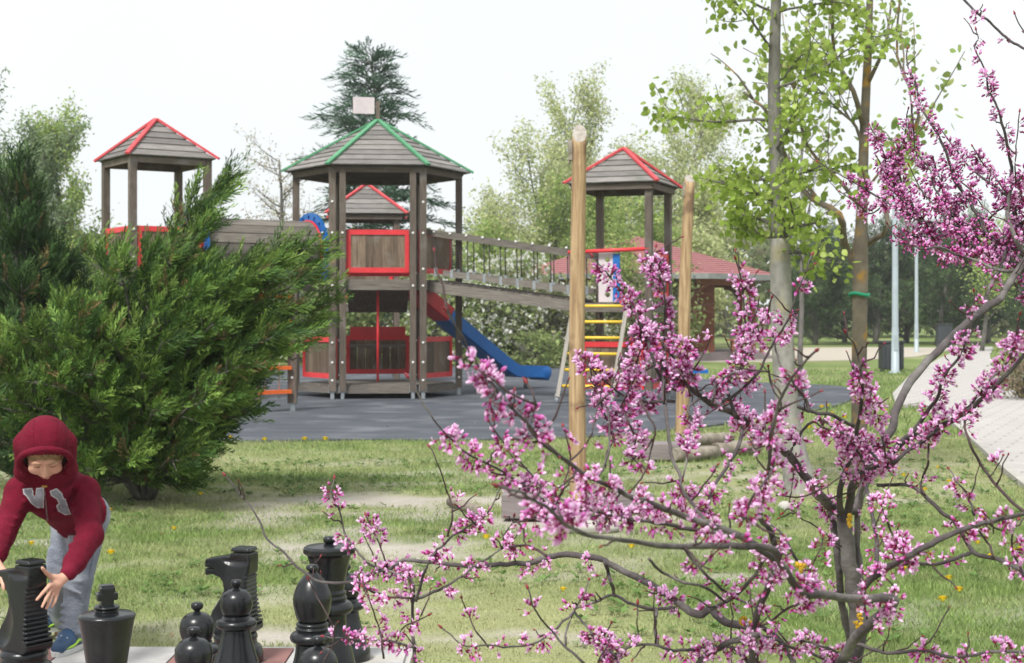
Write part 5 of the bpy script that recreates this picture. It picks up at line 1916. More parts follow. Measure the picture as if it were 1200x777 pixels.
K = piece("chess_king", "big black chess king with a flat-topped cup head and blocky cross", (125 - 600) / FPX * Yk, Yk, [
    ("base", base_profile(.135, .11)),
    ("stem", [(.11, .10), (.09, .18), (.066, .28), (.058, .34)]),
    ("collar", [(.058, .33), (.08, .338), (.086, .355), (.078, .372), (.056, .382), None, (.06, .383), (.062, .395), (.05, .404)]),
    ("head", [(.048, .40), (.055, .44), (.064, .50), (.0745, .556), None, (.0765, .562), (.0765, .566), None, (.07, .571), (.03, .576), (.025, .577)]),
    ("neck", [(.030, .574), (.031, .580), (.026, .584), None, (.034, .585), (.034, .590), (.024, .595)])], math.radians(24), GP)
S = SDF((-.05, -.045, .58), (.05, .045, .66), .002)
S.boxs((0, 0, .612), (.017, .0185, .03), rd=.003); S.boxs((0, 0, .618), (.028, .0185, .010), rd=.003)
S.boxs((0, 0, .636), (.0205, .0185, .007), rd=.003); S.boxs((0, 0, .645), (.018, .016, .004), rd=.002)
cr = S.mesh("cross", m_plastic, K, (0, 0, 0))


def poly_sdf(X, Z, poly):
    """Signed distance to a polygon in a plane (arrays broadcast)."""
    d = np.full(np.broadcast(X, Z).shape, 1e9); sgn = np.ones(d.shape)
    n = len(poly)
    for i in range(n):
        x0, z0 = poly[i]; x1, z1 = poly[i - 1]
        ex, ez = x1 - x0, z1 - z0
        wx, wz = X - x0, Z - z0
        t = np.clip((wx * ex + wz * ez) / (ex * ex + ez * ez), 0, 1)
        bx, bz = wx - ex * t, wz - ez * t
        d = np.minimum(d, bx * bx + bz * bz)
        c1 = Z >= z0; c2 = Z < z1; c3 = ex * wz > ez * wx
        fl = (c1 & c2 & c3) | (~c1 & ~c2 & ~c3)
        sgn = np.where(fl, -sgn, sgn)
    return sgn * np.sqrt(d)


# knight head, muzzle towards -X, extruded outline with grooves on the mane
KP = [(-.118, .452 - .045), (-.122, .43 - .045), (-.118, .395 - .05), (-.112, .392 - .05), (-.085, .398 - .05), (-.05, .388 - .05), (-.035, .372 - .05), (-.030, .345 - .055), (-.055, .31 - .06), (-.085, .275 - .07),
      (-.094, .245 - .07), (-.094, .215 - .07), (-.085, .190 - .07), (-.07, .185 - .07), (.07, .185 - .07), (.092, .20 - .07), (.096, .225 - .07), (.082, .27 - .06), (.073, .32 - .05), (.072, .36 - .04), (.078, .40 - .035), (.082, .437 - .03), (.080, .468 - .02), (.073, .478 - .02),
      (.0, .478 - .02), (-.006, .452 - .028), (-.03, .455 - .032), (-.07, .456 - .04)]
S = SDF((-.15, -.085, .10), (.13, .085, .48), .0034)
sl, X, Y, Z = S.block((-9, -9, -9), (9, 9, 9))
D2 = poly_sdf(X, Z, KP)
zz = np.clip((Z - .12) / .34, 0, 1)
half = .064 - .024 * zz + 0 * X
half = half - np.clip((-X - .02) / .1, 0, 1) * .012
dy = np.abs(Y) - half
e0 = np.maximum(D2 + .008, 0); e1 = np.maximum(dy + .008, 0)
S.F[...] = (np.sqrt(e0 * e0 + e1 * e1) + np.minimum(np.maximum(D2 + .008, dy + .008), 0) - .008).astype(np.float32)
for k in range(13):                       # mane grooves down the back
    z = .155 + k * .0165
    S.boxs((.098 - .0 * k, 0, z), (.03, .06, .0032), axes=[(math.cos(.12), 0, math.sin(.12)), (0, 1, 0), (-math.sin(.12), 0, math.cos(.12))], rd=.001, mode='sub', k=.002)
S.boxs((-.105, 0, .372), (.03, .08, .003), rd=.001, mode='sub', k=.002)        # mouth
S.boxs((.036, 0, .440), (.06, .09, .0022), rd=.001, mode='sub', k=.002)        # forelock line
for sg in (-1, 1):
    S.ell((-.02, sg * .036, .398), (.016, .012, .013), k=.006)                 # eye
    S.ell((-.108, sg * .030, .392), (.007, .006, .006), k=.003, mode='sub')     # nostril
    S.ell((.02, sg * .046, .405), (.05, .012, .012), k=.012, mode='sub')         # cheek hollow
    S.ell((-.055, sg * .060, .22), (.05, .016, .075), k=.02, mode='sub')         # scooped flank
V_, F_ = surface_nets(S.F, S.lo, S.h)
me_kn = None


def knight(x, y, rz, label, zoff=0.0):
    global me_kn
    t = thing("chess_knight", label, "chess piece", (x, y, .023 + zoff), rz, GP)
    for nm, pr in (("base", [(.105, 0), None, (.11, .006), (.11, .040), None, (.108, .046), (.102, .060), (.090, .070), None, (.086, .074), (.084, .092), None, (.088, .096), (.086, .108), (.078, .118), (.06, .124)]),):
        mb = MB(); mb.lathe(prof(pr), 40); mb.build(nm, m_plastic, t)
    if me_kn is None:
        o = np_mesh("horse_head", V_, F_, m_plastic, t, None, True); me_kn = o.data
    else:
        link(bpy.data.objects.new("horse_head", me_kn), t)
    return t


knight((276 - 600) / FPX * 6.12, 6.12, math.radians(-17), "chess knight standing free, its horse head facing left")
KNX, KNY = (28 - 600) / FPX * 5.74, 5.74
knight(KNX, KNY, math.radians(-34), "chess knight gripped by the boy's two hands", .012)

# ================================================================== the boy bending over the knight
m_skin = mat("skin", (.62, .36, .26), (.56, .31, .22), 18, rough=.55, bump=.05, c3=(.62, .28, .21), s3=10, t3=(.5, .75))
m_hood = mat("crimson_fleece", (.145, .007, .022), (.105, .005, .016), 30, rough=.95, spec=.15, bump=.35, bscale=140, c3=(.17, .012, .032), s3=6, t3=(.45, .7))
m_lining = mat("hood_lining", (.16, .14, .13), (.11, .10, .09), 40, rough=.95, bump=.3)
m_jean = mat("faded_grey_denim", (.21, .235, .28), (.12, .14, .175), 7, rough=.9, bump=.35, bscale=110, c3=(.36, .385, .43), s3=7, t3=(.48, .68))
m_shoe = mat("blue_sneaker", (.035, .08, .16), (.025, .055, .11), 14, rough=.6, bump=.2)
m_sole = mat("white_sole", (.6, .62, .6), (.5, .5, .5), 10, rough=.6)
m_lime = mat("lime_accent", (.35, .6, .06), (.28, .5, .05), 10, rough=.5)
m_hair = mat("sandy_hair", (.36, .25, .13), (.24, .16, .08), 60, rough=.7, bump=.4)
m_felt = mat("grey_felt_letter", (.27, .28, .32), (.21, .22, .25), 60, rough=.95, bump=.2)
m_stitch = mat("white_letter_edge", (.62, .62, .64), (.5, .5, .52), 60, rough=.9)
m_shirt = mat("mustard_shirt", (.48, .30, .05), (.4, .24, .04), 30, rough=.9)
m_zip = mat("zip_metal", (.08, .02, .03), (.25, .2, .2), 90, rough=.5)
m_lid = mat("closed_eyelid_line", (.16, .08, .055), (.12, .06, .04), 20, rough=.7)
m_lip = mat("lips", (.52, .20, .17), (.46, .17, .145), 20, rough=.5)

bo = Vector((-1.78, 6.3, 0))
boy = thing("person", "child in a crimson hooded jacket and grey jeans bending to grip a chess knight", "child", bo)
A = lambda px, py, Y: np.array(P(px, py, Y))
H = A(53, 528, 5.93)
pt_ = math.radians(47)
fdir = unit(np.array([.20, -math.cos(pt_), -math.sin(pt_)])); sdir = unit(np.cross(fdir, np.array([0, 0, 1.]))); udir = np.cross(sdir, fdir)
if udir[2] < 0: udir = -udir
sdir = np.cross(fdir, udir)      # points to image left or right, only used symmetrically
AX = np.stack([sdir, udir, fdir])
hp = lambda s, u, f: H + sdir * s + udir * u + fdir * f

neck = A(60, 556, 6.08); chest = A(66, 577, 6.20); belly = A(84, 594, 6.36); pelvis = A(97, 602, 6.50)
shL, shR = A(98, 577, 6.19), A(25, 577, 6.13)
elL, wrL = A(106, 628, 6.02), A(80, 672, 5.80)
elR, wrR = A(2, 628, 6.00), A(-7, 656, 5.86)
hipL, knL, anL = A(105, 604, 6.52), A(92, 680, 6.33), A(85, 746, 6.34)
hipR, knR, anR = A(82, 606, 6.52), A(74, 668, 6.50), A(70, 732, 6.74)

# --- continuous body: head, neck, trunk, arms with fingers, legs
S = SDF(np.array([-2.25, 5.58, -.02]), np.array([-1.45, 6.95, 1.12]), .0048)
S.ell(H, (.070, .088, .086), AX, k=0)
S.ell(hp(0, -.045, .030), (.050, .046, .045), AX, k=.03)      # jaw
S.ell(hp(0, -.075, .056), (.019, .013, .016), AX, k=.014)      # chin
S.cap(hp(0, .008, .083), hp(0, -.030, .099), .0075, .0105, k=.012)    # nose
for sg in (-1, 1):
    S.ell(hp(sg * .010, -.032, .094), (.007, .006, .007), AX, k=.006)
    S.ell(hp(sg * .030, .012, .078), (.019, .011, .010), AX, k=.014, mode='sub')   # eye socket
    S.ell(hp(sg * .030, .008, .070), (.0145, .0125, .0125), AX, k=.003)         # eyelid
    S.ell(hp(sg * .030, .026, .082), (.022, .006, .008), AX, k=.012)           # brow
    S.ell(hp(sg * .038, -.028, .066), (.024, .022, .016), AX, k=.02)           # cheek
    S.ell(hp(sg * .072, .0, -.005), (.008, .026, .018), AX, k=.006)            # ear
S.ell(hp(0, -.055, .080), (.020, .007, .009), AX, k=.006); S.cap(hp(-.02, -.055, .089), hp(.02, -.055, .089), .0018, k=.003, mode='sub')
S.cap(hp(0, -.03, -.02), neck, .042, .046, k=.02)
S.cap(neck, chest, .06, .085, k=.03); S.cap(chest, belly, .085, .08, k=.03); S.cap(belly, pelvis, .08, .08, k=.03)
for a, b, c in ((shL, elL, wrL), (shR, elR, wrR)):
    S.cap(neck, a, .02, .022, k=.015); S.cap(a, b, .036, .029, k=.02); S.cap(b, c, .029, .021, k=.015)
for a, b, c in ((hipL, knL, anL), (hipR, knR, anR)):
    S.cap(pelvis, a, .06, .058, k=.03); S.cap(a, b, .058, .042, k=.02); S.cap(b, c, .042, .028, k=.015)
    S.cap(c, c + np.array([0, 0, -.04]), .026, .022, k=.015)
# left hand, spread on the knight's right flank
def hand(S, wrist, palm, knuckles, tips, thumb, pn, fr=.0072):
    S.cap(wrist, palm, .0195, .021, k=.01, flat=(pn, 1.35))
    for kk, (m, tip) in zip(knuckles, tips):
        S.cap(palm, kk, .0155, .0095, k=.008, flat=(pn, 1.3))
        S.cap(kk, m, fr + .001, fr, k=.004); S.cap(m, tip, fr, fr * .82, k=.003)
    b, m, tip = thumb
    S.cap(wrist * .45 + palm * .55, b, .0150, .0115, k=.008); S.cap(b, m, .0098, .0086, k=.004); S.cap(m, tip, .0086, .0070, k=.003)
pL = A(68, 683, 5.765)
hand(S, wrL, pL, [A(58, 686, 5.725), A(59.5, 691, 5.735), A(62, 695, 5.75), A(66, 697, 5.765)],
     [(A(50, 695, 5.69), A(43, 703, 5.672)), (A(54, 702, 5.69), A(49.5, 711, 5.675)), (A(58, 705, 5.71), A(54.5, 713, 5.70)), (A(64, 705, 5.74), A(61, 711, 5.725))],
     (A(60, 676, 5.745), A(54, 671, 5.71), A(49.5, 665.5, 5.685)), (.5, -.75, .3))
pR = A(0, 668, 5.80)
hand(S, wrR, pR, [A(7, 669, 5.775), A(6.5, 672, 5.765), A(5, 676, 5.76), A(2, 679, 5.76)],
     [(A(12, 670, 5.765), A(17, 673, 5.755)), (A(12, 674.5, 5.745), A(16, 678, 5.74)), (A(9, 681, 5.74), A(11, 686, 5.735)), (A(4, 686, 5.74), A(5, 691, 5.735))],
     (A(1, 676, 5.79), A(2, 684, 5.765), A(5, 690, 5.75)), (-.3, -.6, .7))
S.mesh("body", m_skin, boy, bo, 1)

# --- jacket
S = SDF(np.array([-2.3, 5.65, .40]), np.array([-1.42, 6.75, 1.02]), .0055)
nk = A(58, 571, 6.10)
S.cap(nk, chest, .072, .108, k=.04); S.cap(chest, belly, .108, .104, k=.03); S.cap(belly, A(92, 601, 6.46), .104, .103, k=.03)
S.cap(nk + np.array([.03, .02, -.02]), shL, .05, .056, k=.03); S.cap(nk + np.array([-.03, .02, -.02]), shR, .05, .056, k=.03); S.cap(chest, shL, .092, .058, k=.035); S.cap(chest, shR, .092, .058, k=.035)
def sleeve(a, b, c, rs):
    S.cap(a, b, rs[0], rs[1], k=.025)
    S.cap(b, b * .30 + c * .70, rs[1], rs[2], k=.02)
    S.cap(b * .30 + c * .70, b * .24 + c * .76, rs[2] * 1.04, rs[2] * 1.0, k=.008)
    S.cap(b * .16 + c * .84, c * .98 + b * .02, rs[3], rs[3] * .93, k=.007)
    v = unit(c - b)
    for f, w in ((-.3, .012), (-.12, .009), (.08, .013), (.25, .010), (.42, .013), (.6, .010), (.8, .012)):         # soft sleeve folds
        q = a + (b - a) * (.45 + f) if f < .55 else b + (c - b) * (f - .5); sd = unit(np.cross(v, [0, 1., 0])); fw = np.array([0, -.042, 0]); S.cap(q - sd * .045 + fw * .6, q + fw + v * .012, w * .8, w, k=.012); S.cap(q + fw + v * .012, q + sd * .04 + fw * .5 + v * .035, w, w * .4, k=.012)
sleeve(shL, elL, wrL, (.057, .049, .043, .034)); sleeve(shR, elR, wrR, (.057, .049, .043, .034))
# gathered waistband and pocket seams
hm0, hm1 = A(89, 598, 6.42), A(99, 606, 6.53)
ax = unit(A(97, 606, 6.52) - belly)
for k in range(9):                                            # drape folds across the front
    a = -1.2 + k * .3
    q = belly + np.array([math.sin(a) * .105, -math.cos(a) * .105, -.02])
    S.cap(q, q + ax * .06 + np.array([.0, 0, -.03]), .013, .006, k=.012)
rr_ = np.random.default_rng(4)
for k in range(14):
    q = chest + np.array([rr_.uniform(-.12, .12), -.09 + rr_.uniform(-.02, .03), rr_.uniform(-.10, .03)])
    S.cap(q, q + np.array([rr_.uniform(-.06, .06), 0, -.05]), .006, .003, k=.014, mode='sub')
S.cap(hp(0, -.07, .06), hp(0, -.145, .055), .050, .024, k=.02, mode='sub'); S.cap(hp(0, -.145, .055), hp(0, -.18, .06), .024, .008, k=.015, mode='sub')      # open neck
# ribbed waistband roll
wb = unit(A(97, 606, 6.52) - belly); cw = A(93, 602, 6.475); e1 = unit(np.cross(wb, [0, 0, 1.])); e2 = np.cross(wb, e1)
ring = [cw + e1 * math.cos(a) * .104 + e2 * math.sin(a) * .104 for a in np.linspace(0, 2 * math.pi, 25)]
for a, b in zip(ring[:-1], ring[1:]): S.cap(a, b, .011, .011, k=.006)
jacket = S.mesh("jacket", m_hood, boy, bo, 2)
Sj = S

# --- hood
S = SDF(H - .22, H + .22, .004)
S.ell(hp(0, .008, -.012), (.097, .121, .114), AX, k=0)
S.cap(hp(0, -.02, -.07), neck + np.array([0, .02, .02]), .085, .095, k=.05)
for sg in (-1, 1): S.cap(hp(sg * .085, .01, -.03), hp(sg * .078, -.15, -.02), .034, .036, k=.03); S.cap(hp(sg * .078, -.15, -.02), hp(sg * .045, -.20, -.01), .034, .026, k=.03)
lipc = [hp(.096 * math.cos(a), .020 + .107 * math.sin(a) - (.03 if math.sin(a) < -.5 else 0), .070 + .028 * math.sin(a)) for a in np.linspace(-.75, math.pi + .75, 33)]
for a, b in zip(lipc[:-1], lipc[1:]): S.cap(a, b, .0095, .0095, k=.012)
S.ell(hp(0, .002, .005), (.086, .106, .100), AX, k=.004, mode='sub')
S.cap(hp(0, -.012, .05), hp(0, -.045, .17), .078, .095, k=.008, mode='sub', flat=(tuple(udir), .92))
S.cap(hp(0, -.05, .06), hp(0, -.12, .08), .055, .050, k=.01, mode='sub'); S.cap(hp(0, -.10, .05), hp(0, -.20, .07), .045, .012, k=.01, mode='sub')
hood = S.mesh("hood", m_hood, boy, bo, 2)
# seams on the hood
mb = MB()
for off in (-.042, .042):
    pts = []
    for a in np.linspace(.62, 2.3, 22):
        pts.append(Vector(hp(off, .008 + .1115 * math.sin(a) * .985, -.012 + .1045 * math.cos(a))))
    mb.tube(pts, .0018, 5)
mb.build("hood_seam", m_hood, hood, bo)
S = SDF(H - .2, H + .2, .004)
S.ell(hp(0, .0, -.004), (.0865, .106, .098), AX, k=0)
S.ell(hp(0, -.002, .004), (.0805, .099, .095), AX, k=0, mode='sub')
S.cap(hp(0, .012, .045), hp(0, -.02, .19), .088, .12, k=.004, mode='sub', flat=(tuple(udir), .80))
S.mesh("hood_lining", m_lining, hood, bo, 1)
# hair, fringe
S = SDF(H - .16, H + .16, .0035)
S.ell(hp(0, .010, -.006), (.076, .091, .089), AX, k=0)
for k in range(26):
    x = -.058 + k * .0046
    S.cap(hp(x, .065 - x * x * 4, .062), hp(x * 1.06 + .004 * math.sin(k * 2.1), .056 + .006 * math.sin(k * 1.3) - abs(x) * .18, .078 - x * x * 7), .0065, .003, k=.003)
S.ell(hp(0, -.03, .09), (.075, .058, .09), AX, k=.003, mode='sub')
for k in range(26):
    x = -.058 + k * .0046
    S.cap(hp(x, .068 - x * x * 4, .062), hp(x * 1.06 + .004 * math.sin(k * 2.1), .050 + .007 * math.sin(k * 1.3) - abs(x) * .12, .080 - x * x * 7), .0055, .0022, k=.002)
S.mesh("hair", m_hair, boy, bo)
# closed eyes, brows, lips
for sg in (-1, 1):
    mb = MB(); mb.tube([Vector(hp(sg * (.018 + .024 * t), .003 - .004 * math.sin(math.pi * t), .0832 - .006 * t * t)) for t in np.linspace(0, 1, 7)], [.0008, .0016, .0019, .0019, .0018, .0014, .0007], 5); mb.build("eyelash", m_lid, boy, bo)
    mb = MB(); mb.tube([Vector(hp(sg * (.014 + .034 * t), .0245 + .005 * math.sin(math.pi * t * .8), .0905 - .012 * t * t)) for t in np.linspace(0, 1, 7)], [.001, .0026, .003, .0028, .0024, .0018, .0008], 5); mb.build("eyebrow", m_hair, boy, bo)
mb = MB(); mb.tube([Vector(hp(.017 * t, -.0535 - .002 * abs(t), .0885 - .006 * t * t)) for t in np.linspace(-1, 1, 7)], [.001, .0022, .003, .0026, .003, .0022, .001], 6)
mb.tube([Vector(hp(.015 * t, -.0595 + .001 * abs(t), .0875 - .006 * t * t)) for t in np.linspace(-1, 1, 7)], [.001, .0026, .0034, .0036, .0034, .0026, .001], 6); mb.build("mouth", m_lip, boy, bo)
# mustard shirt showing at the open neck
mb = MB(); mb.tube([Vector(A(53, 563, 6.055)), Vector(A(54, 568, 6.045)), Vector(A(55, 573, 6.06))], [.014, .022, .020], 12); mb.build("shirt", m_shirt, boy, bo)

# --- jeans
S = SDF(np.array([-2.05, 6.1, .03]), np.array([-1.5, 6.95, .72]), .0052)
S.cap(belly, pelvis, .088, .092, k=.02)
for a, b, c, rs in ((hipL, knL, anL, (.082, .057, .045)), (hipR, knR, anR, (.078, .056, .045))):
    S.cap(pelvis, a, .08, rs[0], k=.03); S.cap(a, b, rs[0], rs[1], k=.02); S.cap(b, c, rs[1], rs[2], k=.012)
    d = unit(c - b); s_ = unit(np.cross(d, [0, 1, 0]))
    for k in range(5):                                     # stacked folds at the hem and behind the knee
        q = c - d * (.012 + .03 * k)
        S.cap(q - s_ * .045 + np.array([0, -.035, 0]), q + s_ * .045 + np.array([0, -.03, .012 * (-1) ** k]), .010, .007, k=.010)
    for k in range(6):
        q = b + (a - b) * (.08 * k - .1)
        S.cap(q - s_ * .05 + np.array([0, -.045, .012]), q + s_ * .03 + np.array([0, -.054, -.014 * (-1) ** k]), .013, .006, k=.012)
    S.cap(c, c + d * .03, rs[2] * .8, rs[2] * .78, k=.004, mode='sub')
S.mesh("jeans", m_jean, boy, bo, 1)
# front pocket seam and waistband line
mb = MB()
for f in (.02, .035):
    pts = []
    for t in np.linspace(0, 1, 10):
        q = hipL + (knL - hipL) * t
        pts.append(Vector(q + np.array([.062 - .02 * t + f * .2, -.052 + .01 * t, 0])))
    mb.tube(pts, .0016, 4)
mb.build("jeans_seam", m_jean, boy, bo)


# --- sneakers
def shoe(an, yaw, label, lift=0.0, pitch=0.0):
    c, s_ = math.cos(yaw), math.sin(yaw)
    fw = np.array([-s_, -c, 0]); sd = np.array([c, -s_, 0]); up = np.array([0, 0, 1.])
    g0 = np.array([an[0], an[1], .024 + lift])
    q = lambda f, s, u: g0 + fw * f + sd * s + up * (u + pitch * max(0, -(f - .09)))
    S = SDF(g0 - .24, g0 + .24, .004)
    S.cap(q(-.035, 0, .055), q(-.02, 0, .085), .036, .036, k=.02)
    S.cap(q(-.035, 0, .045), q(.06, 0, .045), .037, .036, k=.02); S.cap(q(.06, 0, .042), q(.13, .004, .034), .037, .031, k=.02)
    S.cap(q(-.01, 0, .09), q(.075, 0, .066), .022, .02, k=.02)
    if pitch == 0: S.boxs(tuple(g0 + np.array([0, 0, -.09])), (.3, .3, .1), mode='sub', k=.004)
    o = S.mesh("shoe", m_shoe, boy, bo, 1)
    mb = MB()
    ring = [(-.074, 0), (-.06, .032), (0, .040), (.06, .042), (.12, .038), (.158, .016), (.163, .0), (.158, -.016), (.12, -.036), (.06, -.040), (0, -.038), (-.06, -.032)]
    for z, k in ((.0, .97), (.020, 1.0), (.022, .97)):
        for f, s in ring: mb.v.append(Vector(q(f * k + (1 - k) * .04, s * k, z)))
    n = len(ring)
    for i in range(2):
        for k in range(n): mb.face((i * n + k, i * n + (k + 1) % n, (i + 1) * n + (k + 1) % n, (i + 1) * n + k), None, 0, False)
    mb.face(list(range(n))); mb.face([2 * n + k for k in range(n)][::-1])
    mb.build("sole", m_sole, o, bo)
    mb = MB()
    for f in (.035, .055, .075, .095):
        mb.tube([Vector(q(f, -.026, .074 - f * .10)), Vector(q(f + .004, 0, .090 - f * .16)), Vector(q(f, .026, .074 - f * .10))], .0032, 5)
    mb.build("lace", m_sole, o, bo)
    mb = MB()
    for s in (-1, 1):
        mb.tube([Vector(q(-.04, s * .038, .03)), Vector(q(.02, s * .041, .045)), Vector(q(.07, s * .040, .03)), Vector(q(.125, s * .030, .026))], [.004, .006, .006, .003], 6)
    mb.tube([Vector(q(.13, -.018, .05)), Vector(q(.145, 0, .05)), Vector(q(.13, .02, .05))], .007, 6)
    mb.build("accent_stripe", m_lime, o, bo)
    return o


shoe(anL, .18, "front shoe")
shoe(anR, .75, "rear shoe", .0, 0)

# --- two felt letters and the zip, laid on the jacket
dg = bpy.context.evaluated_depsgraph_get()
bvj = BVHTree.FromPolygons([v.co + bo for v in jacket.data.vertices], [tuple(p.vertices) for p in jacket.data.polygons])


def on_jacket(px, py, off):
    o_ = Vector((0, 0, CAM_H)); d = (P(px, py, 6) - o_).normalized()
    hit, n, i, dist = bvj.ray_cast(o_, d)
    if hit is None: hit = P(px, py, 6.05); n = -d
    if n.dot(d) > 0: n = -n
    return hit + n * off


def letter(poly, name):
    poly = [Vector((a * .206, 480 + b * .206)) for a, b in poly]
    for grow_, off, m_, nm in ((1.5, .003, m_stitch, name + "_edge"), (0, .0052, m_felt, name)):
        ring = []
        n = len(poly)
        for i in range(n):
            a, b, c = poly[i - 1], poly[i], poly[(i + 1) % n]
            nrm = Vector((0, 0))
            for u, v in ((a, b), (b, c)):
                e = (v - u).normalized(); nrm += Vector((e.y, -e.x))
            nrm.normalize(); ring.append(b + nrm * grow_)
        bm = bmesh.new()
        vs = [bm.verts.new((q.x, q.y, 0)) for q in ring]
        ed = [bm.edges.new((vs[i], vs[(i + 1) % n])) for i in range(n)]
        bmesh.ops.triangle_fill(bm, use_beauty=True, edges=ed)
        bmesh.ops.subdivide_edges(bm, edges=bm.edges[:], cuts=3, use_grid_fill=True)
        for v in bm.verts: v.co = on_jacket(v.co.x, v.co.y, off) - bo
        r_ = bmesh.ops.extrude_face_region(bm, geom=bm.faces[:])
        ctr = Vector((0, -1, .2)).normalized()
        bmesh.ops.translate(bm, vec=-ctr * .003, verts=[e for e in r_['geom'] if isinstance(e, bmesh.types.BMVert)])
        bmesh.ops.recalc_face_normals(bm, faces=bm.faces[:])
        me = bpy.data.meshes.new(nm); bm.to_mesh(me); bm.free(); me.materials.append(m_)
        link(bpy.data.objects.new(nm, me), jacket)


letter([(135, 457), (182, 452), (188, 468), (182, 474), (206, 505), (214, 452), (246, 448), (244, 552), (218, 552), (180, 524), (152, 484), (140, 478)], "letter")
letter([(290, 466), (318, 454), (344, 478), (352, 505), (366, 512), (396, 588), (372, 590), (336, 572), (326, 546), (340, 530), (326, 502), (296, 484)], "letter")
mb = MB(); mb.tube([on_jacket(52 + t * 4.0, 575 + t * 34, .002) for t in np.linspace(0, 1, 12)], .0028, 5); mb.build("zip", m_zip, jacket, bo)
# ================================================================== the flowering redbud in front
m_rbark = mat("redbud_bark", (.095, .08, .08), (.05, .042, .045), 26, rough=.85, bump=.5, stretch=(1, 1, 1), c3=(.19, .175, .165), s3=16, t3=(.5, .72))
m_twig = mat("dark_twig", (.075, .045, .045), (.045, .028, .03), 30, rough=.75, bump=.3)
m_blossom = leaf_mat("redbud_blossom", .38, .55)
m_bud = mat("red_leaf_bud", (.26, .03, .04), (.17, .02, .03), 60, rough=.6)
m_lich2 = mat("yellow_lichen", (.62, .38, .03), (.50, .30, .03), 90, rough=.95, bump=.6)

RB = Vector(((945 - 600) / FPX * 2.28, 2.28, 0))
rb = thing("redbud_tree", "blossoming pink redbud with crooked bare branches across the right foreground", "tree", RB)
rng2 = np.random.default_rng(2024)
# each branch: pixel polyline, distance at both ends, width in pixels at both ends, blossom density, reach of the clusters
BRS = []
def B(s, d0, d1, w0, w1, den=1.0, tip=True, name="branch"):
    pts = [tuple(float(c) for c in q.split(',')) for q in s.split()]
    BRS.append((pts, d0, d1, w0, w1, den, tip))


# main stems
B("945,1495 950,1200 958,950 975,835 1000,765 1005,727 999,687 993,640 990,606", 2.28, 2.25, 58, 27, 0, False)
B("958,950 968,862 985,777 1015,735 1046,708 1040,700 1000,702 960,696 938,693 916,662 905,645 865,640 810,641 760,638 714,631 675,623 637,592 610,578 583,570", 2.22, 1.12, 24, 5, .55)
B("990,606 978,596 965,586 924,535 893,512 878,498 862,487 831,471 800,448 775,425", 2.25, 2.0, 19, 7, .9)
B("990,620 1000,566 1012,555 1031,543 1045,530 1062,514 1082,510 1103,500 1128,485 1152,467 1173,446 1205,412", 2.25, 2.0, 16, 6, 1.0)
B("1000,600 1030,530 1045,502 1051,477 1064,452 1074,438 1099,412 1128,383 1152,364 1171,350 1185,327 1192,319 1205,300", 2.25, 2.75, 15, 12, .06, False)
B("985,600 984,570 996,540 1004,505 1010,470 1009,448 1007,425 1000,402 991,391", 2.22, 1.95, 11, 3, 1.0)
B("940,905 918,850 885,800 882,777 886,728 899,691 908,650 903,625 890,600 899,563 901,543 903,516 913,471 926,444 942,425 954,412", 2.2, 1.5, 18, 4, .75)
B("975,830 940,800 925,768 909,746 889,732", 2.2, 2.02, 13, 8, .3, False)
B("958,950 900,865 850,805 820,777 850,755 868,748 888,742", 2.24, 1.95, 16, 9, .5, False)
B("985,830 996,765 990,725 984,690 981,650 978,620 972,600 965,586", 2.31, 2.25, 15, 10, .1, False)
B("1000,800 1012,740 1011,700 1006,660 1004,630 1006,600 1012,570 1030,545", 2.30, 2.22, 13, 8, .2, False)
# left-going limb
B("885,780 877,736 850,730 834,714 820,719 800,711 773,691 737,673 709,657 691,652 664,650 641,653 623,660 600,661 559,663 509,660 475,656 455,667 441,670 416,682 393,683 372,680 345,662 332,647 311,628 302,606 287,586 265,558", 2.05, 2.3, 16, 2.2, .38)
B("455,667 434,661 414,641 405,625 399,604 390,580 391,561", 2.2, 2.2, 5, 2.2, .8)
B("488,790 483,737 483,709 484,682 468,673 441,667", 2.15, 2.2, 7, 4, 1.1, False)
B("487,705 498,668 507,652 525,632 548,617 569,604 586,574", 2.15, 2.05, 6, 2.5, .7)
B("525,628 530,600 524,575 510,535 504,524", 2.1, 2.05, 4, 2, .25)
B("485,703 514,691 541,675 562,659 587,643 590,628 600,614 602,606", 2.15, 2.1, 6, 2.2, .8)
B("587,643 606,640 622,642 640,652", 2.1, 2.05, 4, 5, 1.1, False)
B("418,680 434,692 450,698 484,701", 2.2, 2.15, 3.5, 4, 1.0, False)
B("487,760 464,752 434,750 400,748 380,746", 2.15, 2.1, 5, 2, 1.3)
B("464,752 475,734 500,721", 2.15, 2.12, 4, 2, 1.2)
B("450,770 446,745 440,722 432,700 425,688", 2.1, 2.1, 4, 2, .5)
B("455,667 446,640 437,622 430,605", 2.2, 2.2, 3.5, 2, 1.3)
B("377,780 392,745 372,700 362,680", 2.0, 2.0, 3, 1.6, .4)
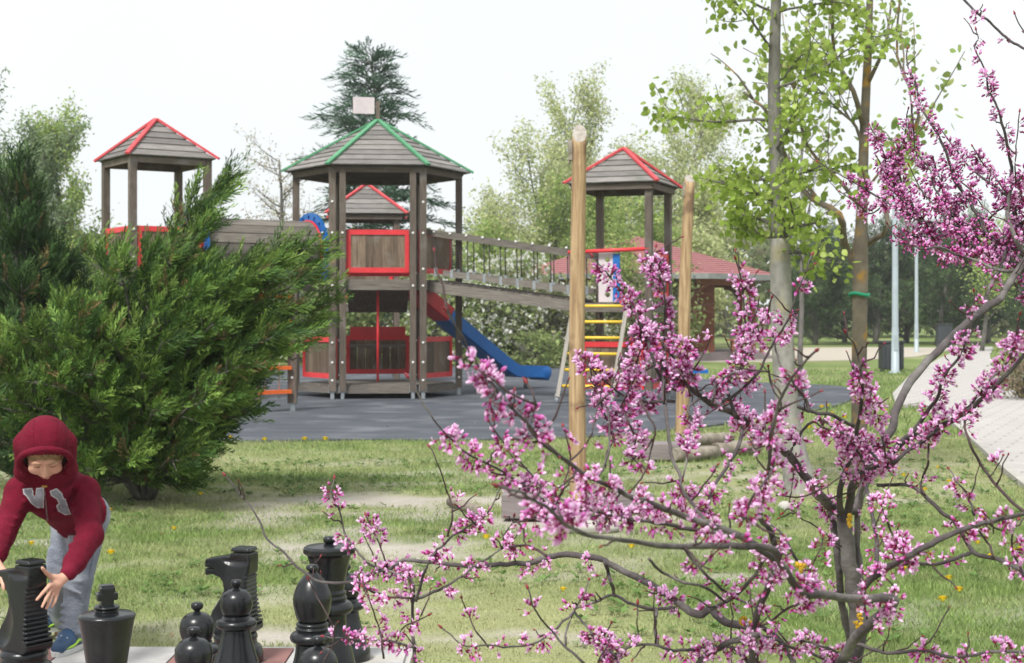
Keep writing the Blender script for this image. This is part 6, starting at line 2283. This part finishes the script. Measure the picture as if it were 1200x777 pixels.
# lower middle network
B("790,712 764,713 737,706 720,698 700,704 675,712 671,718 639,746 616,757 573,757 546,756 534,750 519,736", 2.1, 1.95, 6.5, 2.2, .5)
B("709,657 714,675 720,697", 2.05, 2.08, 7, 6, .5, False)
B("573,757 557,739 549,720 541,701", 1.97, 1.97, 3.5, 2, .2)
B("700,800 684,777 661,757 646,739 627,714 619,691", 1.95, 1.9, 6, 2.5, .12)
B("664,757 664,740 671,718 685,695 690,680", 1.98, 2.0, 4.5, 2, .2)
B("673,716 691,739 704,751 716,730", 2.0, 1.95, 4.5, 2.2, .6)
B("704,751 720,768 727,785", 1.98, 1.95, 5, 4, 2.2, False)
B("885,790 860,760 820,759 794,762 773,757 750,755 727,764 700,775", 2.05, 1.95, 7, 4, .6, False)
B("747,752 747,730 747,708", 1.98, 1.98, 3, 2, .2)
B("771,757 767,737 770,716 764,713", 2.0, 2.08, 6, 6, .2, False)
B("834,714 860,700 880,680 900,650 908,632", 2.05, 1.75, 7, 6, .7, False)
B("800,640 820,665 845,690 870,705 895,712", 1.9, 2.0, 6, 4, .6, False)
B("760,655 775,670 800,682 830,690 850,705", 1.8, 1.95, 5, 5, .5, False)
B("960,696 945,680 930,650 915,625 900,610", 1.9, 1.95, 8, 3, .5)
B("941,694 950,668 962,640 965,630", 1.88, 1.9, 3.5, 2, .7)
B("885,733 905,728 925,712 945,703 960,697", 2.0, 1.92, 4, 5, .8, False)
B("985,790 960,770 930,760 905,748 880,745", 2.1, 2.0, 6, 5, 1.3, False)
B("985,790 1000,757 1027,762 1046,765 1087,763 1114,771 1164,764 1210,766", 2.1, 1.85, 7, 5, 1.1, False)
B("1000,775 970,760 940,752 910,755", 2.1, 2.0, 5, 3, .9)
# front-left long diagonals
B("910,655 870,630 830,615 790,600 748,586 724,574 691,559 666,541 637,520 621,500 600,479 572,444 554,419 538,388 523,366", 1.75, 1.35, 14, 2.5, .75)
B("870,630 800,618 750,610 696,606 650,598 615,568 580,548 538,525 503,483 480,444", 1.75, 1.6, 9, 2.5, .75)
B("750,610 700,600 646,579 623,556 592,521 573,494", 1.7, 1.65, 6, 2.5, .95)
B("566,440 573,446 580,458 575,470 578,490", 1.4, 1.4, 3, 1.6, .9)
B("621,500 627,470 618,450", 1.42, 1.4, 3, 1.6, .6)
B("700,560 712,536 714,500 712,470 725,430 738,400", 1.9, 1.95, 5, 2, .35)
B("666,541 690,515 700,480 706,455", 1.6, 1.7, 4, 2, .5)
B("650,598 660,570 668,540 665,515 660,500", 1.65, 1.7, 4, 2, .9)
B("715,540 716,560 713,575 706,590", 1.9, 1.8, 3, 4, .5, False)
B("600,612 640,604 680,590 700,575", 1.65, 1.6, 4, 3, 1.2)
# upright cluster in the middle
B("800,448 783,454 767,427 756,392 746,367 731,343 711,320 696,302", 2.0, 2.0, 7, 2.2, 1.35)
B("783,454 780,450 777,402 779,371 778,338 771,320 765,307 768,290", 2.0, 2.0, 6, 2.2, 1.35)
B("790,470 750,470 731,464 711,448 692,431 680,413", 2.0, 2.0, 6, 2.2, 1.2)
B("820,466 808,430 804,415 798,396", 2.0, 2.0, 4, 2, .9)
B("812,435 824,415 833,397", 2.0, 2.0, 3.5, 2, .3)
B("767,427 745,440 738,455 725,480 715,500", 2.0, 1.95, 4, 2, 1.2)
B("746,367 752,400 746,425 740,440", 1.98, 1.98, 4, 2.5, 1.6)
B("777,402 790,420 800,440 806,452", 2.0, 2.0, 4, 3, 1.4, False)
B("775,425 783,500 786,531 797,559 800,575 815,595 830,615", 2.0, 1.8, 6, 6, 1.0, False)
B("820,466 806,480 812,500 806,520 801,560", 2.0, 1.9, 5, 3, 1.0)
B("731,464 735,490 745,515 740,535 757,551", 1.98, 1.9, 4, 3, 1.1)
B("750,470 762,490 768,503 761,537 757,552 740,575", 1.95, 1.85, 4, 3, .4)
B("870,500 866,522 849,551 835,572 827,600 815,620", 2.05, 1.85, 7, 5, .7, False)
B("692,431 700,460 706,480 715,500 720,520", 1.98, 1.95, 3.5, 2, 1.3)
# centre-right uprights
B("862,487 852,450 870,430 875,400 872,365 870,335 862,305", 2.05, 2.0, 7, 2.2, 1.25)
B("845,472 870,455 890,435 905,405 921,381 928,362 944,318 951,300", 2.05, 2.05, 6, 2, .65)
B("950,483 940,462 926,444 914,427 909,402 918,385 925,372", 2.0, 1.95, 7, 2, .5)
B("1000,500 975,487 950,483 935,478", 2.1, 2.0, 7, 6, .4, False)
B("875,400 885,385 895,375 905,350", 2.0, 2.0, 3.5, 2, .9)
B("870,430 855,440 840,450 835,472", 2.02, 2.02, 5, 5, 1.2, False)
B("893,512 905,495 915,475 905,455 900,430", 2.05, 1.95, 5, 2.2, 1.1)
B("924,535 935,515 945,500 960,492 985,505 1010,520 1030,540", 2.15, 2.1, 5, 5, .8)
B("910,500 905,550 880,585 870,610", 1.65, 1.6, 5, 4, 1.0)
B("965,586 1000,575 1010,560", 2.2, 2.15, 4, 2.5, .6)
B("910,580 940,582 970,570 990,553", 2.0, 2.05, 3.5, 2, .12)
B("925,590 930,560 928,550", 2.0, 2.0, 3, 1.6, .1)
B("985,640 960,620 940,608 925,596 918,600", 2.2, 2.1, 3.5, 1.8, .15)
# right side
B("1062,514 1082,489 1095,471 1101,456 1110,436 1130,408 1140,366 1142,342", 2.15, 2.0, 9, 2.2, .85)
B("1120,490 1140,470 1160,445 1180,425 1190,395 1195,370", 2.1, 1.95, 5, 2.5, 1.0)
B("1103,500 1085,515 1062,530 1040,548", 2.1, 2.15, 6, 7, 1.3, False)
B("1040,548 1035,520 1030,495 1022,470 1018,450", 2.15, 2.05, 4, 2, 1.2)
B("1020,550 1005,530 990,515 970,505 955,495", 2.2, 2.1, 6, 3, 1.2)
B("1152,362 1159,338 1171,317 1180,290", 2.7, 2.8, 9, 6, .15, False)
B("1192,317 1173,317 1148,307 1124,299 1101,290 1080,292 1064,282 1052,268", 2.75, 2.75, 7, 2.5, .45)
B("1026,570 1060,568 1082,580 1103,600 1120,615 1137,643 1146,650 1164,654 1182,661 1210,676", 2.2, 2.05, 6, 8, .12, False)
B("1089,520 1086,545 1080,568 1084,580", 2.12, 2.15, 4, 4, .3, False)
B("1142,604 1134,580 1122,566 1113,550", 2.1, 2.1, 4.5, 2.2, .9)
B("1140,612 1160,640 1165,655", 2.1, 2.08, 4, 4, .2, False)
B("1128,483 1132,506 1148,543 1169,570 1185,588 1210,606", 2.05, 1.95, 4, 6, .6, False)
B("1161,559 1168,548 1175,534", 2.0, 2.0, 2.5, 1.5, .1)
B("1000,700 1023,677 1050,660 1068,650 1085,640 1123,623 1148,614 1173,609 1210,600", 1.93, 1.75, 13, 7, .9, False)
B("1060,660 1084,660 1100,660 1121,655 1137,648", 1.92, 2.0, 6, 7, .4, False)
B("1027,672 1026,627 1021,600 1014,570", 1.95, 2.1, 8, 7, .7, False)
B("1137,645 1128,628 1122,612", 2.0, 2.0, 3, 3, .2)
B("1164,625 1163,612 1152,600", 1.8, 1.8, 2.5, 1.5, .1)
B("1210,690 1188,650 1187,628 1193,610", 1.9, 1.85, 5, 3, .4)
B("1060,650 1045,625 1035,600 1030,585", 1.9, 2.0, 4, 3, 1.6, False)
B("1040,700 1048,690 1040,680", 1.94, 1.92, 4, 2, .8)
# upper right
B("1205,318 1190,312 1170,290 1152,264 1135,233 1118,210 1113,190 1099,156 1079,125 1073,97 1063,77 1063,58", 2.8, 2.85, 9, 2.2, 1.0)
B("1195,290 1189,258 1184,235 1169,221 1141,201 1118,173 1101,148", 2.8, 2.9, 7, 2, 1.1)
B("1205,300 1192,285 1181,252 1186,213 1184,185 1178,159 1169,125 1158,102 1155,83 1142,56 1146,45 1144,36", 2.75, 2.7, 9, 2, .55)
B("1200,300 1180,288 1141,270 1113,264 1079,258 1053,244 1022,227 994,210 960,190", 2.8, 2.95, 8, 2, 1.05)
B("1053,244 1042,218 1036,182 1026,160 1019,147", 2.9, 2.9, 4, 2, 1.3)
B("1038,195 1052,178 1060,158 1064,128", 2.9, 2.9, 3, 2, 1.1)
B("1150,285 1118,252 1096,221 1090,199 1073,176 1070,150", 2.85, 2.85, 5, 2, .9)
B("1175,302 1160,300 1130,280 1107,255 1085,230 1065,195", 2.8, 2.85, 5, 2, 1.1)
B("1260,110 1210,65 1191,53 1175,40 1160,27 1142,12 1118,-14", 2.3, 2.4, 5, 4, .2, False)
B("1240,75 1215,55 1200,36 1189,18", 2.5, 2.5, 3.5, 2, .2)
B("1190,215 1190,180 1195,132", 2.7, 2.7, 3, 1.8, .3)
B("1186,215 1200,205 1215,180", 2.75, 2.7, 5, 4, .8, False)
B("1210,255 1195,262 1180,275 1165,285", 2.8, 2.8, 5, 4, 1.4, False)
B("1152,264 1165,250 1178,242 1200,230", 2.85, 2.85, 4, 3, 1.2)
B("1141,270 1125,285 1110,300 1100,310", 2.85, 2.8, 4, 2, 1.1)
B("1113,264 1095,275 1075,278 1060,270", 2.9, 2.85, 4, 2, 1.2)
B("1079,258 1068,275 1055,285 1040,262", 2.9, 2.9, 3, 2, .9)
B("1118,210 1128,215 1140,225 1150,240", 2.85, 2.85, 3, 2, 1.0)
B("1188,330 1197,345 1210,350", 2.75, 2.7, 5, 4, .9, False)
B("1170,290 1185,280 1200,262", 2.8, 2.8, 4, 3, 1.3)
B("1135,233 1120,240 1105,238", 2.85, 2.9, 3, 2, 1.3)

B("1100,300 1085,262 1060,235 1040,205 1028,185", 2.85, 2.9, 4, 2, 1.2)
B("1079,258 1062,225 1052,200 1048,175", 2.9, 2.9, 3, 1.8, 1.2)
B("1041,236 1020,250 1004,238 985,225", 2.92, 2.92, 3, 1.8, 1.1)
B("1170,290 1150,300 1128,302 1112,292", 2.8, 2.85, 3.5, 2, 1.2)
B("1113,264 1105,225 1098,200 1094,185", 2.9, 2.9, 3, 1.8, 1.2)
B("1184,235 1165,205 1150,190 1140,172", 2.85, 2.9, 3.5, 2, 1.1)
B("1200,285 1190,250 1196,225 1205,200", 2.8, 2.8, 4, 3, 1.3)
B("1152,264 1130,262 1112,250 1100,232", 2.85, 2.85, 3, 1.8, 1.3)

paths = []
for pts, d0, d1, w0, w1, den, tip in BRS:
    p = smooth_path(np.array(pts), 5)
    seg = np.r_[0, np.cumsum(np.linalg.norm(np.diff(p, axis=0), axis=1))]; f = seg / seg[-1]
    d = d0 + (d1 - d0) * f + .018 * np.sin(f * 9 + pts[0][0])* np.minimum(f * 4, 1)
    w = w0 + (w1 - w0) * f ** .8
    # small kinks of real twigs
    k = np.stack([fbm(seg * .09 + pts[0][0], seg * 0 + 1, 7, 2) - .5, fbm(seg * .09 + pts[0][0], seg * 0 + 5, 8, 2) - .5], -1) * np.minimum(3.5, w[:, None] * .55 + 1.2)
    q = p + k
    X = np.stack([(q[:, 0] - 600) / FPX * d, d, CAM_H - (q[:, 1] - HZ) / FPX * d], -1) - np.array(RB)
    rad = np.maximum(np.where(w > 9, w * .58 + 1.7, w * .70) * d / FPX / 2, .0009) * (1 + .16 * (fbm(seg * .12, seg * 0, int(pts[0][1]) % 97, 2) - .5))
    paths.append((X, rad, seg, f, den, tip, d, w))
    V, F = tubes_np([(X, rad)], 10 if w0 > 9 else 7)
    np_mesh("trunk" if pts[0][1] > 1400 else "branch", V, F, m_rbark if w0 > 4.2 else m_twig, rb, None, True)

# short side spurs with buds at their ends
spur = []; buds = []
for X, rad, seg, f, den, tip, d, w in paths[1:]:
    n = int(seg[-1] / 42 * (.5 + .5 * min(den, 1.2)))
    for k in range(n):
        i = rng2.integers(1, len(X) - 1)
        if w[i] > 13: continue
        t = unit(X[i + 1] - X[i]); s = rng2.normal(size=3); s = unit(s - t * s.dot(t)); s[2] += .25
        dr = unit(t * .45 + s)
        L = (.012 + .05 * rng2.random() ** 2)
        q = np.array([X[i] + dr * L * a + rng2.normal(size=3) * .0012 + np.array([0, 0, .18 * L * a * a]) for a in np.linspace(0, 1, 5)])
        spur.append((q, np.linspace(.0014, .0008, 5)))
        buds.append((q[-1], dr, .35 + .25 * rng2.random()))
    if tip:
        buds.append((X[-1], unit(X[-1] - X[-2]), .85))
V, F = tubes_np(spur, 5)
np_mesh("spurs", V, F, m_twig, rb, None, True)['kind'] = 'stuff'
# leaf buds
bv = []; bf = []
for i, (r_, z) in enumerate(((.0006, 0), (.0021, .002), (.0024, .004), (.0014, .0075), (.0002, .010))):
    for k in range(6): bv.append((r_ * math.cos(k * math.pi / 3), z, r_ * math.sin(k * math.pi / 3)))
for i in range(4):
    for k in range(6): bf.append((i * 6 + k, i * 6 + (k + 1) % 6, i * 6 + 6 + (k + 1) % 6, i * 6 + 6 + k))
V, F, C = scatter(np.array(bv), np.array(bf), np.array([b[0] for b in buds]), frames(np.array([b[1] for b in buds]), rng2.normal(size=(len(buds), 3))), np.array([b[2] for b in buds]))
np_mesh("leaf_buds", V, F, m_bud, rb, None, True)['kind'] = 'stuff'


# --- blossom shapes: pedicel, calyx and petals along +Y, about 14 mm
def blossom_tpl(kind, r):
    V = []; F = []; C = []
    def add(vs, fs, c):
        i = len(V); V.extend(vs); C.extend(c if isinstance(c[0], (tuple, list, np.ndarray)) else [c] * len(vs)); F.extend([tuple(i + k for k in f) for f in fs])
    ped = (.20, .025, .06); cal = (.27, .015, .09); dk = (.42, .05, .20)
    h = .0075
    add([(-.0005, 0, 0), (.0005, 0, 0), (0, 0, .0007), (-.0005, h, 0), (.0005, h, 0), (0, h, .0007)], [(0, 1, 4), (0, 4, 3), (1, 2, 5), (1, 5, 4), (2, 0, 3), (2, 3, 5)], ped)
    def bulb(y0, rs, ys, c, n=6, ex=1.0):
        vs = [(r_ * math.cos(2 * math.pi * k / n), y0 + y_, ex * r_ * math.sin(2 * math.pi * k / n)) for r_, y_ in zip(rs, ys) for k in range(n)]
        fs = []
        for i in range(len(rs) - 1):
            for k in range(n):
                a, b = i * n + k, i * n + (k + 1) % n
                fs += [(a, b, b + n), (a, b + n, a + n)]
        cs = [c[i] if isinstance(c[0], (tuple, list)) else c for i in range(len(rs)) for k in range(n)]
        add(vs, fs, cs)
    bulb(h - .0006, (.0007, .0021, .0023, .0016), (0, .001, .0022, .0032), cal, 4)
    y0 = h + .002
    if kind == 0:       # closed bud
        bulb(y0, (.0013, .0023, .0022, .0004), (0, .0022, .0046, .0074), [(.36, .03, .20), (.55, .10, .40), (.66, .20, .54), (.74, .32, .64)], 5)
    else:
        pk = (.86, .52, .80); lt = (.93, .74, .91); md = (.74, .28, .62)
        op = 1.0 if kind == 1 else .72
        # keel: two cupped petals
        bulb(y0, (.0010, .0022, .0024, .0005), (0, .0020, .0050, .0082), [(.62, .22, .46), md, pk, lt], 4, .8)
        # wings
        for sg in (-1, 1):
            add([(sg * .0008, y0, 0), (sg * .0030 * op, y0 + .003, -.0012), (sg * .0034 * op, y0 + .0065, .0004), (sg * .0016 * op, y0 + .0088, .0018), (sg * .0008, y0 + .0045, .0026)],
                [(0, 1, 4), (1, 2, 4), (2, 3, 4)], [md, pk, lt, lt, pk])
        # standard, reflexed upward in two lobes
        a = .0052 * op
        add([(0, y0, .0010), (-.0030, y0 + .0020, .0034), (.0030, y0 + .0020, .0034), (-.0034, y0 + .0020, .0034 + a), (.0034, y0 + .0020, .0034 + a), (0, y0 + .0032, .0030 + a), (-.0014, y0 + .0014, .0058 + a), (.0014, y0 + .0014, .0058 + a)],
            [(0, 2, 5), (0, 5, 1), (2, 4, 5), (1, 5, 3), (5, 4, 7), (5, 6, 3)], [md, pk, pk, lt, lt, md, lt, lt])
    return np.array(V), np.array(F), np.array(C)


TPL = [blossom_tpl(k, rng2) for k in (0, 1, 2)]
bp_, bd_, bn_, bs_, bk_, bt_ = [], [], [], [], [], []
for X, rad, seg, f, den, tip, d, w in paths[1:]:
    if den <= 0: continue
    dm = d.mean()
    Lm = seg[-1] * dm / FPX
    mx = np.mean(X[:, 0] + RB.x) / dm * FPX + 600
    ncl = rng2.poisson(max(1, Lm * (80 if mx < 640 else (150 if dm > 2.55 else 118)) * den))
    lo_ = (.04 if dm > 2.55 else .12) if tip else .02
    for c in range(ncl):
        u = lo_ + (.90 - lo_) * rng2.random() if tip else rng2.random()
        # blossoms come in stretches along a twig
        if fbm(np.array(u * Lm * 14), np.array(X[0, 0] * 50), 3, 2) < .36 and den < 1.2 and dm < 2.55: continue
        s_ = u * (len(X) - 1.001); i = int(s_); q = X[i] + (X[i + 1] - X[i]) * (s_ - i)
        t = unit(X[i + 1] - X[i])
        n = rng2.integers(3, 9)
        s = rng2.normal(size=3); s = unit(s - t * s.dot(t))
        bud = .70 if dm > 2.5 else .36
        for k in range(n):
            dr = unit(s * .75 + rng2.normal(size=3) * .75 + np.array([0, 0, -.12]))
            dr = unit(dr - t * dr.dot(t) * .5)
            stalk = .0005 + .0085 * rng2.random() ** 1.3
            bp_.append(q + s * rad[i] * .7 + dr * stalk * .75 + t * rng2.normal() * .004); bd_.append(dr)
            bn_.append(rng2.normal(size=3) * .5 + np.array([0, 0, 1.0])); bs_.append(.72 + .42 * rng2.random())
            bk_.append(0 if rng2.random() < bud else (1 if rng2.random() < .5 else 2)); bt_.append(.80 + .4 * rng2.random())
pos = np.array(bp_); D = np.array(bd_); Nn = np.array(bn_); s = np.array(bs_); kd = np.array(bk_); tint = np.array(bt_)
R = frames(D, Nn)
s = s * .83
wp = pos + np.array(RB)
u = wp[:, 0] / wp[:, 1] * FPX + 600; v = HZ - (wp[:, 2] - CAM_H) / wp[:, 1] * FPX
vis = (u > 4) & (u < 1196) & (v > 4) & (v < 773)
order = np.argsort(np.where(vis, -s * np.where(kd == 0, .8, 1) / wp[:, 1], 1))
ME_B = []
for k in range(3):
    me = bpy.data.meshes.new("blossom"); me.from_pydata(TPL[k][0].tolist(), [], TPL[k][1].tolist())
    a = me.attributes.new("col", 'FLOAT_COLOR', 'POINT'); cc = np.ones((len(TPL[k][0]), 4), np.float32); cc[:, :3] = TPL[k][2]; a.data.foreach_set("color", cc.ravel())
    me.materials.append(m_blossom); ME_B.append(me)
for k in order[:300]: place(ME_B[kd[k]], "blossom", rb, pos[k], R[k], s[k])
rest = order[300:]
parts = []
for k in range(3):
    m = rest[kd[rest] == k]
    parts.append(scatter(TPL[k][0], TPL[k][1], pos[m], R[m], s[m], TPL[k][2], np.repeat(tint[m][:, None], 3, 1)))
V, F, C = join_np(parts)
o = np_mesh("blossoms", V, F, m_blossom, rb, np.clip(C, 0, .95)); o['kind'] = 'stuff'
print("blossoms", len(pos), "tris", len(F))

# lichen crusts on the old wood
mb = MB(); 
for px, py, d in ((1007, 722, 2.21), (1003, 731, 2.21), (1009, 735, 2.21), (993, 610, 2.2), (871, 727, 2.0), (938, 665, 1.82)):
    c = P(px, py, d) - RB
    for k in range(9):
        q = c + Vector((rng2.normal() * .0028, -.007 + abs(rng2.normal()) * .001, rng2.normal() * .004)); n = len(mb.v); rr = .0016 + .0016 * rng2.random()
        for a in range(7): mb.v.append(q + Vector((rr * math.cos(a * .9), -.001 * (a % 2), rr * math.sin(a * .9) * (1 + .3 * (a % 2)))))
        mb.v.append(q + Vector((0, -.003, 0)))
        for a in range(7): mb.face((n + a, n + (a + 1) % 7, n + 7))
mb.build("lichen", m_lich2, rb)['kind'] = 'stuff'
n_tri = sum(len(o.data.polygons) for o in scene.objects if o.type == 'MESH')
print("objects", len(scene.objects), "faces", n_tri)

# ------------------------------------------------------------------ thin spring haze in the air
mh = bpy.data.materials.new("thin_haze"); mh.use_nodes = True
nt = mh.node_tree; nt.nodes.clear()
vo = nt.nodes.new("ShaderNodeVolumePrincipled"); ou = nt.nodes.new("ShaderNodeOutputMaterial")
vo.inputs["Color"].default_value = (.96, .98, 1, 1); vo.inputs["Density"].default_value = .0008; vo.inputs["Anisotropy"].default_value = .3
nt.links.new(vo.outputs[0], ou.inputs["Volume"])
mb = MB(); mb.box((0, 55, 6.5), (170, 150, 15)); hz = mb.build("haze", mh)
tag(hz, "thin pale spring haze over the park", "haze", kind='stuff')
